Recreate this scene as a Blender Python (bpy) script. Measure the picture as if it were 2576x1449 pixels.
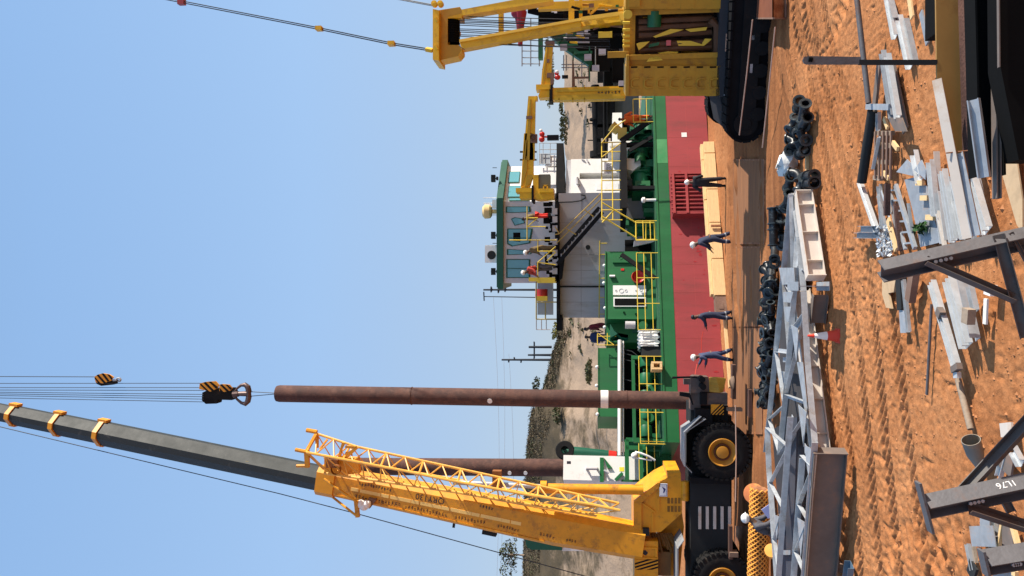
import bpy, math, random
import numpy as np
from mathutils import Vector, Matrix

for o in list(bpy.data.objects): bpy.data.objects.remove(o)
SC = bpy.context.scene
COL = SC.collection
R = math.radians
random.seed(7)

# ---------------------------------------------------------------- camera (phone held sideways: world up is picture left)
S = 3840 / 2576.0
F = 2950.0
H = 6.0
TH = math.atan((1500 - 1288) * S / F)
CAM = Vector((0, 0, H))
cam_d = bpy.data.cameras.new('camera')
cam = bpy.data.objects.new('camera', cam_d); COL.objects.link(cam)
fw = Vector((0, math.cos(TH), math.sin(TH)))
upv = Vector((0, -math.sin(TH), math.cos(TH)))
rt = Vector((1, 0, 0))
mw = Matrix.Identity(4)
cx, cy, cz = -upv, rt, -fw
for i in range(3):
    mw[i][0] = cx[i]; mw[i][1] = cy[i]; mw[i][2] = cz[i]; mw[i][3] = CAM[i]
cam.matrix_world = mw
cam_d.sensor_width = 36; cam_d.lens = 36 * F / 3840.0
cam_d.clip_end = 12000; cam_d.clip_start = 0.1
SC.camera = cam

# ---------------------------------------------------------------- light
SUN_EL, SUN_AZ = 29.0, -3.0          # the sun stands to the right
sd = Vector((math.cos(R(SUN_EL)) * math.cos(R(SUN_AZ)), math.cos(R(SUN_EL)) * math.sin(R(SUN_AZ)), math.sin(R(SUN_EL))))
ld = bpy.data.lights.new('sun', 'SUN'); ld.energy = 4.9; ld.angle = R(0.5); ld.color = (1.0, 0.93, 0.82)
lo = bpy.data.objects.new('sun', ld); COL.objects.link(lo)
lo.rotation_euler = sd.to_track_quat('Z', 'Y').to_euler()
wd = bpy.data.worlds.new('World'); SC.world = wd; wd.use_nodes = True
nt = wd.node_tree
sky = nt.nodes.new('ShaderNodeTexSky'); sky.sky_type = 'NISHITA'; sky.sun_disc = False
sky.sun_elevation = R(SUN_EL); sky.sun_rotation = R(90 - SUN_AZ)
sky.air_density = 1.0; sky.dust_density = 0.5; sky.ozone_density = 1.3; sky.altitude = 0
wtc = nt.nodes.new('ShaderNodeTexCoord'); wsp = nt.nodes.new('ShaderNodeSeparateXYZ'); nt.links.new(wtc.outputs['Generated'], wsp.inputs[0])
wrp = nt.nodes.new('ShaderNodeValToRGB'); nt.links.new(wsp.outputs['Z'], wrp.inputs[0])
_e = wrp.color_ramp.elements; _e[0].position = 0.0; _e[0].color = (.42, .49, .62, 1); _e[1].position = 1.0; _e[1].color = (.20, .36, .62, 1)
for _p, _c in ((.12, (.41, .535, .72)), (.35, (.375, .575, .88)), (.60, (.31, .52, .86))): _k = _e.new(_p); _k.color = _c + (1,)
wml = nt.nodes.new('ShaderNodeVectorMath'); wml.operation = 'SCALE'; wml.inputs['Scale'].default_value = 4.3; nt.links.new(wrp.outputs[0], wml.inputs[0])
wmx = nt.nodes.new('ShaderNodeMix'); wmx.data_type = 'RGBA'; wmx.inputs[0].default_value = 0.85      # hazy coastal air evens out the clear sky model
nt.links.new(sky.outputs[0], wmx.inputs[6]); nt.links.new(wml.outputs[0], wmx.inputs[7]); nt.links.new(wmx.outputs[2], nt.nodes['Background'].inputs[0])
nt.nodes['Background'].inputs[1].default_value = 0.15
SC.view_settings.view_transform = 'Standard'; SC.view_settings.look = 'None'
SC.view_settings.exposure = 0.65; SC.view_settings.gamma = 1.0
SC.view_settings.use_curve_mapping = False
SC.cycles.max_bounces = 5; SC.cycles.diffuse_bounces = 3; SC.cycles.glossy_bounces = 2
SC.cycles.transmission_bounces = 3; SC.cycles.use_denoising = True

# ---------------------------------------------------------------- pixel (2576 x 1449 picture) to world
def ray(x, y):
    u = (724.5 - y) * S; v = (1288 - x) * S
    c, s = math.cos(TH), math.sin(TH)
    return Vector((u, F * c - v * s, F * s + v * c))
def W(x, y, Y):
    d = ray(x, y); return CAM + d * (Y / d.y)
def G(x, y, z=0.0):
    d = ray(x, y); return CAM + d * ((z - H) / d.z)
TILES = {0: (0, 1300, 1.685), 1: (1600, 0), 2: (2300, 0), 3: (3040, 0), 4: (1700, 500), 5: (2300, 500), 6: (3040, 500),
         7: (1700, 1000), 8: (2300, 1000), 9: (3040, 1000), 10: (1700, 1560), 11: (2300, 1560), 12: (3040, 1560), 13: (1050, 1560),
         20: (1900, 0, 3.864), 21: (1400, 1780, 3.864), 22: (2200, 1150, 3.864), 23: (2200, 400, 3.864), 24: (3400, 1785, 3.864), 25: (2700, 1785, 3.864),
         26: (2850, 300, 2.07), 27: (2850, 1000, 2.07)}
def Q(n, a, b):
    t = TILES[n]; k = t[2] if len(t) > 2 else 2.415
    return ((t[0] + a / k) / S, (t[1] + b / k) / S)
def QW(n, a, b, Y): return W(*Q(n, a, b), Y)
def QG(n, a, b, z=0.0): return G(*Q(n, a, b), z)

# barge frame: s along the hull (to the right and away), t inboard (away), z up
_a = G(1825, 1000); _b = G(1775, 245)
BO = Vector((_a.x, _a.y, 0)); BE = Vector((_b.x - _a.x, _b.y - _a.y, 0)).normalized(); BN = Vector((-BE.y, BE.x, 0))
def B(s, t, z): return BO + BE * s + BN * t + Vector((0, 0, z))
def BP(x, y, t):                       # picture point on the plane t
    d = ray(x, y); k = ((BO + BN * t) - CAM).dot(BN) / d.dot(BN); return CAM + d * k
def Bs(x, y, t):                       # its (s, z)
    p = BP(x, y, t) - BO; return p.dot(BE), p.z
def QB(n, a, b, t): return BP(*Q(n, a, b), t)

# ---------------------------------------------------------------- materials
MATS = {}
def mat(name, col, rough=0.55, metal=0.0, var=0.12, vs=1.5, dirt=None, dirt_amt=0.35, ds=2.0, bump=0.0, bs=20.0, spec=0.4, stretch=None, em=None):
    if name in MATS: return MATS[name]
    m = bpy.data.materials.new(name); m.use_nodes = True; n = m.node_tree; N = n.nodes; L = n.links
    b = N['Principled BSDF']
    b.inputs['Roughness'].default_value = rough; b.inputs['Metallic'].default_value = metal
    b.inputs['Specular IOR Level'].default_value = spec
    tc = N.new('ShaderNodeTexCoord'); mp = N.new('ShaderNodeMapping'); L.new(tc.outputs['Object'], mp.inputs['Vector'])
    if stretch: mp.inputs['Scale'].default_value = stretch
    nz = N.new('ShaderNodeTexNoise'); nz.inputs['Scale'].default_value = vs; nz.inputs['Detail'].default_value = 6; nz.inputs['Roughness'].default_value = 0.65
    L.new(mp.outputs[0], nz.inputs['Vector'])
    rp = N.new('ShaderNodeValToRGB'); L.new(nz.outputs['Fac'], rp.inputs[0])
    rp.color_ramp.elements[0].position = 0.3; rp.color_ramp.elements[1].position = 0.7
    rp.color_ramp.elements[0].color = tuple(c * (1 - var) for c in col) + (1,)
    rp.color_ramp.elements[1].color = tuple(min(1, c * (1 + var)) for c in col) + (1,)
    out = rp.outputs[0]
    if dirt:
        n2 = N.new('ShaderNodeTexNoise'); n2.inputs['Scale'].default_value = ds; n2.inputs['Detail'].default_value = 8; n2.inputs['Roughness'].default_value = 0.75
        L.new(mp.outputs[0], n2.inputs['Vector'])
        r2 = N.new('ShaderNodeValToRGB'); r2.color_ramp.elements[0].position = 0.62 - dirt_amt * 0.3; r2.color_ramp.elements[1].position = 0.78 - dirt_amt * 0.2
        L.new(n2.outputs['Fac'], r2.inputs[0])
        mx = N.new('ShaderNodeMix'); mx.data_type = 'RGBA'; L.new(r2.outputs[0], mx.inputs[0]); L.new(out, mx.inputs[6]); mx.inputs[7].default_value = tuple(dirt) + (1,)
        out = mx.outputs[2]
    L.new(out, b.inputs['Base Color'])
    if rough < 0.9 and var > 0:
        mr = N.new('ShaderNodeMapRange'); mr.inputs[3].default_value = rough * 0.8; mr.inputs[4].default_value = min(1, rough * 1.25); L.new(nz.outputs['Fac'], mr.inputs[0]); L.new(mr.outputs[0], b.inputs['Roughness'])
    if bump:
        n3 = N.new('ShaderNodeTexNoise'); n3.inputs['Scale'].default_value = bs; n3.inputs['Detail'].default_value = 5; L.new(mp.outputs[0], n3.inputs['Vector'])
        bp = N.new('ShaderNodeBump'); bp.inputs['Strength'].default_value = bump; bp.inputs['Distance'].default_value = 0.05
        L.new(n3.outputs['Fac'], bp.inputs['Height']); L.new(bp.outputs[0], b.inputs['Normal'])
    MATS[name] = m; return m

DIRT = (0.36, 0.17, 0.08)
M_yel = mat('crane_yellow', (0.74, 0.31, 0.010), 0.45, var=.14, dirt=(0.32, 0.13, 0.02), dirt_amt=0.35)
M_yel2 = mat('crawler_yellow', (0.78, 0.45, 0.012), 0.45, dirt=(0.42, 0.22, 0.02), dirt_amt=0.3)
M_yel3 = mat('rail_yellow', (0.74, 0.52, 0.05), 0.5, var=0.1)
M_yel2_shade = mat('crawler_yellow_shade', (0.46, 0.25, 0.018), 0.55, dirt=(0.25, 0.12, 0.02), dirt_amt=0.3)  # crawler yellow darkened to paint its shaded panels
M_blk = mat('black_steel', (0.011, 0.011, 0.012), 0.8, var=0.3, dirt=(0.035, 0.024, 0.018), dirt_amt=0.2, spec=.15)
M_dgr = mat('dark_grey_paint', (0.026, 0.028, 0.029), 0.8, var=0.15, dirt=(0.05, 0.042, 0.036), dirt_amt=0.15, spec=.15)
M_boom = mat('boom_grey', (0.024, 0.029, 0.028), 0.6, var=0.12, dirt=(0.1, 0.1, 0.09), dirt_amt=0.1)
M_rub = mat('tyre_rubber', (0.015, 0.0145, 0.0145), 0.9, var=0.3, dirt=(0.04, 0.028, 0.021), dirt_amt=0.3, bump=0.2, spec=.15)
M_rope = mat('wire_rope', (0.03, 0.035, 0.045), 0.5, var=0.1)
M_grn = mat('hull_green', (0.010, 0.125, 0.035), 0.5, var=0.1, dirt=(0.02, 0.105, 0.04), dirt_amt=0.4, ds=1.2, stretch=(1.2, 1.2, .3))
M_grn2 = mat('machine_green', (0.01, 0.13, 0.05), 0.5, var=0.2, dirt=(0.02, 0.06, 0.03), dirt_amt=0.3)
M_dkgrn = mat('roof_green', (0.006, 0.085, 0.048), 0.45, var=0.1)
M_red = mat('hull_red', (0.32, 0.042, 0.045), 0.6, var=0.12, vs=0.9, dirt=(0.22, 0.04, 0.038), dirt_amt=0.4, ds=1.4, stretch=(1.2, 1.2, .22))
M_red2 = mat('fender_red', (0.36, 0.05, 0.05), 0.5, var=0.15)
M_wht = mat('white_paint', (0.82, 0.80, 0.76), 0.45, var=0.04, dirt=(0.6, 0.55, 0.5), dirt_amt=0.12)
M_gry = mat('grey_paint', (0.46, 0.44, 0.45), 0.5, var=0.05, dirt=(0.36, 0.32, 0.30), dirt_amt=0.35, ds=1.5, stretch=(1, 1, .2))
M_rust = mat('rusty_pile', (0.075, 0.034, 0.026), 0.8, var=0.35, vs=2.2, dirt=(0.14, 0.065, 0.045), dirt_amt=0.5, bump=0.3, bs=30)
M_rust2 = mat('rusty_plate', (0.23, 0.085, 0.035), 0.85, var=0.3, dirt=(0.5, 0.25, 0.12), dirt_amt=0.5, bump=0.2)
M_galv = mat('galvanised', (0.40, 0.42, 0.44), 0.42, metal=0.35, var=0.18, vs=5, dirt=(0.45, 0.36, 0.28), dirt_amt=0.25)
M_galv2 = mat('dull_galvanised', (0.33, 0.35, 0.37), 0.5, metal=0.3, var=0.2, vs=4, dirt=(0.35, 0.22, 0.14), dirt_amt=0.3)
M_beam = mat('primed_beam', (0.60, 0.53, 0.46), 0.7, var=0.1, dirt=(0.48, 0.33, 0.22), dirt_amt=0.35)
M_beamd = mat('mill_beam', (0.16, 0.125, 0.105), 0.7, var=0.2, vs=2, dirt=(0.25, 0.14, 0.09), dirt_amt=0.3)
M_col = mat('column_steel', (0.115, 0.11, 0.115), 0.55, metal=0.2, var=0.18, vs=4, dirt=(0.13, 0.065, 0.04), dirt_amt=0.3, bump=0.1)
M_pvc = mat('black_fitting', (0.010, 0.011, 0.013), 0.4, metal=0.0, var=0.3, dirt=(0.2, 0.25, 0.27), dirt_amt=0.2, ds=5)  # pale bluish dirt tone paints highlights on the black fittings
M_wood = mat('new_timber', (0.75, 0.50, 0.24), 0.75, var=0.12, vs=3, stretch=(1, 1, 6), dirt=(0.55, 0.36, 0.18), dirt_amt=0.3, bump=0.15)
M_wood2 = mat('grey_wood', (0.33, 0.25, 0.18), 0.85, var=0.25, vs=4, dirt=(0.2, 0.13, 0.08), dirt_amt=0.4, bump=0.2)
M_wood3 = mat('plywood', (0.55, 0.38, 0.22), 0.8, var=0.25, vs=2, dirt=(0.35, 0.22, 0.12), dirt_amt=0.4)
M_woodb = mat('brown_timber', (0.2, 0.115, 0.08), 0.8, var=0.2, vs=3, dirt=(0.3, 0.2, 0.14), dirt_amt=0.3)
M_glass = mat('sky_cyan_glass', (0.10, 0.32, 0.36), 0.06, var=0.05, spec=0.9)  # cyan base colour paints the reflected sky into the panes
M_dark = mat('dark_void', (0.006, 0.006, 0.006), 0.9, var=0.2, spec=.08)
M_cloth = mat('white_sheet', (0.75, 0.74, 0.70), 0.8, var=0.08, bump=0.4, bs=8)
M_orange = mat('orange_plastic', (0.85, 0.36, 0.06), 0.5, var=0.1)
M_conr = mat('cone_red', (0.75, 0.06, 0.03), 0.5, var=0.08)
M_redb = mat('buoy_red', (0.6, 0.025, 0.018), 0.35, var=0.08)
M_skin = mat('skin_brown', (0.10, 0.05, 0.03), 0.6, var=0.08)
M_ropel = mat('hemp_rope', (0.5, 0.33, 0.25), 0.85, var=0.2)
M_sign = mat('white_sign', (0.85, 0.85, 0.85), 0.5, var=0.02)
M_ink = mat('black_ink', (0.02, 0.02, 0.03), 0.6, var=0.0)
M_chalk = mat('chalk_mark', (0.75, 0.72, 0.70), 0.9, var=0.1)

SPLIT = {'paint_stain', 'small_tank', 'end_plate', 'gantry_pipe', 'deck_lamp', 'tank_lamp', 'antenna', 'antenna_peg', 'vent_pipe', 'hydraulic_hose', 'platform_box', 'platform_gear', 'deck_locker', 'bolt', 'gauge',
         'pump_machinery', 'far_machinery', 'weld_seam', 'fender_tyre', 'stair_tread', 'black_gear', 'fender', 'outrigger', 'outrigger_float', 'sunlit_patch', 'machinery_tube', 'sheave', 'mast_pin', 'pendant_link', 'pin', 'step',
         'reflector_strip', 'wear_pad', 'hose_bundle', 'spot_mark', 'weld_ring', 'counterweight_tray', 'deck_winch', 'cross_member', 'cabinet_vent', 'lug', 'wiper', 'block_door', 'green_drum', 'tow_eye', 'boom_rest', 'jib_bracket',
         'edge_frame', 'lower_gear', 'column_rib', 'winch', 'binding_wire', 'arm_stiffener', 'rust_post', 'wooden_stub', 'stiffener', 'bearer', 'slat', 'rung', 'rail', 'suction_pipe', 'winch_cover', 'mast_leg', 'house', 'front_winch', 'gantry_void', 'ladder_gantry'}
# ---------------------------------------------------------------- mesh builder
class MB:
    def __init__(self): self.v = []; self.f = []
    def add(self, vs, fs):
        k = len(self.v); self.v += [Vector(p) for p in vs]; self.f += [tuple(i + k for i in f) for f in fs]; return self
    def box(self, c, s, ax=None):
        c = Vector(c); X, Y, Z = ax if ax else (Vector((1, 0, 0)), Vector((0, 1, 0)), Vector((0, 0, 1)))
        vs = [c + X * (i * s[0] / 2) + Y * (j * s[1] / 2) + Z * (k * s[2] / 2) for i in (-1, 1) for j in (-1, 1) for k in (-1, 1)]
        return self.add(vs, [(0, 1, 3, 2), (4, 6, 7, 5), (0, 4, 5, 1), (2, 3, 7, 6), (0, 2, 6, 4), (1, 5, 7, 3)])
    def bbox(self, s0, s1, t0, t1, z0, z1):     # box in the barge frame
        return self.box(B((s0 + s1) / 2, (t0 + t1) / 2, (z0 + z1) / 2), (abs(s1 - s0), abs(t1 - t0), abs(z1 - z0)), (BE, BN, Vector((0, 0, 1))))
    def frame(self, p0, p1, up=(0, 0, 1)):
        a = (Vector(p1) - Vector(p0)); l = a.length; a = a / l if l else Vector((0, 0, 1)); up = Vector(up)
        if abs(a.dot(up.normalized())) > 0.98: up = Vector((0, 1, 0)) if abs(a.y) < 0.9 else Vector((1, 0, 0))
        sd_ = a.cross(up).normalized(); u2 = sd_.cross(a).normalized(); return a, sd_, u2, l
    def bar(self, p0, p1, w, h=None, up=(0, 0, 1)):
        h = h or w; a, s_, u, l = self.frame(p0, p1, up); return self.box((Vector(p0) + Vector(p1)) / 2, (l, w, h), (a, s_, u))
    def sect(self, p0, p1, parts, up=(0, 0, 1)):     # parts: (side offset, up offset, w, h)
        a, s_, u, l = self.frame(p0, p1, up); c = (Vector(p0) + Vector(p1)) / 2
        for so, uo, w, h in parts: self.box(c + s_ * so + u * uo, (l, w, h), (a, s_, u))
        return self
    def ibeam(self, p0, p1, w, h, t=0.02, up=(0, 0, 1)):
        return self.sect(p0, p1, [(0, h / 2 - t / 2, w, t), (0, -h / 2 + t / 2, w, t), (0, 0, t * 0.8, h - 2 * t)], up)
    def chan(self, p0, p1, w, h, t=0.012, up=(0, 0, 1), flip=1):
        return self.sect(p0, p1, [(0, -flip * (h / 2 - t / 2), w, t), (w / 2 - t / 2, flip * t / 2, t, h - t), (-w / 2 + t / 2, flip * t / 2, t, h - t)], up)
    def angle(self, p0, p1, w, t=0.01, up=(0, 0, 1)):
        return self.sect(p0, p1, [(0, -w / 2 + t / 2, w, t), (-w / 2 + t / 2, t / 2, t, w - t)], up)
    def tube(self, pts, r, n=8, caps=True):
        pts = [Vector(p) for p in pts]; m = len(pts); rr = r if isinstance(r, (list, tuple)) else [r] * m
        rings = []; prev = None
        for i, p in enumerate(pts):
            d = (pts[min(i + 1, m - 1)] - pts[max(i - 1, 0)]).normalized()
            if prev is None:
                prev = d.cross(Vector((0.13, 0.31, 1)))
                if prev.length < 0.1: prev = d.cross(Vector((0, 1, 0)))
            prev = (prev - d * prev.dot(d)).normalized(); o = d.cross(prev)
            rings.append([p + (prev * math.cos(2 * math.pi * j / n) + o * math.sin(2 * math.pi * j / n)) * rr[i] for j in range(n)])
        k = len(self.v)
        for g in rings: self.v += g
        for i in range(m - 1):
            for j in range(n):
                self.f.append((k + i * n + j, k + i * n + (j + 1) % n, k + (i + 1) * n + (j + 1) % n, k + (i + 1) * n + j))
        if caps: self.f.append(tuple(k + j for j in reversed(range(n)))); self.f.append(tuple(k + (m - 1) * n + j for j in range(n)))
        return self
    def lathe(self, prof, p0, axis, n=24, close=False):   # prof: (distance along axis, radius)
        p0 = Vector(p0); a = Vector(axis).normalized(); t = a.cross(Vector((0, 0, 1)))
        if t.length < 0.05: t = a.cross(Vector((0, 1, 0)))
        t.normalize(); o = a.cross(t); k = len(self.v); m = len(prof)
        for d, r in prof:
            for j in range(n): self.v.append(p0 + a * d + (t * math.cos(2 * math.pi * j / n) + o * math.sin(2 * math.pi * j / n)) * max(r, 1e-4))
        for i in range(m if close else m - 1):
            i2 = (i + 1) % m
            for j in range(n): self.f.append((k + i * n + j, k + i * n + (j + 1) % n, k + i2 * n + (j + 1) % n, k + i2 * n + j))
        return self
    def sph(self, c, r, nu=12, nv=8):
        r = r if isinstance(r, (tuple, list, Vector)) else (r, r, r); c = Vector(c); k = len(self.v)
        for i in range(nv + 1):
            th = math.pi * i / nv
            for j in range(nu):
                ph = 2 * math.pi * j / nu
                self.v.append(c + Vector((r[0] * math.sin(th) * math.cos(ph), r[1] * math.sin(th) * math.sin(ph), r[2] * math.cos(th))))
        for i in range(nv):
            for j in range(nu): self.f.append((k + i * nu + j, k + (i + 1) * nu + j, k + (i + 1) * nu + (j + 1) % nu, k + i * nu + (j + 1) % nu))
        return self
    def prism(self, pts, vec):
        pts = [Vector(p) for p in pts]; vec = Vector(vec); n = len(pts)
        vs = pts + [p + vec for p in pts]
        fs = [tuple(range(n)), tuple(reversed(range(n, 2 * n)))] + [(i, i + n, (i + 1) % n + n, (i + 1) % n) for i in range(n)]
        return self.add(vs, fs)
    def comps(self):
        par = list(range(len(self.v)))
        def fd(a):
            while par[a] != a: par[a] = par[par[a]]; a = par[a]
            return a
        for f in self.f:
            r0 = fd(f[0])
            for i in f[1:]: par[fd(i)] = r0
        g = {}
        for f in self.f: g.setdefault(fd(f[0]), []).append(f)
        return list(g.values())
    def build(self, name, m, parent=None, smooth=True, label=None, recalc=True):
        if name in SPLIT and parent is not None:
            cs_ = self.comps()
            if len(cs_) > 1:
                o = None
                for fs in cs_:
                    ids = sorted({i for f in fs for i in f}); mp_ = {i: k for k, i in enumerate(ids)}
                    q = MB(); q.v = [self.v[i] for i in ids]; q.f = [tuple(mp_[i] for i in f) for f in fs]
                    o = q._build(name, m, parent, smooth, label, recalc)
                return o
        return self._build(name, m, parent, smooth, label, recalc)
    def _build(self, name, m, parent=None, smooth=True, label=None, recalc=True):
        inv = ROOTM[parent.name] if parent is not None and parent.name in ROOTM else None
        if parent is None:
            xs = [p.x for p in self.v]; ys = [p.y for p in self.v]; zs = [p.z for p in self.v]
            org = Vector(((min(xs) + max(xs)) / 2, (min(ys) + max(ys)) / 2, min(zs))); Mi = Matrix.Translation(-org)
        else:
            org = Vector(); Mi = inv if inv is not None else Matrix.Identity(4)
        me = bpy.data.meshes.new(name)
        me.from_pydata([tuple(Mi @ p) for p in self.v], [], self.f)
        if recalc:
            import bmesh
            bm = bmesh.new(); bm.from_mesh(me); bmesh.ops.recalc_face_normals(bm, faces=bm.faces); bm.to_mesh(me); bm.free()
        me.validate(); me.update()
        ob = bpy.data.objects.new(name, me); COL.objects.link(ob)
        for mm in (m if isinstance(m, (list, tuple)) else [m]): me.materials.append(mm)
        if smooth:
            for p in me.polygons: p.use_smooth = True
            me.set_sharp_from_angle(angle=R(35))
        if parent is not None: ob.parent = parent; ROOTM[ob.name] = Mi
        else: ob.location = org
        if label: ob['label'] = label
        return ob
ROOTM = {}
def tag(o, label=None, cat=None, group=None, kind=None):
    if label: o['label'] = label
    if cat: o['category'] = cat
    if group: o['group'] = group
    if kind: o['kind'] = kind
    return o
def thing(name, label, cat, loc=(0, 0, 0), group=None, rz=0.0):
    o = bpy.data.objects.new(name, None); COL.objects.link(o); o.location = loc; o.rotation_euler = (0, 0, rz)
    o.empty_display_size = 0.2
    ROOTM[o.name] = (Matrix.Translation(Vector(loc)) @ Matrix.Rotation(rz, 4, 'Z')).inverted()
    return tag(o, label, cat, group)
def kids(o): return [c for c in bpy.data.objects if c.parent == o]
def dup(o, parent=None, keep_label=False):
    ch = kids(o); c = o.copy(); COL.objects.link(c)
    if parent is not None: c.parent = parent
    for k_ in ch: dup(k_, c)
    return c
def text(name, s, m, parent, p, xdir, ydir, size, extrude=0.002, label=None):
    cu = bpy.data.curves.new(name, 'FONT'); cu.body = s; cu.size = size; cu.extrude = extrude; cu.align_x = 'CENTER'; cu.align_y = 'CENTER'
    t = bpy.data.objects.new('tmp', cu); COL.objects.link(t)
    dg = bpy.context.evaluated_depsgraph_get(); dg.update()
    me = bpy.data.meshes.new_from_object(t.evaluated_get(dg)); bpy.data.objects.remove(t)
    X = Vector(xdir).normalized(); Y = Vector(ydir).normalized(); Z = X.cross(Y)
    b = MB(); b.v = [Vector(p) + X * v.co.x + Y * v.co.y + Z * v.co.z for v in me.vertices]; b.f = [tuple(q.vertices) for q in me.polygons]
    return b.build(name, m, parent, smooth=False, label=label, recalc=False)
Z3 = Vector((0, 0, 1))
def marks(name, n, m, parent, p, xdir, ydir, size):      # worn lettering too faint to read: short uneven strokes in a line
    X = Vector(xdir).normalized(); Y = Vector(ydir).normalized(); Zn = X.cross(Y); r_ = random.Random(n * 7 + int(size * 100)); b = MB()
    for k in range(n):
        c = Vector(p) + X * ((k - n / 2) * size * .62) + Y * (r_.uniform(-.06, .06) * size); w = size * r_.uniform(.25, .46)
        b.box(c, (w, size * r_.uniform(.12, .2), .004), (X, Y, Zn)); b.box(c + Y * size * .28 * r_.choice((-1, 1)) + X * r_.uniform(-.1, .1) * size, (w * .8, size * .14, .004), (X, Y, Zn))
        if r_.random() < .6: b.box(c + X * r_.uniform(-.15, .15) * size + Zn * .001, (size * .12, size * .6, .004), (X, Y, Zn))
    return b.build(name, m, parent, smooth=False)
# ================================================================ ground
def vnoise(x, y, sc, seed):
    x = x / sc; y = y / sc; xi = np.floor(x).astype(np.int64); yi = np.floor(y).astype(np.int64); fx = x - xi; fy = y - yi
    fx = fx * fx * (3 - 2 * fx); fy = fy * fy * (3 - 2 * fy)
    def h(a, b):
        n = (a * 374761393 + b * 668265263 + seed * 1442695041) & 0xffffffff
        n = ((n ^ (n >> 13)) * 1274126177) & 0xffffffff
        return ((n ^ (n >> 16)) & 0xffff) / 65535.0
    return (h(xi, yi) * (1 - fx) + h(xi + 1, yi) * fx) * (1 - fy) + (h(xi, yi + 1) * (1 - fx) + h(xi + 1, yi + 1) * fx) * fy
def arr(parts):
    out = []
    for a, b, n in parts: out += list(np.linspace(a, b, n, endpoint=False))
    return np.array(out + [parts[-1][1]])
gx = arr([(-3000, -60, 8), (-60, -14, 26), (-14, -9.5, 60), (-9.5, 9.8, 600), (9.8, 14, 40), (14, 60, 26), (60, 3000, 8)])
gy = arr([(-3000, -10, 6), (-10, 8, 24), (8, 12, 110), (12, 22, 330), (22, 30, 160), (30, 42, 110), (42, 60, 20), (60, 3000, 12)])
GX, GY = np.meshgrid(gx, gy)
def track(X, Y, yc, wd, dep, ph):
    d = Y - yc; band = np.exp(-(d / wd) ** 4)
    z = -dep * band + dep * 0.5 * np.exp(-((np.abs(d) - wd * 1.25) / (wd * 0.3)) ** 2)
    tr = np.sin((X + np.abs(d) * 1.1 * np.sign(d)) * 2 * np.pi / 0.27 + ph)
    mod = vnoise(X, Y, 1.3, 77) * .5 + .5
    return z + band * 0.036 * np.clip(tr * 1.6, -1, 1) * np.clip(mod * 1.6 - 0.2, 0.1, 1)
tx = np.array([-14, -6.2, -1.7, 1.8, 6.2, 14.]); ty = np.array([16.6, 17.3, 18.8, 20.2, 23.4, 27.6])
yc0 = np.interp(GX, tx, ty)
Z = (vnoise(GX, GY, 2.3, 1) - .5) * .06 + (vnoise(GX, GY, .8, 2) - .5) * .03
lump = vnoise(GX / .085, GY / .15, 1., 3); lump2 = vnoise(GX / .06, GY / .10, 1., 4)
rough = np.clip(vnoise(GX, GY, 2.7, 9) * 1.6 - .2, .25, 1.1)
near = np.clip((27 - GY) / 6, .25, 1)
Z += near * rough * (np.clip(lump - .45, -.3, .6) * .03 + (lump2 - .5) * .024)
fo = vnoise(GX / .15, GY / .26, 1., 21); Z -= near * np.clip(fo - .74, 0, 1) * .15
Z += (1 - near) * (vnoise(GX * .25, GY, .25, 5) - .5) * .05
Z += (vnoise(GX * .18, GY, .5, 6) - .5) * .07 * np.clip((GY - 21) / 8, 0, 1)
for off, wd, dep, ph in [(0.0, .28, .03, 0), (-1.25, .28, .028, 1.2), (1.5, .26, .03, 2.0), (-2.6, .26, .02, .6), (2.6, .25, .025, .9)]:
    Z += track(GX, GY, yc0 + off + .15 * np.sin(GX * .7 + off), wd, dep, ph)
# curling crawler turns, right and left
for cx_, cy_, r_ in [(8.6, 21.6, 2.2), (9.2, 21.9, 3.1), (-5.4, 13.6, 1.3), (-6.6, 15.2, 2.0)]:
    dd = np.hypot(GX - cx_, (GY - cy_)) - r_; an = np.arctan2(GY - cy_, GX - cx_); bnd = np.exp(-(dd / .22) ** 4)
    Z += bnd * (-.03 + .03 * np.clip(2 * np.sin(an * r_ * 2 * np.pi / .33), -1, 1))
for xa, ya, xb, yb, w_, a_ in [(-12, 27.2, 12, 30.5, .3, .08), (-12, 29.5, 12, 33.0, .22, .06), (-12, 25.3, 12, 28.4, .3, .06), (-3, 33.6, 9, 37.0, .35, .16), (-3, 32.6, 9, 35.4, .25, .12)]:
    yc = ya + (GX - xa) * (yb - ya) / (xb - xa); Z += a_ * np.exp(-((GY - yc) / w_) ** 2) * (.3 + 1.1 * vnoise(GX, GY, .55, 31)) * np.clip((GX - xa) / 1.5, 0, 1)
out = (np.abs(GX) > 40) | (GY < -8) | (GY > 60)
Z[out] = 0
nx, ny = len(gx), len(gy)
co = np.stack([GX, GY, Z], -1).reshape(-1, 3).astype(np.float32)
ii = np.arange(nx * ny).reshape(ny, nx)
fa = np.stack([ii[:-1, :-1], ii[:-1, 1:], ii[1:, 1:], ii[1:, :-1]], -1).reshape(-1, 4)
def np_mesh(name, co, fa, m, smooth=True):
    me = bpy.data.meshes.new(name); me.vertices.add(len(co)); me.vertices.foreach_set('co', co.ravel())
    me.loops.add(fa.size); me.loops.foreach_set('vertex_index', fa.ravel().astype(np.int32)); me.polygons.add(len(fa))
    me.polygons.foreach_set('loop_start', (np.arange(len(fa)) * fa.shape[1]).astype(np.int32))
    me.update(calc_edges=True)
    me.polygons.foreach_set('use_smooth', np.full(len(fa), smooth)); me.materials.append(m)
    o = bpy.data.objects.new(name, me); COL.objects.link(o); return o
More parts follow.
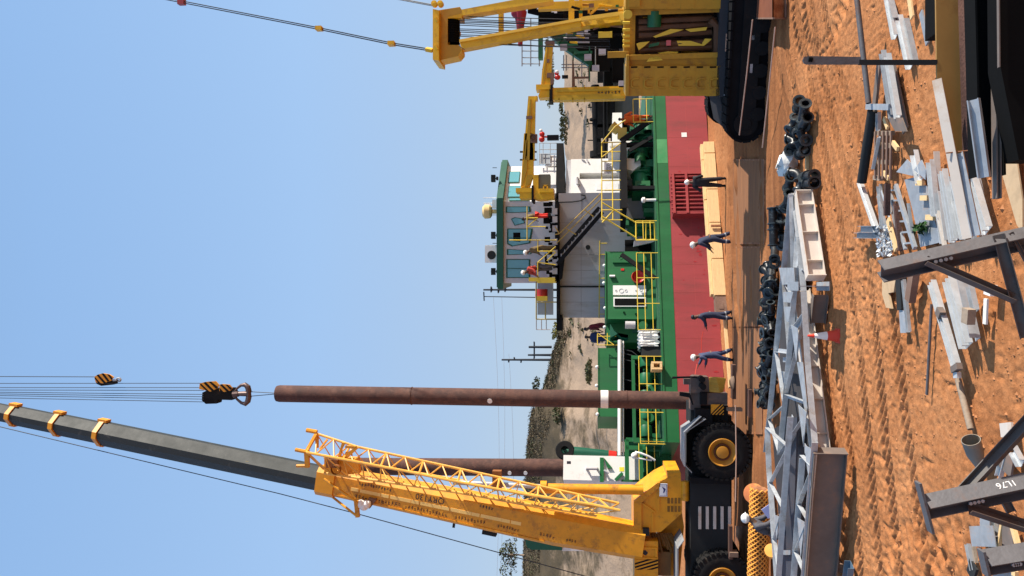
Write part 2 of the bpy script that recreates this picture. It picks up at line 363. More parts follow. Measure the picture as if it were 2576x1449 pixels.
def ground_mat():
    m = bpy.data.materials.new('orange_sand'); m.use_nodes = True; n = m.node_tree; N = n.nodes; L = n.links; b = N['Principled BSDF']
    b.inputs['Roughness'].default_value = .95; b.inputs['Specular IOR Level'].default_value = .1
    tc = N.new('ShaderNodeTexCoord')
    def nz(s, d=6, st=(1, 1, 1), ro=.6):
        mp = N.new('ShaderNodeMapping'); mp.inputs['Scale'].default_value = st; L.new(tc.outputs['Object'], mp.inputs[0])
        t = N.new('ShaderNodeTexNoise'); t.inputs['Scale'].default_value = s; t.inputs['Detail'].default_value = d; t.inputs['Roughness'].default_value = ro; L.new(mp.outputs[0], t.inputs[0]); return t.outputs['Fac']
    def ramp(src, stops):
        r = N.new('ShaderNodeValToRGB'); L.new(src, r.inputs[0]); e = r.color_ramp.elements
        while len(e) < len(stops): e.new(.5)
        for k, (p, c) in enumerate(stops): e[k].position = p; e[k].color = tuple(c) + (1,)
        return r.outputs[0]
    a = ramp(nz(.35, 7), [(.3, (.37, .14, .050)), (.5, (.45, .185, .072)), (.7, (.52, .235, .10))])
    c = ramp(nz(7, 5), [(.35, (.78, .74, .7)), (.62, (1.08, 1.08, 1.08))])
    mx = N.new('ShaderNodeMix'); mx.data_type = 'RGBA'; mx.blend_type = 'MULTIPLY'; mx.inputs[0].default_value = 1; L.new(a, mx.inputs[6]); L.new(c, mx.inputs[7])
    d = ramp(nz(1.3, 8, (.25, 1, 1), .7), [(.60, (0, 0, 0)), (.74, (.55, .55, .55))])
    m2 = N.new('ShaderNodeMix'); m2.data_type = 'RGBA'; L.new(d, m2.inputs[0]); L.new(mx.outputs[2], m2.inputs[6]); m2.inputs[7].default_value = (.27, .10, .035, 1)
    pa = N.new('ShaderNodeAttribute'); pa.attribute_name = 'packed_shade'; pm = N.new('ShaderNodeMath'); pm.operation = 'MULTIPLY'; pm.inputs[1].default_value = .8; pm.use_clamp = True; L.new(pa.outputs['Fac'], pm.inputs[0])
    m3 = N.new('ShaderNodeMix'); m3.data_type = 'RGBA'; L.new(pm.outputs[0], m3.inputs[0]); L.new(m2.outputs[2], m3.inputs[6]); m3.inputs[7].default_value = (.215, .085, .035, 1)
    L.new(m3.outputs[2], b.inputs['Base Color'])
    bp = N.new('ShaderNodeBump'); bp.inputs['Strength'].default_value = .6; bp.inputs['Distance'].default_value = .04; L.new(nz(14, 6, ro=.7), bp.inputs['Height']); L.new(bp.outputs[0], b.inputs['Normal'])
    return m
M_gnd = ground_mat()
gr = tag(np_mesh('ground', co, fa, M_gnd), kind='structure')
pk = np.clip((GY - 23.5) / 2.5, 0, 1) * np.clip((38 - GY) / 3, 0, 1) * (.35 + .9 * vnoise(GX * .12, GY * 1.6, .5, 61) ** 1.5) + .5 * np.clip(vnoise(GX * .6, GY, 1.4, 62) - .62, 0, 1) * 2  # packed, darker earth with streaky shade painted into its colour
at = gr.data.attributes.new('packed_shade', 'FLOAT', 'POINT'); at.data.foreach_set('value', pk.ravel().astype(np.float32))

# loose clods on the sand
rc = random.Random(12); cb0 = MB()
for _ in range(2600):
    Yc = 8.5 + 17 * rc.random() ** 1.3; Xc = rc.uniform(-.42, .42) * Yc * 1.1; s_ = rc.uniform(.012, .045) * (1.6 if rc.random() < .06 else 1)
    i_ = int(np.searchsorted(gy, Yc)); j_ = int(np.searchsorted(gx, Xc)); zc = Z[i_, j_]
    pts = [Vector((Xc + s_ * rc.uniform(.6, 1.2) * a, Yc + s_ * rc.uniform(.6, 1.2) * b_, zc + s_ * c_ * rc.uniform(.5, .9))) for a, b_, c_ in ((1, 0, 0), (-.3, .9, 0), (-.8, .2, 0), (-.2, -.9, 0), (0, 0, 1))]
    cb0.add(pts, [(0, 1, 4), (1, 2, 4), (2, 3, 4), (3, 0, 4)])
tag(cb0.build('sand_clods', mat('clod_sand', (.40, .17, .07), .95, var=.3), smooth=False, recalc=False), 'small clods of orange earth strewn over the trodden sand', 'clods', kind='stuff')
# ================================================================ dune behind the barge
def dune_mat():
    m = bpy.data.materials.new('pale_dune_sand'); m.use_nodes = True; n = m.node_tree; N = n.nodes; L = n.links; b = N['Principled BSDF']
    b.inputs['Roughness'].default_value = .95; b.inputs['Specular IOR Level'].default_value = .1
    tc = N.new('ShaderNodeTexCoord'); vc = N.new('ShaderNodeAttribute'); vc.attribute_name = 'scrub'
    t = N.new('ShaderNodeTexNoise'); t.inputs['Scale'].default_value = .32; t.inputs['Detail'].default_value = 9; t.inputs['Roughness'].default_value = .72; L.new(tc.outputs['Object'], t.inputs[0])
    ad = N.new('ShaderNodeMath'); ad.operation = 'ADD'; L.new(t.outputs['Fac'], ad.inputs[0]); L.new(vc.outputs['Fac'], ad.inputs[1])
    r = N.new('ShaderNodeValToRGB'); e = r.color_ramp.elements; e[0].position = .62; e[0].color = (.36, .255, .175, 1); e[1].position = .8; e[1].color = (.09, .068, .042, 1)
    k = e.new(.70); k.color = (.22, .155, .10, 1); L.new(ad.outputs[0], r.inputs[0]); L.new(r.outputs[0], b.inputs['Base Color'])
    bp = N.new('ShaderNodeBump'); bp.inputs['Strength'].default_value = .5; bp.inputs['Distance'].default_value = .5; L.new(t.outputs['Fac'], bp.inputs['Height']); L.new(bp.outputs[0], b.inputs['Normal'])
    return m
rp_y = np.array([-700, -100, 60, 130, 240, 300, 380, 420, 560, 700, 800, 850, 900, 960, 1010, 1050, 1100, 1300, 1449, 2200.])
rp_x = np.array([1440, 1430, 1420, 1412, 1414, 1416, 1416, 1425, 1440, 1425, 1404, 1398, 1383, 1368, 1348, 1327, 1322, 1316, 1314, 1318.])
cols = np.linspace(2300, -900, 460); rowsY = np.concatenate([np.linspace(56, 118, 120), np.linspace(122, 400, 12)])
CY, RY = np.meshgrid(cols, rowsY)
ux = (724.5 - CY) / 1979.0 * 1.0
ridgeY = 92 + 6 * np.sin(CY / 170.0)
zr = 6 + (1500 - np.interp(CY, rp_y, rp_x)) * 98 / 1979.0 * (ridgeY / 98)
ff = np.clip((RY - 60) / (ridgeY - 60), 0, 1); prof = ff ** .75
DX = ux * RY
DZ = zr * prof + (vnoise(DX, RY, 11, 40) - .5) * 3.0 * ff * (1 - ff) * 2 + (vnoise(DX, RY, 4.1, 41) - .5) * .6 * np.clip(ff * 3, 0, 1) * (1 - .6 * ff) + (vnoise(DX, RY, 1.3, 42) - .5) * .22 * np.clip(ff * 4, 0, 1)
DZ = np.where(RY > ridgeY, zr - (RY - ridgeY) * .03 + (vnoise(DX, RY, 3, 43) - .5) * .4, DZ) - .3
sc_ = np.clip((DZ / zr - .62) * 1.1, -.06, .3) * np.clip((CY - 700) / 150, .0, 1) + .27 * np.clip((CY - 960) / 120, 0, 1) * np.clip((DZ / zr - .15) * 4, 0, 1)
co = np.stack([DX, RY, DZ], -1).reshape(-1, 3).astype(np.float32); ny, nx = CY.shape; ii = np.arange(nx * ny).reshape(ny, nx)
fa = np.stack([ii[:-1, :-1], ii[:-1, 1:], ii[1:, 1:], ii[1:, :-1]], -1).reshape(-1, 4)
du = np_mesh('hill', co, fa, dune_mat()); tag(du, kind='structure')
at = du.data.attributes.new('scrub', 'FLOAT', 'POINT'); at.data.foreach_set('value', sc_.ravel().astype(np.float32))

def leafmat(name, col): return mat(name, col, .8, var=.35, vs=.8)
M_scr = leafmat('dry_scrub', (.13, .10, .06)); M_scr2 = leafmat('green_scrub', (.085, .095, .042))
def leaves(mb, c, r, n, sz, rnd):
    for _ in range(n):
        d = Vector((rnd.gauss(0, 1), rnd.gauss(0, 1), rnd.gauss(0, 1))).normalized() * (rnd.random() ** .4)
        p = Vector(c) + Vector((d.x * r[0], d.y * r[1], abs(d.z) * r[2]))
        a = Vector((rnd.gauss(0, 1), rnd.gauss(0, 1), rnd.gauss(0, 1))).normalized(); b_ = a.cross(Vector((rnd.random(), rnd.random(), 1))).normalized()
        s = sz * (.5 + rnd.random()); mb.add([p - a * s, p + b_ * s * .5, p + a * s, p - b_ * s * .5], [(0, 1, 2, 3)])
rnd = random.Random(4)
sb = MB(); sg = MB()
def dune_pt(cy, ry):
    i = int(np.argmin(abs(rowsY - ry))); j = int(np.argmin(abs(cols - cy))); return Vector((DX[i, j], RY[i, j], DZ[i, j]))
for _ in range(1500):
    cy = rnd.uniform(830, 1480); rr = 92 + 6 * math.sin(cy / 170.0); ry = rr - (rnd.random() ** 1.6) * (9 if cy > 1040 else 5) + 1.5
    p = dune_pt(cy, ry); s = rnd.uniform(.25, .8) * (1.25 if cy > 1040 else .8); leaves(sb if rnd.random() < .8 else sg, p, (s * 1.3, s * 1.3, s * .35), 18, .085, rnd)
for _ in range(60):
    cy = rnd.choice([rnd.uniform(795, 900), rnd.uniform(100, 340)]); ry = rnd.uniform(66, 90); p = dune_pt(cy, ry); s = rnd.uniform(.2, .6); leaves(sg, p, (s, s, s * .7), 14, .14, rnd)
tag(sb.build('dry_scrub', M_scr, smooth=False, recalc=False), 'dry brown scrub covering the crest of the pale dune', 'scrub', kind='stuff')
tag(sg.build('green_scrub', M_scr2, smooth=False, recalc=False), 'low green scrub scattered over the pale dune', 'scrub', kind='stuff')

# bushes and trees one can tell apart
def bush(px, py, Y, r, n, name, label, cat, trunk=True, sz=.16, m=None, g=None):
    base = W(px, py, Y); t = thing(name, label, cat, base, g); c = MB(); leaves(c, base + Vector((0, 0, r[2] * .25)), r, n, sz, rnd)
    for _ in range(5):
        o = Vector((rnd.uniform(-1, 1) * r[0], rnd.uniform(-1, 1) * r[1], r[2] * rnd.uniform(.3, .9))); leaves(c, base + o, (r[0] * .4, r[1] * .4, r[2] * .35), n // 8, sz, rnd)
    c.build('crown', m or M_scr2, t, smooth=False, recalc=False)
    if trunk:
        k = MB(); k.tube([base - Vector((0, 0, .3)), base + Vector((.1, 0, r[2] * .5)), base + Vector((-.1, 0, r[2]))], [.12, .08, .03], 6)
        for a in range(4): k.tube([base + Vector((0, 0, r[2] * .4)), base + Vector((math.cos(a * 1.6) * r[0] * .6, math.sin(a * 1.6) * .5, r[2] * .9))], [.05, .02], 5)
        k.build('trunk', M_wood2, t)
bush(1312, 1397, 88, (2.0, 1.6, 2.1), 380, 'small_tree', 'small leafy tree alone on the dune crest beyond the telescopic boom', 'tree')
bush(1415, 1045, 80, (1.0, .8, .9), 160, 'bush', 'dark bush on the pale dune face near the hanging pile', 'bush', False)
bush(1362, 968, 92, (.9, .8, .9), 120, 'bush', 'bush on the dune crest between the utility poles and the hanging pile', 'bush', False)
bush(1410, 830, 90, (1.1, .9, .8), 160, 'bush', 'yellow green bush on the dune beside the grey superstructure', 'bush', False, m=leafmat('yellow_scrub', (.25, .24, .07)))
bush(1492, 935, 70, (1.2, .9, .6), 200, 'bush', 'low dark bush halfway down the pale dune above the green tank', 'bush', False)
bush(1432, 325, 78, (1.6, .8, .8), 220, 'bush', 'green bush on the sand mound behind the yellow deck crane arm', 'bush', False)
bush(1400, 190, 85, (3.0, 1.2, 1.2), 500, 'bush', 'large dull green bush under the far knuckle boom', 'bush', False, m=leafmat('dull_scrub', (.13, .15, .08)))
bush(1418, 268, 95, (1.0, .9, .5), 90, 'bush', 'small bush on top of the sand mound by the yellow column', 'bush', False)

# utility poles and wires
M_pole = mat('tarred_pole', (.02, .025, .035), .7, var=.2)
def pole(y, x0, x1, Y, label, arms=(), two=None, r=.13):
    a = W(x0, y, Y); b_ = W(x1, y, Y); t = thing('utility_pole', label, 'pole', b_, 'utility poles on the dune'); m = MB(); m.tube([b_ - Z3, a], [r * 1.2, r * .8], 8)
    if two: m.tube([W(x1 + 4, two, Y), W(x0 + 2, two, Y)], [r * 1.2, r], 8)
    m.build('pole', M_pole, t)
    for k, (x, d0, d1) in enumerate(arms):
        c = MB(); c.bar(W(x, y + d0, Y), W(x, y + d1, Y), .16); c.tube([W(x - 2, y + d0, Y), W(x + 1, y + d0, Y)], .1, 6); c.tube([W(x - 2, y + d1, Y), W(x + 1, y + d1, Y)], .1, 6); c.build('cross_arm', M_pole, t)
pole(905, 1262, 1376, 92, 'tall single pole with short pegs, nearest the hanging pile', [(1280, 0, 5), (1294, -5, 0), (1311, 0, 6)])
pole(893, 1328, 1384, 90, 'twin poles joined by a long cross arm, standing on the dune crest', [(1344, -32, 8)], two=873)
pole(729, 1216, 1400, 70, 'tall dark pole rising behind the platform with the red hose reel', [(1236, -6, 4), (1254, 0, 6), (1271, -6, 3)], r=.1)
t = thing('utility_pole', 'thin grey pole with a small tee top beside the tall dark pole', 'pole', W(1400, 749, 68), 'utility poles on the dune')
m = MB(); m.tube([W(1400, 749, 68), W(1219, 746, 68)], [.05, .04], 6); m.build('pole', M_pole, t)
m = MB(); m.bar(W(1217, 734, 68), W(1218, 757, 68), .09); m.build('cross_arm', M_pole, t)
M_wire = mat('power_wire', (.55, .58, .62), .5, var=0)
for k, (xa, ya, xb, yb, nm) in enumerate([(1241, 745, 1250, 1449, 'highest pale wire crossing the sky behind the hanging pile'), (1262, 745, 1258, 1449, 'middle pale wire crossing the sky behind the hanging pile'), (1280, 890, 1284, 1449, 'lowest pale wire, just above the dune behind the hanging pile'), (1338, 260, 1352, 640, 'pale wire sagging across the sky behind the yellow deck cranes')]):
    a = W(xa, ya, 120); b_ = W(xb, yb, 120); pts = [a.lerp(b_, i / 10) - Z3 * (.6 * math.sin(math.pi * i / 10)) for i in range(11)]
    m = MB(); m.tube(pts, .028, 4); tag(m.build('power_line', M_wire), nm, 'wire', 'power wires behind the barge')

t = thing('storage_silo', 'dark green round cornered tank on a white base behind the telescopic boom foot', 'tank', W(1500, 1375, 58))
m = MB(); m.prism([W(x, y, 58) for x, y in [(1322, 1345), (1322, 1368), (1328, 1379), (1338, 1383), (1414, 1384), (1414, 1345)]], Vector((.3, 3, 0))); m.build('tank_body', M_dkgrn, t)
m = MB(); m.prism([W(x, y, 58.2) for x, y in [(1414, 1350), (1414, 1386), (1540, 1386), (1540, 1350)]], Vector((.3, 2.6, 0))); m.build('tank_base', M_wht, t)
# ================================================================ the dredging barge
ZD = 2.83
L = lambda y, t=0: Bs(1700, y, t)[0]         # s of picture column y on plane t
barge = thing('dredging_barge', 'long red and green dredging barge with white wheelhouse standing ashore on the sand', 'barge', B(0, 0, 0))
sL, sR = Bs(1700, 1113, 0)[0], 24.0
W_B = 13.0
def bm(name, m, fn, parent=barge, **k):
    b = MB(); fn(b); return b.build(name, m, parent, **k)
hl = bm('hull', M_red, lambda b: b.bbox(sL, sR, 0, W_B, .02, 2.19))
hb = bm('hull_band', M_grn, lambda b: (b.bbox(sL - .003, sR, -.012, W_B, 2.19, ZD), b.bbox(sL, sR, -.05, .03, ZD - .04, ZD + .05)))
M_grnp = mat('sunlit_green', (.065, .27, .10), .5, var=.15, dirt=(.02, .27, .08), dirt_amt=.3, ds=.7)  # lighter hull green paints the sunlit stretch past a shadow boundary
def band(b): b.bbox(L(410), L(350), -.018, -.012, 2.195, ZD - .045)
bm('sunlit_hull_patch', M_grnp, band, hb, label='patch of paler faded green paint')
M_seam = mat('weld_seam', (.36, .055, .05), .6, var=.15)
def seams(b):
    for y in (345, 418, 620, 665, 735, 850, 905): b.bbox(L(y) - .012, L(y) + .012, -.004, 0, .3, 2.15)
    b.bbox(sL, sR, -.003, 0, 1.12, 1.135)
bm('weld_seam', M_seam, seams, hl)
M_stain = mat('red_stain', (.36, .02, .025), .5, var=.2)
def stains(b):
    for (x, y, w, h) in [(1757, 632, 16, 6), (1762, 640, 9, 10), (1755, 625, 9, 6), (1749, 658, 9, 4), (1712, 589, 8, 3), (1771, 690, 6, 3), (1772, 679, 5, 3), (1801, 935, 14, 5), (1720, 705, 4, 3), (1709, 431, 8, 4), (1757, 573, 5, 6), (1797, 819, 12, 4)]:
        c = BP(x, y, -.006); n = 9; pts = []
        for k in range(n):
            a = 2 * math.pi * k / n; rr = rnd.uniform(.7, 1.2); pts.append(c + Z3 * (math.cos(a) * w * .0095 * rr) + BE * (math.sin(a) * h * .0105 * rr))
        b.prism(pts, BN * .005)
bm('paint_stain', M_stain, stains, hl)
c = BP(1721, 339, -.01); bm('draught_mark', M_wht, lambda b: b.box(c, (.28, .012, .28), (BE, BN, Z3)), hl)
# deck plating and inner bulwark
M_deck = mat('deck_green', (.03, .13, .06), .6, var=.2, dirt=(.12, .1, .07), dirt_amt=.3)
bm('deck', M_deck, lambda b: b.bbox(sL + .02, sR - .1, .1, W_B - .1, ZD, ZD + .03))

# red fender frame hung on the hull
fd = bm('fender_frame', M_red2, lambda b: [b.bbox(L(448), L(548), -.55, -.40, z - .06, z + .06) for z in (1.35, 2.02)])
def fb(b):
    for k in range(10):
        s = L(456) + (L(544) - L(456)) * k / 9; b.tube([B(s, -.45, 2.15), B(s, -.45, .25)], .055, 8); b.bbox(s - .03, s + .03, -.42, 0, 2.0, 2.08); b.bbox(s - .03, s + .03, -.42, 0, .3, .36)
    b.bbox(L(448), L(548), -.5, 0, .2, .3); b.bbox(L(448) , L(450), -.5, 0, .3, 2.1); b.bbox(L(546), L(549), -.5, 0, .3, 2.1)
bm('fender_bar', M_red2, fb, fd)
bm('fender_tyre', M_rub, lambda b: [b.tube([BP(1692, y, -.2) + BE * (.0) + Z3 * (.0), BP(1692, y, -.2) - Z3 * .55], .12, 8) for y in (462, 482, 501, 519, 537)], fd)

# railings
def railing(y0, y1, t, zs=(ZD, ZD + .38, ZD + .75, ZD + 1.12), step=1.5, m=M_yel3, r=.021, parent=barge, name='railing', ends=True):
    s0, s1 = L(y0, t), L(y1, t); lo_, hi_ = min(s0, s1), max(s0, s1); n = max(1, round((hi_ - lo_) / step)); b = MB()
    for z in zs[1:]: b.tube([B(lo_, t, z), B(hi_, t, z)], r, 6)
    for k in range(n + 1):
        s = lo_ + (hi_ - lo_) * k / n; b.tube([B(s, t, zs[0] - .02), B(s, t, zs[-1])], r * 1.1, 6)
    return b.build(name, m, parent)
railing(636, 830, .25); railing(897, 1112, .25); railing(555, 604, .25); railing(247, 305, .35); railing(1112, 1118, .25)
# bollard
bm('bollard', M_wht, lambda b: b.lathe([(0, .07), (.62, .07), (.64, .15), (.76, .15), (.82, .08), (.83, 0)], BP(1653, 503, .3) , Z3 , 12))

# ---- green engine house, centre
GT = 2.4
s0, s1 = L(851, GT), L(632, GT); z1 = BP(1525, 740, GT).z
eh = bm('engine_house', M_grn, lambda b: (b.bbox(s0 + 1.05, s1, GT, GT + 3.4, ZD + .03, z1), b.bbox(s0, s0 + 1.05, GT + .7, GT + 3.4, ZD + .9, z1 - .02), b.bbox(s0 + 1.05, s1, GT - .06, GT + 3.4, z1, z1 + .05)))
def P2(x, y, t=GT): return BP(x, y, t)
def brect(b, x0, x1, y0, y1, t, d):  # raised rectangle on plane t, proud by d
    a = BP(x0, y0, t); c = BP(x1, y1, t); sa, sc2 = (a - BO).dot(BE), (c - BO).dot(BE); b.bbox(sa, sc2, t - d, t + .01, a.z, c.z)
bm('hatch', M_grn, lambda b: brect(b, 1541, 1626, 638, 662, GT, .10), eh)
bm('hatch_handle', M_wht, lambda b: (b.lathe([(0, .09), (.03, .09)], P2(1561, 649, GT - .12), BN, 12), b.tube([P2(1572, 642, GT - .14), P2(1578, 646, GT - .14)], .02, 6)), eh)
def panel(b, x0, x1, y0, y1): brect(b, x0, x1, y0, y1, GT, .06)
wp = bm('control_panel', M_wht, lambda b: panel(b, 1542, 1625, 719, 743), eh)
bm('gauge', M_ink, lambda b: [b.lathe([(0, r), (.02, r)], P2(x, y, GT - .085), BN, 14) for x, y, r in [(1563, 731, .12), (1575, 731, .07), (1612, 729, .07), (1550, 731, .05), (1600, 731, .04)]], wp)
bm('window_frame', M_wht, lambda b: panel(b, 1543, 1625, 748, 772), eh)
bm('window', M_dark, lambda b: brect(b, 1546, 1622, 751, 769, GT - .055, .012), eh)
bm('life_buoy', M_redb, lambda b: b.lathe([(0, .34), (.06, .37), (.14, .36), (.2, .28), (.22, .1), (.22, 0)], P2(1606, 695, GT - .24), BN, 20), eh)
bm('emergency_stop', M_redb, lambda b: brect(b, 1562, 1570, 676, 681, GT, .03), eh)
bm('light_tube', M_wht, lambda b: (b.tube([P2(1533, 695, GT - .12), P2(1547, 695, GT - .12)], .045, 8), b.bbox(*[L(y, GT) for y in (697, 693)], GT - .1, GT, P2(1547, 695).z, P2(1533, 695).z)), eh)
bm('lug', M_grn, lambda b: [b.lathe([(0, .06), (.05, .05)], P2(x, y, GT - .05), BN, 8) for x, y in [(1570, 786), (1595, 660), (1600, 790)]], eh)
bm('deck_lamp', M_wht, lambda b: [b.sph(P2(x, y, GT + .3), .09) for x, y in [(1520, 668), (1519, 712), (1522, 775), (1521, 823)]], eh)
bm('door', M_dkgrn, lambda b: brect(b, 1590, 1640, 800, 838, GT + .7, .05), eh)
bm('access_stair', M_dkgrn, lambda b: b.prism([BP(1535, 815, 1.9), BP(1545, 832, 1.9), BP(1562, 848, 1.9), BP(1580, 850, 1.9), BP(1580, 842, 1.9), BP(1556, 838, 1.9), BP(1535, 850, 1.9)], BN * .5), eh)
bm('ladder_rail', M_yel3, lambda b: [b.tube([BP(x, y0, 2.1), BP(x2, y1, 2.1)], .02, 6) for x, y0, x2, y1 in [(1503, 840, 1503, 868), (1503, 868, 1555, 868), (1503, 846, 1550, 846), (1528, 838, 1528, 868), (1503, 838, 1545, 868)]])

# ---- green tank and its left end, white discharge pipe
TT = 2.6
ta, tb = L(1051, TT), L(877, TT); zt, zb = BP(1506, 960, TT).z, BP(1554, 960, TT).z
bm('green_tank', M_grn, lambda b: (b.bbox(ta, tb, TT, TT + 2.6, zb, zt), b.bbox(ta - .03, tb + .02, TT - .03, TT + 2.63, zt, zt + .04)))
bm('tank_lamp', M_wht, lambda b: [b.sph(BP(x, y, TT), .09) for x, y in [(1502, 923), (1501, 970), (1503, 1042), (1502, 1005)]])
bm('discharge_pipe', M_wht, lambda b: (b.tube([BP(1559, 856, 1.5), BP(1559, 1146, 1.5)], .10, 12), b.tube([BP(1568, 858, 1.6), BP(1568, 1146, 1.6)], .035, 8)))
# machinery below the tank
def mach(b):
    r_ = random.Random(11)
    for k in range(26):
        y = r_.uniform(862, 1120); x = r_.uniform(1580, 1650); w = r_.uniform(8, 26); h = r_.uniform(12, 34); t = r_.uniform(1.3, 4)
        a = BP(x, y, t); s = (a - BO).dot(BE); b.bbox(s - w * .01, s + w * .01, t, t + r_.uniform(.3, 1), ZD + .03, ZD + .03 + h * .025)
    for k in range(6): y = 880 + k * 44; b.lathe([(0, .28), (.05, .3), (.5, .3), (.55, .28)], BP(1625, y, 1.1), BE, 14)
bm('pump_machinery', M_grn2, mach)
bm('dark_backing', M_dark, lambda b: b.bbox(L(1110, 4.2), L(860, 4.2), 4.2, 4.6, ZD, zb))  # near-black backing sheet behind the pump machinery
bm('green_beam', M_grn, lambda b: (b.bbox(L(1112, 1.0), L(895, 1.0), 1.0, 1.25, BP(1598, 980, 1).z, BP(1590, 980, 1).z), [b.bbox(L(y, 1.0) - .09, L(y, 1.0) + .09, .98, 1.2, ZD, BP(1592, 980, 1).z) for y in (900, 990, 1110)]))
def hoses(b):
    for y0 in (880, 890, 905, 955, 1010, 1018): b.tube([BP(1573, y0, 1.8), BP(1590, y0 + 4, 1.5), BP(1605, y0 + 16, 1.4), BP(1622, y0 + 20, 1.5)], .022, 6)
bm('hydraulic_hose', M_dgr, hoses)
bm('small_tank', M_grn, lambda b: [b.lathe([(0, 0), (0, .22), (.35, .24), (.38, 0)], BP(x, y, .9), BN, 14) for x, y in [(1618, 818), (1630, 1025), (1632, 905), (1634, 1050), (1620, 1062)]])
bm('grey_drum', M_gry, lambda b: b.lathe([(0, 0), (0, .2), (.5, .2), (.5, 0)], BP(1598, 818, 1.5), Z3 , 14))

# white cloth over a box and a yellow crate stand on the deck
ct = thing('covered_box', 'dark box on the barge deck half hidden by a crumpled white sheet', 'box', BP(1660, 862, .7))
bx = MB(); sA, sB = L(896, .55), L(835, .55); bx.bbox(sA, sB, .55, 1.5, ZD + .03, ZD + .95); bx.build('box', M_dgr, ct)
cl = MB(); nn = 22; vs = []; fs = []
sC = sA + (sB - sA) * .42
for i in range(nn + 1):
    for j in range(12 + 1):
        s = sC - .05 + (sB - sC + .15) * i / nn; q = j / 12
        if q < .5: t = .5 - .04 + .03 * math.sin(i * 1.7) + .03 * math.sin(i * 4.1 + j) * (1 - q); z = ZD + .12 + .12 * math.sin(i * .9) * .5 + (1.02 - .12) * q * 2
        else: t = .5 + (q - .5) * 2 * 1.0; z = ZD + 1.03 + .07 * math.sin(i * 1.3 + j * .8) + .05 * math.sin(j * 2.1)
        vs.append(B(s, t, z)); 
for i in range(nn):
    for j in range(12): fs.append((i * 13 + j, (i + 1) * 13 + j, (i + 1) * 13 + j + 1, i * 13 + j + 1))
cl.add(vs, fs); cl.build('sheet', M_cloth, ct)
cr = thing('yellow_crate', 'small orange yellow wooden crate propped on the barge rail', 'crate', BP(1660, 925, .1))
b = MB(); brect(b, 1637, 1664, 917, 922, .12, .5); brect(b, 1637, 1664, 932, 937, .12, .5); brect(b, 1637, 1643, 922.4, 931.6, .12, .5); brect(b, 1658, 1664, 922.4, 931.6, .12, .5); b.build('frame', M_wood, cr)
b = MB(); brect(b, 1644, 1657, 923, 931, .10, .1); b.build('panel', M_wood, cr)

# ---- white tank house on the left and green sheave arm
WT = 3.4
wa, wb = L(1214, WT), L(1151, WT); zt2, zb2 = BP(1417, 1180, WT).z, BP(1607, 1180, WT).z
wh = bm('white_tank', M_wht, lambda b: b.bbox(wa, wb, WT, WT + 2.2, zb2, zt2))
bm('tank_frame', M_grn, lambda b: (brect(b, 1509, 1519, 1152, 1213, WT, .12), [b.prism([BP(1520, 1152, WT - .1), BP(1541, 1178, WT - .1), BP(1528, 1178, WT - .1)], BN * .09)], brect(b, 1563, 1607, 1207, 1213, WT, .1), b.bar(BP(1566, 1190, WT - .12), BP(1548, 1208, WT - .12), .14), brect(b, 1607, 1612, 1108, 1214, WT, .12)), wh)
bm('tank_handle', M_gry, lambda b: [b.tube([BP(x, y, WT), BP(x, y, WT - .22), BP(x + 26, y, WT - .22), BP(x + 26, y, WT)], .07, 8) for x, y in [(1476, 1179)]] + [b.tube([BP(1521, 1184, WT), BP(1521, 1184, WT - .2), BP(1532, 1190, WT - .2)], .06, 8)], wh)
bm('tank_label', mat('label_yellow', (.85, .7, .05), .5, var=0), lambda b: brect(b, 1558, 1570, 1175, 1186, WT, .01), wh)
bm('tank_stencil', M_ink, lambda b: brect(b, 1426, 1436, 1160, 1167, WT, .006), wh)
arm = bm('sheave_arm', M_dkgrn, lambda b: b.tube([BP(1412, 1137, WT + .4), BP(1440, 1138, WT + .4), BP(1462, 1140, WT + .4), BP(1555, 1147, WT + .4), BP(1596, 1149, WT + .4)], [.25, .3, .3, .22, .2], 14))
bm('arm_band', M_redb, lambda b: b.tube([BP(1531, 1145, WT + .4), BP(1551, 1147, WT + .4)], [.245, .235], 14), arm)
bm('sheave', M_blk, lambda b: (b.lathe([(-.12, .2), (-.12, .44), (-.08, .48), (-.05, .40), (.05, .40), (.08, .48), (.12, .44), (.12, .2)], BP(1421, 1133, WT + .2), BN, 22, close=True), b.lathe([(-.14, .09), (.14, .09)], BP(1421, 1133, WT + .2), BN, 10), [b.bar(BP(1421, 1133, WT + .2) - v * .42, BP(1421, 1133, WT + .2) + v * .42, .07) for v in (Z3, BE, (Z3 + BE).normalized(), (Z3 - BE).normalized())]), arm)
def frame_l(b):
    for y in (1108, 1128): b.bbox(L(y, 2.8) - .1, L(y, 2.8) + .1, 2.8, 3.0, ZD, BP(1575, y, 2.8).z)
    for x in (1577, 1612): b.bbox(L(1210, 2.8), L(1108, 2.8), 2.8, 3.0, BP(x, 1150, 2.8).z - .1, BP(x, 1150, 2.8).z + .1)
    b.bbox(L(1240, 2.8), L(1108, 2.8), 2.8, 8, ZD - .5, ZD)
bm('spud_frame', M_grn, frame_l)
bm('spud_machinery', M_grn2, lambda b: [b.lathe([(0, .3), (.6, .3)], BP(1630, y, 3.4), BE, 14) for y in (1130, 1160, 1190)] + [b.bbox(L(1205, 3.6), L(1110, 3.6), 3.6, 4.0, ZD, ZD + 1.6)])
railing(1112, 1210, 1.9)
bm('white_hose', M_wht, lambda b: [b.tube([BP(1598, 1137, 1.2), BP(1612, 1140, 1.1), BP(1632, 1148, 1.1), BP(1648, 1158, 1.2)], .05, 8), b.tube([BP(1600, 1152, 1.2), BP(1640, 1158, 1.2)], .04, 8), b.sph(BP(1596, 1146, 1.2), .16)])
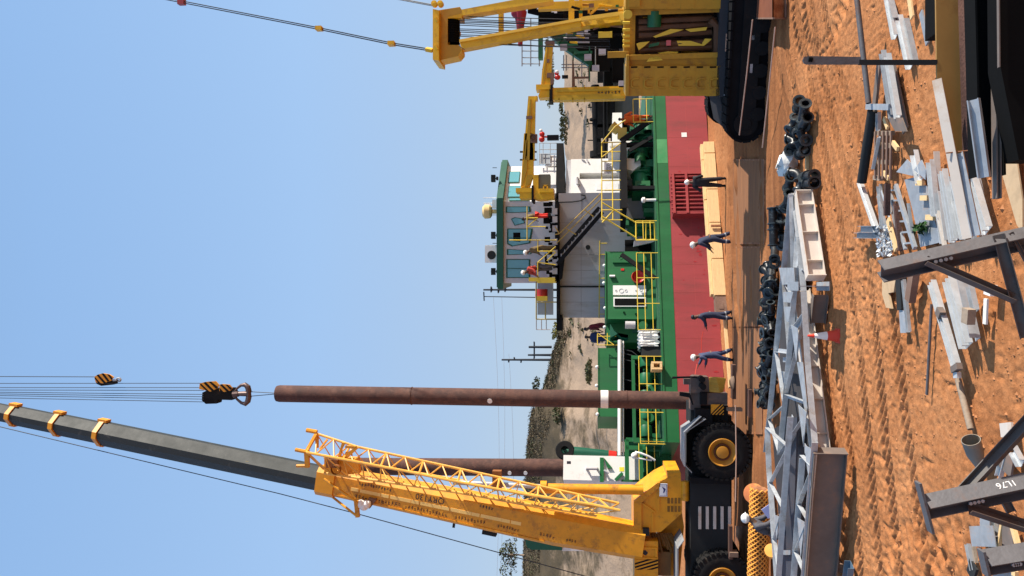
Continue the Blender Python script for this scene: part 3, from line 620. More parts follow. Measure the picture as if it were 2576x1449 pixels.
# second pile standing in the frame far left
sp = thing('standing_spud_pile', 'rusty spud pile standing in the barge frame behind the lattice jib', 'pile', W(1600, 1177, 47))
b = MB(); b.tube([W(1640, 1178, 44.5), W(1180, 1175, 44.5), W(905, 1173, 44.5), W(828, 1172, 44.5)], .49, 28); b.build('pipe', M_rust, sp)
b = MB()
for x in (1282, 1322): c = W(x, 1190, 44.5 - .49); b.lathe([(-.03, 0), (-.03, .11), (.05, .11)], c, Vector((0, 1, 0)), 14)
b.build('spot_mark', M_wht, sp)
# hull continues dark beyond the step: lower left deck
# ---- grey superstructure, wheelhouse
YG = 46.0
def wx(y, Y=YG): return (724.5 - y) * S / F * Y / math.cos(0)   # world x of column y near the horizon
def WP(x, y, Y): return W(x, y, Y)
def fbox(b, x0, x1, y0, y1, Y, d):         # box facing the viewer squarely: picture rect on depth Y, thickness d going away
    a = W(x0, y0, Y); c = W(x1, y1, Y); b.box(((a.x + c.x) / 2, Y + d / 2, (a.z + c.z) / 2), (abs(a.x - c.x), d, abs(a.z - c.z)))
sup = bm('superstructure', M_gry, lambda b: (fbox(b, 1405, 1660, 486, 800, YG, 6.5)))
bm('drain_pipe', M_dgr, lambda b: (b.tube([W(1405, 721, YG - .08), W(1525, 721, YG - .08)], .05, 8), b.tube([W(1405, 509, YG - .08), W(1440, 508, YG - .08), W(1460, 505, YG - .1), W(1473, 498, YG - .1), W(1472, 492, YG - .1), W(1461, 490, YG - .1)], .035, 8)), sup)
bm('porthole', M_dgr, lambda b: [b.lathe([(0, 0), (0, .14), (.04, .14)], W(x, y, YG - .04), Vector((0, 1, 0)), 14) for x, y in [(1479, 622)]], sup)
bm('wall_rail', M_yel3, lambda b: (b.tube([W(1509, 605, YG - .5), W(1507, 800, YG - .5)], .03, 6), [b.tube([W(1509, y, YG - .5), W(1527, y, YG - .5)], .025, 6) for y in (612, 640, 700, 748, 790)]), sup)
bm('panel_seam', mat('seam_grey', (.27, .25, .25), .6), lambda b: [b.tube([W(1406, y, YG - .004), W(1520, y, YG - .004)], .008, 4) for y in (560, 640, 680, 760)] + [b.tube([W(1462, 490, YG - .004), W(1462, 798, YG - .004)], .008, 4)], sup)
# upper platform deck, black edge
YP = 45.0
pf = bm('upper_platform', M_blk, lambda b: (fbox(b, 1396, 1406, 508, 712, YP, 7), fbox(b, 1400, 1408, 700, 800, YP + .3, 6), b.prism([W(1400, 712, YP), W(1414, 700, YP), W(1420, 650, YP), W(1414, 640, YP), W(1406, 640, YP), W(1400, 640, YP)][::-1], Vector((0, .3, 0)))))
bm('platform_end', M_blk, lambda b: fbox(b, 1400, 1414, 792, 832, YP + .5, 2), pf)
# dark clutter under the platform: small boxes and lights
def clut(b):
    r_ = random.Random(5)
    for k in range(26):
        y = r_.uniform(512, 705); x = r_.uniform(1372, 1392); a = W(x, y, YP + .15); b.box(a, (r_.uniform(.1, .45), .3, r_.uniform(.1, .45)))
bm('platform_box', M_gry, lambda b: [b.box(W(1396, y, YP - .05), (.35, .2, .28)) for y in (532, 552, 575, 608, 636, 660, 682)], pf)
bm('platform_gear', M_dark, clut, pf)

# wheelhouse: a polygon, shaded face towards the viewer, bright face turned to the right
YWh = 46.6
xl, xr = W(1350, 712, YWh).x, W(1350, 506, YWh).x
zf, zr_ = W(1395, 600, YWh).z, W(1267, 600, YWh).z
dr = Vector((math.cos(R(42)), math.sin(R(42)), 0)); cr_ = Vector((xr, YWh, 0))
def at_y(p, d, y):      # move from p along d until column y
    u = (724.5 - y) * S / F; k = (u * p.y * 1.0 - p.x) / (d.x - u * d.y); return p + d * k
kcol = at_y(cr_, dr, 417)
foot = [Vector((xl, YWh, 0)), cr_, kcol, kcol + Vector((-.3, 2.6, 0)), Vector((xl + .2, YWh + 4.2, 0))]
wheel = bm('wheelhouse', M_wht, lambda b: b.prism([p + Z3 * zf for p in foot], Z3 * (zr_ - zf)))
M_whsh = mat('shaded_white_wall', (.58, .55, .54), .5, var=.05, dirt=(.4, .33, .33), dirt_amt=.1)  # wheelhouse white darkened to paint the front wall in shade
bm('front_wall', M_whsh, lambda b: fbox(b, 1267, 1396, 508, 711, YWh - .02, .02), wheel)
ctr = sum(foot, Vector()) / 5
def out(p, k): return p + (p - ctr).normalized() * k
bm('roof', M_dkgrn, lambda b: (b.prism([out(p, .42) + Z3 * (zr_) for p in foot], Z3 * .34), b.prism([out(p, .30) + Z3 * (zr_ + .34) for p in foot], Z3 * .06)), wheel)
def win(x0, x1, y0, y1, shape=None):
    if shape: pts = shape
    else: pts = [(x0, y0), (x0, y1), (x1, y1), (x1, y0)]
    cxm = sum(p[0] for p in pts) / len(pts); cym = sum(p[1] for p in pts) / len(pts)
    f = MB(); f.prism([W(cxm + (x - cxm) * 1.10 + (1.2 if x > cxm else -1.2), cym + (y - cym) * 1.04 + (1.2 if y > cym else -1.2), YWh - .06) for x, y in pts], Vector((0, .035, 0))); fo = f.build('window_frame', M_dkgrn, wheel)
    if max(p[1] for p in pts) - min(p[1] for p in pts) > 25:
        g = MB(); xm = [p[0] for p in pts]; ym = sum(p[1] for p in pts) / len(pts); g.bar(W(min(xm), ym, YWh - .085), W(max(xm), ym, YWh - .085), .035); g.build('mullion', M_dkgrn, wheel)
    g = MB(); g.prism([W(x, y, YWh - .07) for x, y in pts], Vector((0, .006, 0))); g.build('window', M_glass, wheel)
win(0, 0, 0, 0, [(1276, 521), (1276, 533), (1292, 534), (1331, 532), (1330, 521)])
win(1288, 1312, 548, 566, [(1288, 552), (1296, 566), (1318, 560), (1316, 552), (1296, 548)])
win(1279, 1322, 577, 610, [(1279, 577), (1279, 612), (1290, 618), (1330, 610), (1336, 577)])
win(1281, 1330, 630, 640, [(1279, 628), (1279, 640), (1332, 638), (1338, 632)])
win(1277, 1330, 654, 698, [(1277, 654), (1277, 697), (1330, 697), (1330, 654)])
bm('interior_desk', M_dark, lambda b: b.prism([W(1291, 585, YWh - .08), W(1291, 606, YWh - .08), W(1309, 608, YWh - .08), W(1309, 585, YWh - .08)], Vector((0, .008, 0))), wheel)
def win2(ya, yb, xa, xb):
    for nm, mm, off, g in (('window_frame', M_dkgrn, .05, 1.6), ('window', M_glass, .065, 0)):
        nrm = Vector((dr.y, -dr.x, 0)); p = at_y(cr_, dr, ya + g) + nrm * off; q = at_y(cr_, dr, yb - g) + nrm * off; Ym = (p.y + q.y) / 2
        za, zb_ = W(xa - g, 450, Ym).z, W(xb + g, 450, Ym).z
        b = MB(); b.prism([p + Z3 * za, q + Z3 * za, q + Z3 * zb_, p + Z3 * zb_], -nrm * .03); b.build(nm, mm, wheel)
win2(458, 433, 1281, 1306); win2(495, 469, 1280, 1320); win2(504, 500, 1282, 1330)
# roof gear
zt_ = zr_ + .4
def lampset(y, label=None):
    b = MB(); p = W(1248, y, YWh + .6); p.z = zt_; b.box(p + Z3 * .06, (.2, .2, .12)); b.tube([p, p + Z3 * .32], .03, 6); b.box(p + Z3 * .3, (.42, .3, .25)); b.lathe([(0, .1), (.06, .12)], p + Vector((0, -.21, .3)), Vector((0, -1, 0)), 10); b.build('floodlight', M_dgr, wheel)
for y in (449, 592, 683): lampset(y)
b = MB(); p = W(1248, 640, YWh + .8); p.z = zt_; b.box(p + Z3 * .42, (1.0, .5, .78)); au = b.build('air_conditioner', M_wht, wheel)
b = MB(); b.lathe([(0, 0), (0, .26), (.03, .26), (.03, .0)], p + Vector((-.05, -.29, .40)), Vector((0, 1, 0)), 20); b.build('fan_grille', M_dgr, au)
b = MB(); b.box(p + Vector((.53, 0, .42)), (.05, .46, .74)); b.build('side_cover', M_wht, au)
p = W(1248, 532, YWh + 1.0); p.z = zt_
bm('radar', mat('faded_yellow', (.72, .5, .22), .6, var=.1), lambda b: (b.lathe([(0, .3), (.1, .42), (.42, .44), (.55, .3), (.55, 0)], p + Z3 * .45, Z3, 18), b.tube([p, p + Z3 * .5], .14, 10)), wheel)
bm('roof_box', M_wht, lambda b: b.box(p + Vector((.45, 0, .2)), (.5, .4, .4)), wheel)
bm('antenna', M_wht, lambda b: [b.tube([p + Vector((dx, .1, 0)), p + Vector((dx, .1, h_))], .022, 5) for dx, h_ in ((.85, 1.0), (.52, .98), (-.2, .6))], wheel)
bm('antenna_peg', M_dgr, lambda b: [b.tube([W(1250, y, YWh + .4), W(1239, y, YWh + .4)], .02, 5) for y in (422, 612)], wheel)
# raised bridge, railings and stairs on the viewer's side
def tubes(name, m, segs, r, parent, Y=44.6):
    b = MB()
    for sg_ in segs: b.tube([W(x, y, Y) for x, y in sg_], r, 6)
    return b.build(name, m, parent)
M_yelsh = M_yel3
tubes('bridge_rail', M_yelsh, [[(1326, 548), (1353, 548)], [(1326, 570), (1373, 570)], [(1326, 519), (1326, 571)], [(1326, 571), (1353, 548)], [(1326, 604), (1396, 604)], [(1281, 604), (1400, 604)], [(1326, 571), (1326, 604)], [(1398, 620), (1353, 660), (1353, 704)], [(1398, 634), (1376, 656)], [(1353, 604), (1353, 632)], [(1353, 632), (1396, 632)], [(1353, 660), (1398, 666)], [(1353, 704), (1398, 704)], [(1376, 700), (1376, 712)]], .03, sup)
bm('yellow_toe_board', M_yel3, lambda b: (fbox(b, 1330, 1396, 698, 708, 44.5, .08), fbox(b, 1352, 1398, 708, 712, 44.5, .05)), sup)
bm('left_screen', mat('screen_grey', (.33, .36, .36), .6, var=.08), lambda b: fbox(b, 1352, 1392, 709, 792, YP + 1.5, .05), sup)
tubes('left_rail', mat('dull_rail', (.42, .33, .12), .6), [[(1349, 709), (1349, 803)], [(1349, 803), (1400, 803)], [(1349, 709), (1400, 709)], [(1372, 803), (1372, 760)], [(1349, 760), (1400, 760)]], .04, sup, 44.9)
tubes('left_rail', M_gry, [[(1349, 803), (1349, 829)], [(1362, 803), (1362, 829)], [(1349, 829), (1384, 829)], [(1374, 803), (1374, 829)]], .03, sup, 45.3)
rb = thing('hose_reel', 'red hose reel with a yellow side behind the platform screen', 'reel', W(1375, 740, 45.2))
b = MB(); b.lathe([(-.25, 0), (-.25, .36), (.25, .36), (.25, 0)], W(1362, 738, 45.6), Vector((1, 0, .0)), 20); b.build('drum', mat('reel_red', (.45, .03, .03), .5), rb)
b = MB(); fbox(b, 1350, 1377, 745, 757, 45.2, .3); b.build('guard', M_yel3, rb)
# main stair, dark, with steps
st = bm('stair', M_blk, lambda b: (b.bar(W(1402, 664, 44.3), W(1516, 533, 44.3), .08, .22), b.bar(W(1393, 655, 45.1), W(1508, 522, 45.1), .08, .22)))
def steps(b):
    for k in range(13):
        q = (k + .5) / 13; p = W(1399 + 114 * q, 660 - 132 * q, 44.7); b.box(p, (.28, .78, .03))
bm('stair_tread', M_gry, steps, st)
tubes('stair_rail', mat('mustard_rail', (.48, .30, .06), .55), [[(1396, 590), (1407, 588), (1512, 486)], [(1400, 612), (1513, 500)], [(1424, 575), (1449, 590)], [(1471, 528), (1493, 545)], [(1396, 570), (1407, 588)]], .03, st, 44.2)
# lower yellow stair at the rail
yst = tubes('lower_stair', M_yel3, [[(1515, 510), (1545, 528), (1600, 560), (1600, 603)], [(1515, 545), (1600, 598)], [(1515, 560), (1545, 528)], [(1600, 560), (1646, 560)], [(1600, 603), (1648, 603)], [(1600, 560), (1600, 603)], [(1625, 560), (1625, 603)], [(1646, 560), (1648, 603)]], .04, barge, 42.0)
bm('stair_chute', M_galv, lambda b: b.prism([W(1596, 605, 41.5), W(1594, 620, 41.5), W(1640, 610, 41.5), W(1652, 603, 41.5), W(1610, 603, 41.5)], Vector((0, .5, 0))), yst)
# ---- white engine-control block with slot, lit face
BT = 3.6
ba, bb = L(486, BT), L(396, BT); z_t, z_b = BP(1436, 440, BT).z, BP(1562, 440, BT).z
def blockf(b):
    zs0, zs1 = BP(1461, 440, BT).z, BP(1555, 440, BT).z; sa_, sb_ = L(447, BT), L(432, BT)
    zt_i = BP(1458, 440, BT).z
    b.bbox(ba, sa_, BT, BT + 3, z_b, z_t); b.bbox(sb_, bb, BT, BT + 3, z_b, z_t); b.bbox(sa_, sb_, BT + .7, BT + 3, z_b, z_t); b.bbox(sa_, sb_, BT, BT + .7, zt_i, z_t)
blk = bm('control_block', M_wht, blockf)
bm('slot_back', M_dark, lambda b: b.bbox(L(446.6, BT), L(438, BT), BT + .62, BT + .69, z_b + .1, BP(1460, 440, BT).z), blk)
bm('block_door', M_wht, lambda b: (brect(b, 1520, 1556, 462, 478, BT, .03), brect(b, 1500, 1512, 462, 478, BT, .03)), blk)
bm('block_handle', M_gry, lambda b: b.tube([BP(1452, 448, BT), BP(1452, 448, BT - .3), BP(1452, 462, BT - .3), BP(1456, 466, BT)], .08, 8), blk)
bm('wiper', M_gry, lambda b: [b.bar(BP(1463, 400, BT - .05), BP(1471, 404, BT - .05), .06), b.bar(BP(1476, 401, BT - .05), BP(1480, 408, BT - .05), .08)], blk)
bm('lower_base', M_gry, lambda b: b.bbox(ba - .2, bb + .3, BT - .1, BT + 4, ZD, z_b - .02), blk)
sg = bm('notice_board', M_sign, lambda b: brect(b, 1520, 1541, 408, 437, .9, .03))
for k in range(5):
    p = BP(1527 + k * 2.6, 422, .86); marks('notice_text', [8, 11, 7, 9, 5][k], M_ink, sg, p, Vector((BE.x, BE.y, 0)), Z3, .10)
# rail in front of the block with a mid gate, upper deck rails right
for (y0, y1, t, zz) in [(396, 552, .8, None)]:
    za, zb_, zc = BP(1514, 470, .8).z, BP(1541, 470, .8).z, BP(1562, 470, .8).z
    b = MB(); n = 6; s_a, s_b = L(552, .8), L(355, .8)
    for z in (za, zb_): b.tube([B(s_a, .8, z), B(s_b, .8, z)], .03, 6)
    for k in range(9): s = s_a + (s_b - s_a) * k / 8; b.tube([B(s, .8, zc - .05), B(s, .8, za)], .03, 6)
    b.build('railing', M_yel3, barge)
wkt = BP(1563, 470, .7).z
wk = bm('walkway', M_blk, lambda b: (b.bbox(L(522, .7), L(355, .7), .7, 3.5, wkt - .28, wkt), b.bbox(L(522, .7), L(355, .7), .66, .7, wkt - .32, wkt + .03), b.bar(BP(1563, 355, .7), BP(1640, 300, .7), .12, .3), b.bar(BP(1582, 380, .7), BP(1640, 345, .7), .1, .2), b.bar(BP(1563, 640, .9), BP(1648, 700, .9), .1, .22), [b.bbox(L(y, .9) - .1, L(y, .9) + .1, .9, 1.1, ZD, wkt) for y in (470, 360)]))
bm('upper_walk_edge', M_blk, lambda b: b.prism([BP(1400, 360, 4), BP(1400, 484, 4), BP(1424, 484, 4), BP(1420, 470, 4), BP(1422, 440, 4), BP(1416, 400, 4), BP(1418, 360, 4)], BN * 3))
bm('cantilever_deck', M_gry, lambda b: (b.bbox(L(486, 4.2), L(398, 4.2), 4.2, 7, BP(1436, 440, 4.2).z, BP(1424, 440, 4.2).z)))
# upper deck boxes at right of the wheelhouse
bm('deck_locker', M_wht, lambda b: (b.bbox(L(460, 4.2), L(416, 4.2), 4.2, 5.0, BP(1399, 440, 4.2).z, BP(1357, 440, 4.2).z), b.bbox(L(412, 4.2), L(385, 4.2), 4.2, 5.0, BP(1399, 400, 4.2).z, BP(1372, 400, 4.2).z), b.bbox(L(482, 4.3), L(448, 4.3), 4.3, 5.5, BP(1400, 440, 4.3).z, BP(1384, 440, 4.3).z)))
bm('locker_mesh', M_galv2, lambda b: brect(b, 1358, 1384, 388, 411, 4.15, .03))
b = MB()
for x in (1357, 1366, 1384): b.tube([BP(x, 360, 4.0), BP(x, 415, 4.0)], .025, 6)
for y in (360, 376, 387, 412): b.tube([BP(1356, y, 4.0), BP(1400, y, 4.0)], .025, 6)
b.build('railing', M_galv, barge)
bm('vent_pipe', M_dgr, lambda b: [b.tube([BP(1308, y, 6), BP(1350, y, 6)], .06, 8) for y in (382, 402)])
# deck winches below the walkway, left of the block and right part of the deck
def winch(b):
    for (x, y, r, l) in [(1612, 478, .45, .9), (1598, 392, .3, .7), (1615, 402, .35, .6), (1632, 380, .3, .7), (1625, 450, .3, .5), (1610, 345, .28, .8), (1632, 335, .3, .6)]:
        b.lathe([(0, r * 1.25), (.06, r * 1.25), (.07, r), (l, r), (l + .01, r * 1.25), (l + .07, r * 1.25), (l + .07, 0)], BP(x, y, 1.8), BE, 16)
    r_ = random.Random(8)
    for k in range(34):
        y = r_.uniform(318, 600); x = r_.uniform(1592, 1640); t = r_.uniform(1.5, 4); s = L(y, t); b.bbox(s, s + r_.uniform(.1, .5), t, t + .5, ZD, ZD + r_.uniform(.3, 1.5))
bm('deck_winch', M_grn2, winch)
bm('winch_cover', M_grn, lambda b: (brect(b, 1597, 1635, 462, 480, 1.6, .3), b.lathe([(0, .3), (.5, .3)], BP(1610, 410, 1.3), BE, 12)))
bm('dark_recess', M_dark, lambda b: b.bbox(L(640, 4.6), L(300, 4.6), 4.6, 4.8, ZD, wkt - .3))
bm('white_hood', M_wht, lambda b: b.prism([BP(1575, 398, 1.3), BP(1575, 425, 1.3), BP(1592, 430, 1.3), BP(1612, 415, 1.3), BP(1610, 400, 1.3)], BN * 1.0))
bm('white_cabinet', M_wht, lambda b: (b.bbox(L(377, 2.6), L(352, 2.6), 2.6, 3.6, BP(1590, 365, 2.6).z, BP(1530, 365, 2.6).z), b.bbox(L(352, 4), L(280, 4), 4, 5.5, BP(1565, 320, 4).z, BP(1541, 320, 4).z)))
bm('cabinet_vent', M_dgr, lambda b: [brect(b, 1553, 1563, y, y + 2, 3.9, .04) for y in (338, 342, 346)])
bm('pump_bracket', mat('brass_yellow', (.6, .42, .08), .5), lambda b: (b.lathe([(0, .25), (.5, .32), (.55, 0)], BP(1556, 330, 1.2), Vector((.6, 0, .8)), 12), b.box(BP(1565, 336, 1.2), (.6, .4, .5)), b.tube([BP(1552, 318, 1.2), BP(1563, 326, 1.2), BP(1566, 345, 1.2)], .08, 8)))
tubes('stair_rail', M_yel3, [[(1513, 360), (1548, 318), (1574, 302)], [(1513, 396), (1562, 360)]], .03, barge, 41.5)
# black suction pipe along the far side, right
bm('suction_pipe', M_blk, lambda b: (b.tube([W(1497, 215, 52), W(1500, 300, 52), W(1503, 396, 52)], .27, 14), b.lathe([(0, .42), (.12, .42), (.12, .27)], W(1499, 303, 52), Vector((1, 0, 0)), 16), b.lathe([(0, .5), (.4, .5), (.4, 0)], W(1503, 396, 52), Vector((1, 0, 0)), 16), [b.tube([W(1478, y, 52), W(1500, y, 52)], .04, 5) for y in (270, 311, 353)]))
bm('far_machinery', M_blk, lambda b: [b.tube([W(x, 80, 50), W(x, 400, 50)], .08, 6) for x in (1520, 1528)] + [b.box(W(1525, y, 50.3), (w_, .5, 1.1)) for y, w_ in ((120, 1.2), (160, 1), (190, .8), (262, .6), (298, 1.2), (330, .8), (372, .7))])
bm('far_bulwark', mat('blue_grey', (.10, .10, .115), .6), lambda b: (b.box(W(1575, 230, 51), (13, .4, 1.6)), b.box(W(1541, 230, 50.8), (13, .1, .25))))
# ================================================================ rough terrain crane, left
CY0 = 31.0
crane = thing('mobile_crane', 'yellow and black rough terrain mobile crane holding up the rusty pile', 'crane', W(1883, 1300, 31.0))
def cm(name, m, fn, parent=crane, **k):
    b = MB(); fn(b); return b.build(name, m, parent, **k)
def qbox(b, n, x0, x1, y0, y1, Y, d):
    a = Q(n, x0, y0); c = Q(n, x1, y1); fbox(b, a[0], c[0], a[1], c[1], Y, d)
def qpoly(b, n, pts, Y, d): b.prism([QW(n, x, y, Y) for x, y in pts], Vector((0, d, 0)))
# wheels
def wheel_at(y, Y, side):
    c = W(1809, y, CY0); c = Vector((c.x * Y / CY0 if side < 0 else c.x * 1.0, Y, 1.16)); n = Vector((0, 1, 0))
    b = MB(); r = 1.15
    b.lathe([(0.06, .5), (0.0, .62), (.0, .86), (.05, 1.02), (.14, 1.08), (.62, 1.08), (.72, 1.0), (.74, .6)], c, n, 40)
    for k in range(34):
        a = 2 * math.pi * k / 34; rad = Vector((math.cos(a), 0, math.sin(a))); tan = Vector((-math.sin(a), 0, math.cos(a)))
        for o_, sk in ((.17, .10), (.55, -.10)): b.box(c + rad * 1.075 + n * o_ + tan * (.03 if o_ > .3 else 0), (.12, .34, .08), (tan, (n + tan * sk * 2).normalized(), rad))
        b.box(c + rad * 1.0 + n * .05, (.09, .06, .12), (tan, n, rad))
    w = b.build('wheel', M_rub, crane)
    b = MB(); b.lathe([(.05, .56), (-.02, .52), (.02, .47), (.10, .40), (.12, .33), (.16, .32), (.16, 0)], c, n, 32); b.build('rim', M_rim, w)
    b = MB(); b.lathe([(.10, .335), (.04, .325), (.04, .27), (.155, .26)], c, n, 32); b.build('lock_ring', mat('dark_rim', (.12, .035, .01), .6), w)
    b = MB(); b.lathe([(.15, .25), (-.02, .235), (-.03, .2), (-.03, .0)], c, n, 28); b.build('hub', M_rim, w)
M_rim = mat('rim_ochre', (.52, .22, .02), .55, var=.1, dirt=(.3, .14, .04), dirt_amt=.3)
for y in (1138, 1463): wheel_at(y, 31.0, 1)
for y in (1138, 1463): wheel_at(y, 33.5, 1)
ch = cm('chassis', M_dgr, lambda b: (qbox(b, 11, 700, 1060, 590, 2200, 31.62, 1.9), qbox(b, 11, 690, 960, 130, 600, 32.1, 1.4), qbox(b, 8, 700, 1040, 1255, 1449, 31.9, 1.6), qbox(b, 11, 1040, 1072, 0, 2200, 32.2, .5)))
def steps_(b):
    for x in (770, 838, 905, 972, 1040): qbox(b, 11, x, x + 27, 820, 1025, 31.56, .06)
cm('step', M_beam, steps_, ch)
def fendf(b, pts, n=11, w=1.5):
    for (x0, y0), (x1, y1) in zip(pts[:-1], pts[1:]):
        p0, p1 = QW(n, x0, y0, 31.0), QW(n, x1, y1, 31.0); b.prism([p0, p1, p1 + Vector((0, w, 0)), p0 + Vector((0, w, 0))], Vector((0, 0, .05)) if abs(p1.x - p0.x) > .3 else Vector((.05, 0, 0)))
cm('fender', mat('fender_grey', (.26, .27, .28), .5, var=.15, dirt=(.3, .2, .13), dirt_amt=.3), lambda b: (fendf(b, [(840, 30), (655, 150), (655, 460), (712, 520)]), fendf(b, [(800, 8), (650, 150)], w=.5), fendf(b, [(640, 1135), (590, 1200), (590, 1330), (592, 1700)])))
cm('fender_lip', M_blk, lambda b: (qpoly(b, 11, [(850, 30), (665, 160), (665, 455), (720, 520), (720, 600), (800, 600), (700, 470), (700, 190), (870, 60)], 31.9, .1), qbox(b, 11, 700, 1060, 560, 620, 31.3, .4)))
# front bumper, winch, hoses
fr = cm('front_frame', mat('front_brown', (.11, .08, .07), .6, var=.25, dirt=(.25, .15, .1), dirt_amt=.4), lambda b: (qpoly(b, 8, [(700, 1010), (730, 990), (860, 1000), (890, 1130), (700, 1150)], 31.6, .6), qbox(b, 8, 850, 1035, 1145, 1250, 31.5, .5), qbox(b, 8, 700, 790, 1130, 1300, 31.7, .6), qbox(b, 8, 640, 700, 1015, 1068, 31.8, .3)))
cm('front_winch', M_blk, lambda b: (qbox(b, 8, 790, 850, 1140, 1250, 31.4, .5), b.lathe([(0, 0), (0, .12), (.5, .12), (.5, 0)], QW(8, 790, 1010, 31.5), Vector((0, -1, 0)), 12), b.lathe([(0, 0), (0, .12), (.5, .12), (.5, 0)], QW(8, 800, 1075, 31.5), Vector((0, -1, 0)), 12), [b.tube([QW(8, 600, 1140 + k * 8, 31.6), QW(8, 690, 1150 + k * 10, 31.5), QW(8, 720, 1250, 31.4)], .03, 6) for k in range(4)], b.tube([QW(8, 530, 1010, 31.7), QW(8, 700, 998, 31.6), QW(8, 760, 1005, 31.6)], .03, 6), b.tube([QW(8, 535, 1003, 31.8), QW(8, 760, 1000, 31.7)], .04, 6), qbox(b, 8, 740, 900, 1290, 1449, 31.4, .3)), fr)
cm('hose_bundle', mat('hose_yellow', (.5, .3, .04), .6, var=.2), lambda b: [b.tube([QW(8, 870, 1012 + k * 14, 31.6), QW(8, 930 + k * 4, 1010 + k * 15, 31.5), QW(8, 1015 - k * 3, 1020 + k * 13, 31.6)], .055, 7) for k in range(9)])
def hazard(name, n, x0, x1, y0, y1, Y, k, parent=None, slope=1.0):
    pl = cm(name, M_yel, lambda b: qbox(b, n, x0, x1, y0, y1, Y, .05), parent or crane)
    b = MB(); w = (y1 - y0) / k
    for i in range(-1, k + 1):
        ya = y0 + i * w; lo__, hi__ = ya, ya + w * .5; sh = (x1 - x0) * slope
        pts = []
        for (x, y) in [(x0, lo__ + sh), (x1, lo__), (x1, hi__), (x0, hi__ + sh)]: pts.append([x, y])
        def clip(P, lim, keep_gt):
            o = []
            for a in range(len(P)):
                p, q = P[a], P[(a + 1) % len(P)]; ip = (p[1] > lim) == keep_gt; iq = (q[1] > lim) == keep_gt
                if ip: o.append(p)
                if ip != iq: t_ = (lim - p[1]) / (q[1] - p[1]); o.append([p[0] + (q[0] - p[0]) * t_, lim])
            return o
        P = clip(pts, y0 + .01, True); P = clip(P, y1 - .01, False) if len(P) > 2 else []
        if len(P) > 2: qpoly(b, n, P, Y - .006, .005)
    b.build('hazard_stripe', M_blk, pl); return pl
hazard('hazard_plate', 8, 885, 1000, 1248, 1342, 31.3, 3)
orr = cm('outrigger', mat('outrigger_brown', (.10, .05, .035), .7, var=.3), lambda b: (qbox(b, 8, 1078, 1112, 890, 1200, 31.9, .4), qbox(b, 8, 1228, 1258, 1115, 1365, 30.6, .4), qbox(b, 11, 1050, 1080, 1000, 1300, 30.8, .3)))
cm('outrigger_float', mat('float_brown', (.2, .13, .09), .8), lambda b: (qbox(b, 8, 1035, 1170, 1282, 1312, 31.0, .35), qbox(b, 11, 1055, 1132, 1238, 1282, 30.7, .4), b.lathe([(0, .12), (.1, .3), (.14, .3), (.14, 0)], QW(8, 1055, 1050, 32.0) , Vector((0, 0, -1)), 14)), orr)
# superstructure
SY = 31.9
sup2 = cm('superstructure', M_yel, lambda b: (qpoly(b, 11, [(490, 515), (610, 515), (622, 800), (622, 880), (430, 1050), (185, 1060), (185, 770), (400, 605), (490, 560)], SY, 2.2), qpoly(b, 11, [(430, 1050), (622, 880), (640, 1000), (600, 1449), (440, 1449), (400, 1060)], SY + .9, 1.4)))
cm('edge_frame', M_yel, lambda b: (qpoly(b, 11, [(185, 770), (400, 605), (425, 605), (425, 640), (255, 785), (255, 1060), (185, 1060)], SY - .10, .1), qbox(b, 11, 400, 420, 605, 870, SY - .05, .05), qpoly(b, 11, [(250, 790), (265, 785), (380, 865), (376, 880)], SY - .06, .06), qpoly(b, 11, [(350, 880), (365, 880), (365, 1050), (350, 1050)], SY - .05, .05)), sup2)
cm('louvre', mat('louvre_dark', (.22, .10, .01), .6), lambda b: [qbox(b, 11, 490 + i * 32, 512 + i * 32, 740 + j * 75, 793 + j * 75, SY - .01, .012) for i in range(4) for j in range(2)], sup2)
sgn = cm('sign_plate', M_sign, lambda b: qbox(b, 11, 418, 490, 612, 730, SY - .10, .03), sup2)
cm('sign_mark', mat('sign_blue', (.03, .04, .15), .5), lambda b: (qbox(b, 11, 424, 484, 618, 622, SY - .106, .005), qbox(b, 11, 424, 484, 720, 724, SY - .106, .005), qbox(b, 11, 482, 486, 618, 724, SY - .106, .005), qpoly(b, 11, [(440, 640), (475, 660), (465, 690), (450, 700), (455, 670)], SY - .106, .005)), sgn)
cm('side_cylinder', M_yel, lambda b: b.tube([QW(11, 650, 592, SY), QW(11, 650, 762, SY)], [.16, .16], 14), sup2)
cm('fuel_cap', M_dgr, lambda b: (qbox(b, 11, 268, 325, 1020, 1085, SY - .2, .2),), sup2)
cm('lower_gear', mat('gear_brown', (.16, .07, .015), .6, var=.3), lambda b: [b.tube([QW(11, 350 + k * 24, 1060, SY + .5), QW(11, 380 + k * 30, 1180 + (k % 3) * 30, SY + .3)], .06, 6) for k in range(8)] + [qbox(b, 11, 400, 520, 1230, 1449, SY + .3, .4)], sup2)
cb = cm('cab_base', M_yel, lambda b: (qbox(b, 11, 190, 405, 1130, 2300, SY - .1, 1.5), qbox(b, 11, 215, 255, 1040, 1130, SY - .1, .6)))
cm('cab_panel', M_yel, lambda b: (qbox(b, 11, 218, 396, 1188, 1205, SY - .17, .07), qbox(b, 11, 218, 396, 1280, 1295, SY - .17, .07), qbox(b, 11, 218, 232, 1205, 1280, SY - .17, .07), qbox(b, 11, 380, 396, 1205, 1280, SY - .17, .07)), cb)
cm('cab_badge', M_ink, lambda b: (qpoly(b, 11, [(250, 1225), (290, 1215), (315, 1240), (295, 1265), (262, 1245)], SY - .115, .012)), cb)
hazard('hazard_plate', 11, 195, 405, 1300, 1392, SY - .12, 3, cb, slope=.30)
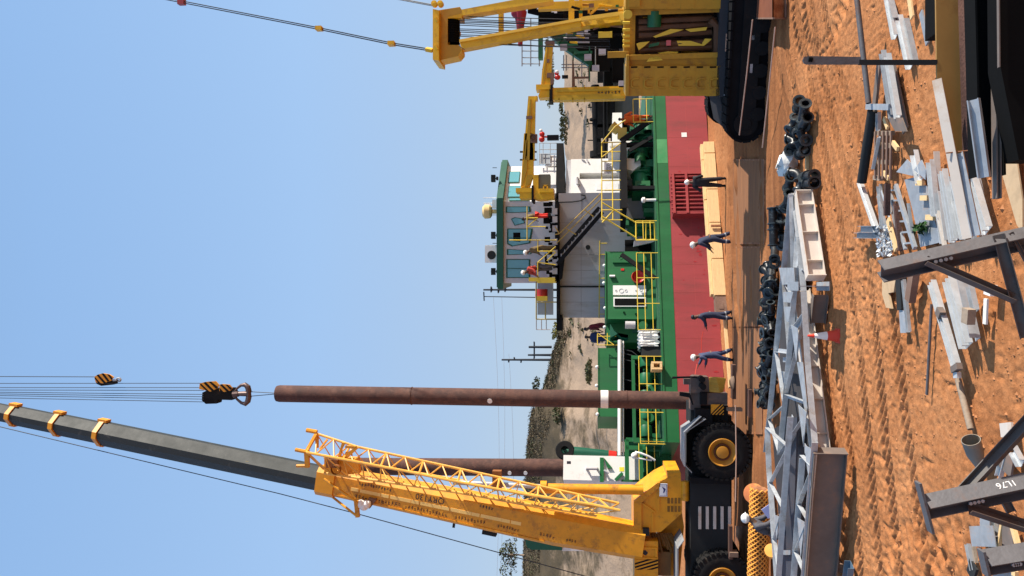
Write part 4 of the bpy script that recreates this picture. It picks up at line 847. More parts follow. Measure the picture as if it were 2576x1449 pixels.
# boom
bd = (W(0, 1037, 34.3) - W(1600, 1355, 32.3)).normalized()
bs_ = Vector((1, 0, 0)); bs_ = (bs_ - bd * bs_.dot(bd)).normalized(); bu = bd.cross(bs_).normalized()
if bu.y > 0: bu = -bu
def bsec(b, p0, p1, r0, r1, rot=0, cham=.25):
    k = len(b.v)
    for p, r in ((p0, r0), (p1, r1)):
        for a in range(4):
            an = math.pi / 2 * a + rot
            for da in (-cham, cham): b.v.append(p + (bs_ * math.cos(an + da) + bu * math.sin(an + da)) * r)
    n = 8
    for j in range(n): b.f.append((k + j, k + (j + 1) % n, k + n + (j + 1) % n, k + n + j))
    b.f.append(tuple(range(k, k + n))); b.f.append(tuple(range(k + n, k + 2 * n)))
PI4 = math.pi / 4
def bl(x):   # point on boom axis at picture row x
    # axis line in picture: y = 1037 + slope*x ; piecewise
    y = np.interp(x, [-300, 0, 704, 807, 1600], [976, 1037, 1181, 1203, 1362]); Y = 34.3 + (32.3 - 34.3) * x / 1600.0; return W(x, y, Y)
base = cm('boom', M_yel, lambda b: (bsec(b, bl(1620), bl(1400), .76, .84, PI4, .18), bsec(b, bl(1400), bl(830), .84, .66, PI4, .18), bsec(b, bl(852), bl(808), .74, .74, PI4, .18), b.bar(bl(1380) + bu * .69 - bs_ * .52, bl(860) + bu * .55 - bs_ * .40, .06, .06)))
M_boomd = M_boom
cm('boom_section', M_boom, lambda b: (bsec(b, bl(815), bl(262), .555, .555)), base)
cm('boom_section', M_boom, lambda b: (bsec(b, bl(265), bl(150), .50, .50)), base)
cm('boom_section', M_boom, lambda b: (bsec(b, bl(155), bl(38), .455, .455)), base)
cm('boom_section', M_boom, lambda b: (bsec(b, bl(42), bl(-260), .41, .41)), base)
for xx, rr in ((258, .60), (147, .55), (36, .50)):
    cl_ = cm('boom_collar', M_yel, lambda b: (bsec(b, bl(xx + 5), bl(xx - 6), rr + .02, rr), b.box(bl(xx + 2) - bs_ * (rr * .8), (.22, .3, .3), (bs_, bu, bd)), b.box(bl(xx) + bs_ * rr, (.12, .35, .45), (bs_, bu, bd))), base)
cm('boom_weld', M_boom, lambda b: [b.box(bl(x) + (bu * .5 + bs_ * .1) * .8, (.04, .02, .10), (bs_, bu, bd)) for x in range(300, 800, 9)], base)
cm('wear_pad', M_yel3, lambda b: [b.box(bl(x) + bu * .44 + bs_ * .15, (.12, .06, .16), (bs_, bu, bd)) for x in (478, 633)], base)
# edge stiffener and lettering on the boom's two faces
fR = (bs_ + bu).normalized(); fL = (bu - bs_).normalized(); tR = (bs_ - bu).normalized()
def brad(x): return float(np.interp(x, [808, 1400, 1620], [.66, .84, .76]))
def onface(x, f, o=0.0): return bl(x) + bu * (brad(x) * .823 + .03) + bs_ * (o + (.48 if f is fR else -.12))
text('boom_lettering', 'QRY130', M_ink, base, onface(1090, fR, -.22), bd, bu.cross(bd), .36)
marks('boom_lettering', 12, M_ink, base, onface(950, fR, -.2), bd, bu.cross(bd), .2)
marks('boom_lettering', 5, M_ink, base, onface(1225, fR, -.1), bd, bu.cross(bd), .2)
for xx, s_, z_ in ((960, 'x' * 12, .4), (1080, 'x' * 12, .36), (1190, 'x' * 8, .36), (1285, 'x' * 6, .32), (1380, 'xxx', .36), (1440, 'xx', .3)):
    marks('boom_lettering', len(s_) + 2, mat('faded_ink', (.12, .05, .02), .7), base, onface(xx, fL, -.15), bd, bu.cross(bd), z_ * .6)
def plates(b):
    for k in range(17):
        x = 905 + k * 25; b.box(bl(x) + bu * (brad(x) * .823 + .012) - bs_ * .01, (.14, .02, .34 + .08 * (k % 3)), (bs_, bu, bd))
cm('reflector_strip', mat('strip_yellow', (.95, .62, .18), .5, var=.05), plates, base)
cm('boom_rest', M_dgr, lambda b: (b.box(bl(1240) - bs_ * .82 + bu * .1, (.16, .3, .6), (bs_, bu, bd)), b.box(bl(1150) - bs_ * .82 + bu * .1, (.2, .06, .1), (bs_, bu, bd))), base)
# triangular guide frame with reel
cm('guide_frame', M_yel, lambda b: (b.tube([QW(13, 400, 570, 32.4), QW(13, 690, 775, 32.0)], .055, 8), b.tube([QW(13, 420, 690, 33.2), QW(13, 700, 910, 32.2)], .05, 8), b.bar(QW(13, 690, 770, 32.1), QW(13, 705, 915, 32.1), .16, .16)), base)
cm('reel', M_wht, lambda b: [b.sph(QW(13, x, y, 32.2), r) for x, y, r in [(735, 800, .2), (760, 815, .2), (785, 800, .18), (800, 790, .12), (722, 815, .12)]], base)
cm('reel_mount', M_woodb, lambda b: (qpoly(b, 13, [(800, 745), (870, 760), (840, 800), (810, 840), (780, 830), (815, 800)], 32.3, .2)), base)
# ropes of the crane
def rope(pts, r=.016, name='hoist_rope', parent=crane, m=M_rope): b = MB(); b.tube(pts, r, 5); return b.build(name, m, parent)
rope([W(-40, 1064, 33.8), QW(13, 0, 705, 33.0), QW(13, 715, 890, 32.6), W(1590, 1482, 32.2)], .02)
rope([W(-40, 947, 34.8), W(238, 948, 34.8)], .018)
for (ya, yb) in ((964.5, 964), (975, 975), (981, 982), (986, 992), (990, 998), (1000, 1011), (994, 1004)): rope([W(-60, ya, 34.8), W(512, yb, 34.8)], .016)
# hook blocks
def hook_block(x0, x1, y0, y1, Y, stripes=True):
    b = MB(); pts = [(x0 + 3, y0), (x0, (y0 * 2 + y1) / 3), (x0 + 4, y1), (x1 - 6, y1 - 3), (x1, (y0 + y1) / 2), (x1 - 8, y0 + 2)]
    return b
hb1 = cm('hook_block', M_blk, lambda b: (qpoly(b, 0, [(1278, 290), (1275, 340), (1300, 362), (1368, 360), (1375, 335), (1465, 338), (1480, 300), (1460, 265), (1375, 262), (1300, 280)], 34.85, .5)))
def hz(name, pl, n, poly, Y, stripes, parent):
    p = cm(name, M_yel, lambda b: qpoly(b, n, poly, Y, .06), parent)
    cm('hazard_stripe', M_blk, lambda b: [qpoly(b, n, s, Y - .008, .006) for s in stripes], p)
hz('cheek_plate', None, 0, [(1262, 232), (1300, 222), (1362, 218), (1382, 240), (1376, 262), (1330, 284), (1258, 268)], 34.7, [[(1285, 228), (1300, 223), (1352, 275), (1338, 281)], [(1318, 221), (1333, 220), (1377, 255), (1366, 267)], [(1263, 240), (1270, 233), (1322, 283), (1304, 280)]], hb1)
hz('cheek_plate', None, 0, [(1385, 240), (1405, 236), (1450, 240), (1468, 262), (1455, 278), (1420, 286), (1385, 280)], 34.7, [[(1388, 240), (1402, 237), (1448, 280), (1432, 284)], [(1422, 238), (1436, 239), (1466, 264), (1458, 274)], [(1386, 258), (1410, 284), (1390, 281)]], hb1)
M_hook = mat('hook_brown', (.13, .085, .075), .5, metal=.4)
hk = cm('hook', M_hook, lambda b: (b.tube([QW(0, 1475, 302, 34.8), QW(0, 1508, 298, 34.8)], [.16, .13], 10),
    b.tube([QW(0, x, y, 34.8) for x, y in [(1480, 290), (1500, 262), (1523, 244), (1548, 240), (1566, 255), (1572, 280), (1570, 296)]], [.05, .055, .07, .11, .13, .13, .12], 10),
    b.tube([QW(0, x, y, 34.8) for x, y in [(1480, 312), (1502, 336), (1525, 355), (1550, 362), (1566, 345), (1572, 318), (1570, 296)]], [.05, .055, .07, .11, .13, .13, .12], 10),
    b.tube([QW(0, 1500, 298, 34.8), QW(0, 1566, 297, 34.8)], [.1, .13], 10)), hb1)
ah = cm('hook_block', M_blk, lambda b: qpoly(b, 0, [(598, 205), (610, 235), (640, 248), (715, 240), (722, 215), (640, 210)], 34.9, .35))
hz('cheek_plate', None, 0, [(595, 190), (620, 176), (650, 168), (690, 175), (718, 192), (700, 215), (650, 232), (604, 225)], 34.75, [[(610, 180), (622, 175), (668, 226), (655, 231)], [(640, 170), (655, 168), (692, 216), (680, 222)], [(675, 172), (690, 176), (712, 200), (704, 210)], [(597, 200), (600, 192), (634, 230), (620, 229)]], ah)
cm('hook', M_galv, lambda b: b.tube([QW(0, x, y, 34.8) for x, y in [(715, 212), (732, 212), (742, 200), (755, 199), (763, 208), (758, 218), (745, 220)]], [.05, .05, .05, .05, .05, .045, .03], 8), ah)
# lattice jib stowed along the boom
jib = cm('lattice_jib', M_yel, lambda b: None) if False else None
def jl(pts, Ya, Yb): return [W(x, y, Ya + (Yb - Ya) * i / (len(pts) - 1)) for i, (x, y) in enumerate(pts)]
def samp(P, n):
    ls = [0]
    for a, c in zip(P[:-1], P[1:]): ls.append(ls[-1] + (c - a).length)
    out_ = []
    for k in range(n + 1):
        d = ls[-1] * k / n; i = max(j for j in range(len(ls)) if ls[j] <= d + 1e-6); i = min(i, len(P) - 2)
        out_.append(P[i].lerp(P[i + 1], (d - ls[i]) / (ls[i + 1] - ls[i])))
    return out_
cA = jl([(797, 1091), (899, 1124), (1140, 1176), (1557, 1266)], 32.2, 31.3)
cB = jl([(771, 1138), (877, 1158), (1010, 1183), (1140, 1210), (1335, 1246), (1488, 1269), (1560, 1284)], 31.5, 30.7)
cC = jl([(815, 1190), (1140, 1237), (1501, 1297)], 32.0, 31.1)
cD = jl([(815, 1150), (1140, 1205), (1501, 1276)], 32.9, 32.0)
M_jib = mat('jib_yellow', (.82, .42, .07), .45, var=.12, dirt=(.35, .15, .04), dirt_amt=.2)
def jibf(b):
    for c in (cA, cB, cC, cD): b.tube(c, .055, 7)
    nA = samp(cA, 32); nB = samp(cB, 32); nC = samp(cC, 32); nD = samp(cD, 32)
    for k in range(32):
        if k % 2 == 0: b.tube([nA[k], nB[k + 1]], .033, 5); b.tube([nB[k], nC[k + 1]], .03, 5); b.tube([nA[k], nD[k + 1]], .025, 5)
        else: b.tube([nB[k], nA[k + 1]], .033, 5); b.tube([nC[k], nB[k + 1]], .03, 5); b.tube([nD[k], nC[k + 1]], .025, 5)
        if k % 4 == 0: b.tube([nA[k], nB[k]], .045, 6)
jib = cm('lattice_jib', M_jib, jibf)
cm('jib_head', M_yel, lambda b: (b.tube([QW(13, 240, 128, 32.0), QW(13, 335, 145, 32.0)], .09, 8), b.tube([QW(13, 140, 305, 31.6), QW(13, 240, 325, 31.6)], .08, 8), b.tube([QW(13, 150, 452, 32.0), QW(13, 240, 452, 32.0)], .07, 8),
    qpoly(b, 13, [(310, 160), (345, 165), (345, 290), (325, 290)], 32.2, .1), qpoly(b, 13, [(215, 320), (260, 320), (260, 470), (225, 470)], 31.6, .15), b.bar(QW(13, 335, 150, 32), QW(13, 235, 330, 31.6), .12), b.bar(QW(13, 240, 330, 31.6), QW(13, 400, 480, 32), .08), b.bar(QW(13, 430, 210, 32), QW(13, 360, 300, 31.8), .07),
    qpoly(b, 13, [(530, 380), (690, 280), (710, 290), (600, 390), (600, 400)], 31.5, .12), qpoly(b, 13, [(520, 380), (560, 240), (590, 245), (560, 300), (545, 390)], 31.5, .12), qpoly(b, 13, [(590, 270), (690, 275), (680, 300), (590, 290)], 31.5, .12),
    qpoly(b, 13, [(400, 380), (700, 380), (720, 520), (500, 540), (400, 520)], 32.2, .3)), jib)
cm('jib_bracket', mat('bracket_brown', (.25, .09, .02), .6), lambda b: (qbox(b, 10, 352, 432, 500, 680, 31.7, .3), qpoly(b, 13, [(415, 390), (520, 400), (520, 470), (415, 470)], 31.8, .2), b.lathe([(0, .2), (.2, .2)], QW(13, 500, 490, 31.5), Vector((0, 1, 0)), 14)), jib)
# lift cylinder
lc = cm('lift_cylinder', M_yel, lambda b: (b.tube([QW(10, 800, 655, 31.8), QW(10, 1720, 668, 31.8)], .20, 16), b.lathe([(0, .2), (0, .24), (.25, .24), (.25, .2)], QW(10, 790, 640, 31.8), QW(10, 1720, 668, 31.8) - QW(10, 790, 640, 31.8), 16)))
cm('piston_rod', M_galv, lambda b: b.tube([QW(10, 0, 600, 32.1), QW(10, 800, 640, 31.8)], .10, 12), lc)

# ================================================================ hanging pile
pile = thing('hanging_pile', 'long rusty steel pipe pile hanging upright from the crane hook', 'pile', W(1735, 1007, 34.8))
pt, pb = W(697, 990, 34.8), W(1738, 1008, 34.8)
b = MB(); ax = (pb - pt).normalized(); Lp = (pb - pt).length; rP = .385
b.lathe([(0.12, rP * .8), (0, rP * .86), (0, rP * .93), (.12, rP), (Lp, rP), (Lp, rP * .9), (.2, rP * .9)], pt, ax, 36); b.build('pipe', M_rust, pile)
def pring(name, x, h, m, off=.012): b = MB(); k = (W(x, 1000, 34.8).z - pt.z) / ax.z; b.lathe([(0, rP), (0, rP + off), (h, rP + off), (h, rP)], pt + ax * k, ax, 36); b.build(name, m, pile)
M_band = mat('white_band', (.78, .74, .68), .6, var=.05, dirt=(.5, .4, .33), dirt_amt=.3)
pring('painted_band', 1511, .33, M_band, .008)
for x in (1035, 1575): pring('weld_ring', x, .04, M_rust, .02)
b = MB(); c = pt + ax * ((W(1235, 1000, 34.8).z - pt.z) / ax.z); b.lathe([(0, .11), (.02, .11), (.021, 0)], c + Vector((-.12, -rP * .955, 0)), Vector((-.3, -1, 0)), 16); b.build('spot_mark', M_wht, pile)
b = MB(); b.box(pt + ax * .05 , (.5, .06, .2)); b.build('lifting_lug', M_hook, pile)
rope([W(624, 985, 34.8), W(694, 989, 34.8)], .018, 'sling', pile); rope([W(626, 997, 34.8), W(694, 991, 34.8)], .018, 'sling', pile)
# ================================================================ crawler crane, right
craw = thing('crawler_crane', 'big yellow crawler crane on black tracks, seen from its stacked counterweights', 'crane', W(1930, 120, 28.5))
def km(name, m, fn, parent=craw, **k):
    b = MB(); fn(b); return b.build(name, m, parent, **k)
# frame: along the track, right end nearer
c0 = G(1921, 358); c1 = G(1946, 0); CE = Vector((c1.x - c0.x, c1.y - c0.y, 0)).normalized(); CN = Vector((-CE.y, CE.x, 0))
def CB(s, t, z): return Vector((c0.x, c0.y, 0)) + CE * s + CN * t + Z3 * z
def CP(x, y, t):
    d = ray(x, y); o = Vector((c0.x, c0.y, 0)) + CN * t; k = (o - CAM).dot(CN) / d.dot(CN); return CAM + d * k
def cs(x, y, t): p = CP(x, y, t) - Vector((c0.x, c0.y, 0)); return p.dot(CE), p.z
def cbox(b, s0, s1, t0, t1, z0, z1): b.box(CB((s0 + s1) / 2, (t0 + t1) / 2, (z0 + z1) / 2), (abs(s1 - s0), abs(t1 - t0), abs(z1 - z0)), (CE, CN, Z3))
def cpx(b, x0, x1, y0, y1, t, d):
    (sa, za), (sb_, zb) = cs(x0, y0, t), cs(x1, y1, t); cbox(b, sa, sb_, t, t + d, za, zb)
def cq(b, n, x0, x1, y0, y1, t, d): a = Q(n, x0, y0); c = Q(n, x1, y1); cpx(b, a[0], c[0], a[1], c[1], t, d)
def cqp(b, n, pts, t, d): b.prism([CP(*Q(n, x, y), t) for x, y in pts], CN * d)
def crawler(t0):
    Ln = 9.5; hT = 1.32; r = hT / 2; w = 1.1
    prof = []; n = 10
    for k in range(n + 1): a = math.pi / 2 + math.pi * k / n; prof.append((r + math.cos(a) * r, r + math.sin(a) * r))
    for k in range(n + 1): a = -math.pi / 2 + math.pi * k / n; prof.append((Ln - r + math.cos(a) * r, r + math.sin(a) * r))
    b = MB(); b.prism([CB(s, t0 + .06, z) for s, z in prof], CN * (w - .12))
    P = [CB(s, 0, z) for s, z in prof]; P2_ = samp(P + [P[0]], 64)
    for i in range(64):
        p, q = P2_[i], P2_[i + 1]; b.bar(p.lerp(q, .04) + CN * (t0 + w / 2), p.lerp(q, .9) + CN * (t0 + w / 2), w, .10, up=(CN.x, CN.y, 0)) if False else b.box((p + q) / 2 + CN * (t0 + w / 2), ((q - p).length * .82, w, .09), ((q - p).normalized(), CN, (q - p).normalized().cross(CN)))
    tr = b.build('crawler_track', mat('track_black', (.008, .008, .0095), .9, var=.3, spec=.1), craw)
    km('track_frame', M_blk, lambda b: (cbox(b, .8, Ln - .8, t0 - .05, t0 + .05, .35, .95), [b.lathe([(0, .24), (.06, .24), (.07, 0)], CB(s, t0 - .04, .27), -CN, 14) for s in np.arange(1, 8.6, .75)], b.lathe([(0, .42), (.08, .42), (.08, .2), (.12, .18), (.12, 0)], CB(r, t0 + .04, r), -CN, 18)), tr)
crawler(0.05); crawler(5.0)
# car body / platform under the counterweights
cbd = km('turntable_deck', mat('deck_dark', (.035, .035, .042), .8, var=.2), lambda b: (cq(b, 2, 975, 1085, -60, 870, .9, 5.0), cqp(b, 2, [(1075, 500), (1075, 860), (965, 880), (955, 620)], .85, .1)))
pw = km('makers_plate', mat('plate_orange', (.62, .33, .22), .6), lambda b: cq(b, 2, 1020, 1055, 305, 465, .86, .02), cbd)
marks('plate_text', 7, M_ink, pw, CP(*Q(2, 1037, 385), .85), CE, Z3, .22)
km('carbody', M_dark, lambda b: cq(b, 2, 1090, 1330, -60, 700, 1.6, 3.2))
km('carbody_wing', mat('wing_dark', (.022, .022, .027), .8, var=.2, spec=.2), lambda b: cqp(b, 2, [(985, 600), (960, 640), (970, 900), (1022, 1180), (1140, 1275), (1150, 1180), (1120, 900), (1085, 600)], 1.2, 3.4))
km('tow_eye', M_gry, lambda b: (cq(b, 2, 1005, 1040, 805, 870, .82, .1), cq(b, 2, 1240, 1258, 580, 660, .0, .05), cq(b, 2, 1255, 1275, 320, 360, 0, .05)))
# counterweights
def slabs(y0, y1, lugs, tt=.9, dd=2.1):
    for k in range(7):
        xa = 140 + k * 119; b = MB(); cq(b, 2, xa - (28 if k == 0 else 0), xa + 116, y0, y1, tt + .02 * (k % 2), dd); o = b.build('counterweight', M_yel2_shade, craw)
        if lugs:
            c = CP(*Q(2, xa + 62, (y0 + y1) / 2 + 20), tt - .02)
            km('lifting_lug', M_yel2_shade, lambda b: b.tube([c - CE * .16 - Z3 * .12, c - CE * .16 + Z3 * .05, c - CE * .1 + Z3 * .15, c + CE * .1 + Z3 * .15, c + CE * .16 + Z3 * .05, c + CE * .16 - Z3 * .12], .035, 6), o)
            km('dark_slot', M_dark, lambda b: cq(b, 2, xa + 20, xa + 78, y0 + 2, y0 + 14, tt - .01, .02), o)
slabs(600, 868, True); slabs(-90, 78, False)
km('counterweight_tray', M_yel2_shade, lambda b: (cq(b, 2, 120, 965, 520, 600, 1.1, 1.6), cq(b, 2, 150, 970, 500, 520, 1.0, .3), cq(b, 2, 150, 990, 78, 110, 1.1, 1.5)))
# machinery bay between the stacks
bay = km('machinery_bay', M_woodb, lambda b: cq(b, 2, 140, 960, 100, 520, 2.4, .2))
def bayf(b):
    for y in (195, 255, 320, 410, 455): b.tube([CP(*Q(2, 230, y), 1.5), CP(*Q(2, 600, y - 18), 1.4), CP(*Q(2, 890, y - 30), 1.5)], .11, 8)
    b.tube([CP(*Q(2, 880, 180), 1.2), CP(*Q(2, 940, 240), 1.2), CP(*Q(2, 940, 500), 1.2)], .14, 8); cq(b, 2, 905, 940, 200, 520, 1.5, .2)
km('machinery_tube', mat('shade_brown', (.10, .045, .02), .6, var=.3), bayf, bay)
km('sunlit_patch', M_yel3, lambda b: (cqp(b, 2, [(360, 330), (520, 262), (640, 268), (500, 312), (380, 342)], 1.3, .06), cqp(b, 2, [(210, 400), (240, 385), (330, 375), (280, 420), (230, 455)], 1.3, .1), cqp(b, 2, [(575, 370), (700, 370), (800, 400), (830, 350), (890, 352), (870, 375), (820, 415), (590, 415)], 1.3, .06), cqp(b, 2, [(400, 480), (500, 465), (590, 470), (560, 500), (450, 495)], 1.3, .06), cqp(b, 2, [(330, 520), (400, 505), (450, 545), (300, 560)], 1.0, .03), cqp(b, 2, [(440, 165), (530, 162), (530, 205), (470, 205)], 1.4, .06), cqp(b, 2, [(650, 265), (850, 245), (840, 275), (700, 290)], 1.3, .05)), bay)  # bright patches paint sunlight falling through gaps into the bay
km('green_drum', M_grn2, lambda b: (b.lathe([(0, 0), (0, .25), (.55, .25), (.55, 0)], CP(*Q(2, 370, 245), 1.3), CE, 14), cqp(b, 2, [(300, 165), (430, 165), (430, 240), (300, 245)], 1.9, .1), cqp(b, 2, [(330, 400), (420, 380), (410, 410), (320, 430)], 1.25, .05)), bay)
km('pink_tag', mat('tag_pink', (.6, .13, .14), .6), lambda b: cq(b, 2, 480, 520, 365, 412, 1.2, .02), bay)
# house top: flange, pins, mast foot
hs = km('house', M_yel2_shade, lambda b: (cq(b, 1, 1790, 1885, 60, 520, 1.6, 3), cq(b, 1, 1640, 1830, 470, 520, 1.2, .2), cq(b, 1, 1810, 1830, 500, 870, .8, 2.1), cq(b, 1, 1830, 1932, -90, 60, .8, 2.1)))
km('pin', M_yel3, lambda b: [b.tube([CP(*Q(1, 1775, y), 1.4), CP(*Q(1, 1840, y), 1.4)], .05, 6) for y in (205, 270, 325, 370, 415)], hs)
km('black_gear', M_dark, lambda b: (cq(b, 1, 1480, 1780, 230, 300, 3.2, .8), cq(b, 1, 1660, 1790, 330, 440, 3.0, .8), cq(b, 1, 1020, 1240, 130, 185, 6, .6), cqp(b, 1, [(1020, 120), (1250, 120), (1250, 200), (1010, 240)], 6.5, .5)), hs)
km('yellow_gear', M_yel3, lambda b: (cq(b, 1, 1555, 1680, 290, 340, 2.4, .4), b.lathe([(0, .16), (.3, .16), (.3, 0)], CP(*Q(1, 1820, 130), 1.2), -CN, 14)), hs)
rq = random.Random(21)
for k in range(34):
    mm_ = [M_yel2, M_woodb, M_dark, M_yel2_shade, M_grn2][k % 5]; x = rq.uniform(1260, 1800); y = rq.uniform(20, 460); tt = rq.uniform(2.6, 4.2); w_ = rq.uniform(15, 60); h_ = rq.uniform(10, 36)
    km('winch_gear', mm_, lambda b: (cq(b, 1, x, x + w_, y, y + h_, tt, .25) if k % 3 else b.tube([CP(*Q(1, x, y), tt), CP(*Q(1, x + w_ * 2.2, y + rq.uniform(-30, 30)), tt)], .05, 6)), hs)
for k in range(14):
    x = rq.uniform(200, 860); y = rq.uniform(130, 480); km('machinery_tube', [M_woodb, M_yel2_shade, M_dark][k % 3], lambda b: b.tube([CP(*Q(2, x, y), 1.8), CP(*Q(2, x + rq.uniform(60, 160), y + rq.uniform(-20, 20)), 1.7)], .045, 6), bay)
# mast (gantry): head box, two legs, reeving
MY = 30.5
mast = km('mast', M_yel2, lambda b: (qpoly(b, 1, [(55, 80), (110, 92), (110, 548), (55, 538)], MY - .3, 1.3), qpoly(b, 1, [(110, 92), (300, 62), (318, 88), (318, 160), (188, 165), (188, 408), (290, 408), (320, 440), (318, 470), (285, 510), (110, 548)], MY, .7)))
km('mast_face_shade', M_yel2_shade, lambda b: (qpoly(b, 1, [(112, 94), (300, 66), (316, 90), (316, 120), (190, 150), (190, 410), (290, 410), (318, 442), (283, 507), (112, 545)], MY - .01, .01)), mast)  # thin darker sheet paints shade on the viewer's side of the mast
def leg(b, p, q, w0, w1, d=.55):
    a = W(*p, MY + .1); c = W(*q, MY + .6); b.bar(a, c, d, w0, up=(1, 0, 0))
def legs(b):
    def strut(pts0, pts1): b.prism([QW(1, *pts0[0], MY), QW(1, *pts0[1], MY), QW(1, *pts1[1], MY - .4), QW(1, *pts1[0], MY - .4)], Vector((0, .5, 0)))
    strut([(295, 372), (318, 442)], [(1400, 175), (1400, 238)]); strut([(1400, 175), (1400, 238)], [(1800, 120), (1830, 185)])
    strut([(305, 88), (318, 140)], [(1100, -60), (1150, 5)])
km('mast_leg', M_yel2, legs, mast)
km('leg_edge', mat('edge_yellow', (.85, .52, .06), .4), lambda b: (b.bar(QW(1, 300, 372, MY - .05), QW(1, 1400, 176, MY - .45), .1, .1), b.bar(QW(1, 1400, 176, MY - .45), QW(1, 1810, 118, MY - .5), .14, .16), b.prism([QW(1, 1740, 120, MY - .6), QW(1, 1870, 110, MY - .6), QW(1, 1875, 180, MY - .6), QW(1, 1760, 185, MY - .6)], Vector((0, .3, 0)))), mast)
km('cross_member', M_yel2, lambda b: (qbox(b, 1, 1285, 1335, -40, 195, MY + .3, .35), qbox(b, 1, 1380, 1410, -40, 200, MY + .5, .35), qbox(b, 1, 650, 692, 80, 300, MY + 1.0, .25), qbox(b, 1, 1010, 1800, 20, 55, MY + 1.4, .3), b.bar(QW(1, 1480, 130, MY + .8), QW(1, 1600, 20, MY + .8), .09)), mast)
km('sheave', M_dark, lambda b: [b.lathe([(0, .3), (.05, .26), (.10, .26), (.15, .3)], QW(1, 235, 178 + k * 22, MY + .35), Vector((1, 0, 0)), 16) for k in range(11)], mast)
km('sheave_spacer', M_yel2, lambda b: (qbox(b, 1, 188, 290, 262, 288, MY + .3, .5),), mast)
km('mast_pin', M_yel2, lambda b: [b.tube([QW(1, 78, y, MY - .38), QW(1, 100, y + 38, MY - .38)], .05, 6) for y in (162, 412)] + [b.lathe([(0, .12), (.2, .12), (.21, 0)], QW(1, x, 45, MY - .2), Vector((0, -1, 0)), 10) for x in (75, 130)], mast)
for k, y in enumerate((150, 172, 185, 200, 212, 228, 262, 275, 290, 315, 328, 372, 392)):
    yb = 180 + (y - 150) * 1.06; rope([QW(1, 296, y, MY + .2), QW(1, 1010 if k % 3 else 1500, yb, MY + .4), QW(1, 1700, yb + 5, MY + .6)], .017, 'reeving_rope', craw)
rope([QW(1, 296, 410, MY + .2), QW(1, 850, 405, MY + .4)], .012, 'reeving_rope', craw)
# pendant lines to the boom tip (out of view) with yellow links
def pend(y0, x0, pts, Y):
    for off in (-2.2, 2.2): rope([W(x, y + off, Y_) for x, y, Y_ in pts], .024, 'pendant_line', craw)
pe = [(1090, 127, 30.3), (985, 110, 31), (803, 72, 32), (455, 4, 34), (200, -46, 36)]
pend(0, 0, pe, 0)
km('pendant_link', M_yel2, lambda b: [b.bar(W(x - 9, y - 2, Y), W(x + 9, y + 2, Y), .16, .14) for x, y, Y in ((803, 72, 32), (985, 110, 31))] + [b.box(W(x, y, Y), (.16, .3, .26)) for x, y, Y in ((803, 72, 32), (985, 110, 31))] + [b.bar(W(1072, 124, 30.4), W(1088, 127, 30.3), .14, .14)])
km('pendant_link', M_red2, lambda b: [b.box(W(457, 5, 34), (.25, .25, .3))])
for off in (-1.5, 1.5): rope([W(1092, 14 + off, 30.4), W(975, -8 + off, 31)], .02, 'pendant_line', craw)
rope([QW(1, 296, 415, MY), QW(1, 345, 452, MY)], .012, 'reeving_rope', craw)

# ---- yellow knuckle cranes on the barge (parts of their own things)
def deckcrane(label, postx, armpts, hooky, Y, group):
    t = thing('deck_crane', label, 'crane', W(postx[1], (postx[2] + postx[3]) / 2, Y), group); return t
d1 = thing('deck_crane', 'small yellow deck crane with its arm level in front of the wheelhouse windows', 'crane', W(1390, 485, 43.5), 'yellow deck cranes on the barge')
def dm(name, m, fn, parent): b = MB(); fn(b); return b.build(name, m, parent)
YA = 43.2
dm('column', M_yel2, lambda b: (qpoly(b, 4, [(720, 375), (770, 375), (770, 500), (910, 500), (910, 590), (780, 600), (720, 590)], YA, 1.0), qbox(b, 4, 600, 720, 530, 590, YA, .9), qbox(b, 4, 565, 720, 495, 532, YA - .05, 1.0)), d1)
dm('collar', M_blk, lambda b: qbox(b, 4, 708, 728, 470, 620, YA - .1, 1.2), d1)
dm('motor', M_yel2, lambda b: (qbox(b, 4, 780, 905, 500, 532, YA - .3, .4), qbox(b, 4, 812, 822, 470, 500, YA - .2, .2), qbox(b, 4, 845, 855, 470, 500, YA - .2, .2), qbox(b, 4, 812, 855, 466, 476, YA - .2, .2)), d1)
dm('cabinet', mat('olive_panel', (.13, .13, .09), .6), lambda b: qbox(b, 4, 770, 875, 372, 498, YA + .1, .8), d1)
a1 = dm('arm', M_yel2, lambda b: (qpoly(b, 1, [(920, 870), (985, 870), (975, 1449), (872, 1449)], YA + .1, .35), qpoly(b, 4, [(640, 0), (725, 0), (725, 375), (690, 490), (610, 490)], YA + .1, .4)), d1)
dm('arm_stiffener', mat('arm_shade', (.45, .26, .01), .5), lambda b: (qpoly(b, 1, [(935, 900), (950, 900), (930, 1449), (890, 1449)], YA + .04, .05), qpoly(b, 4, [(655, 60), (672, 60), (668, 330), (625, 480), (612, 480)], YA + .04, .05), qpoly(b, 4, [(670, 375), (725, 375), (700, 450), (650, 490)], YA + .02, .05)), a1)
dm('arm_tip', M_yel2, lambda b: qbox(b, 1, 985, 1003, 868, 906, YA, .4), a1)
dm('winch', M_woodb, lambda b: (b.lathe([(0, .16), (.35, .16)], QW(1, 960, 1240, YA - .15), Vector((0, 1, 0)), 12), qbox(b, 1, 940, 1000, 1215, 1290, YA, .3), qbox(b, 1, 900, 955, 1050, 1075, YA - .1, .1)), a1)
hk1 = dm('hook_ball', M_redb, lambda b: (b.sph(QW(1, 1045, 1215, YA - .1), .15), b.sph(QW(1, 1043, 1262, YA - .1), (.17, .17, .16)), b.tube([QW(1, 1043, 1240, YA - .1), QW(1, 1100, 1240, YA - .1)], .05, 8)), d1)
dm('ball_cap', M_wht, lambda b: (b.sph(QW(1, 1034, 1182, YA - .12), .09)), hk1)
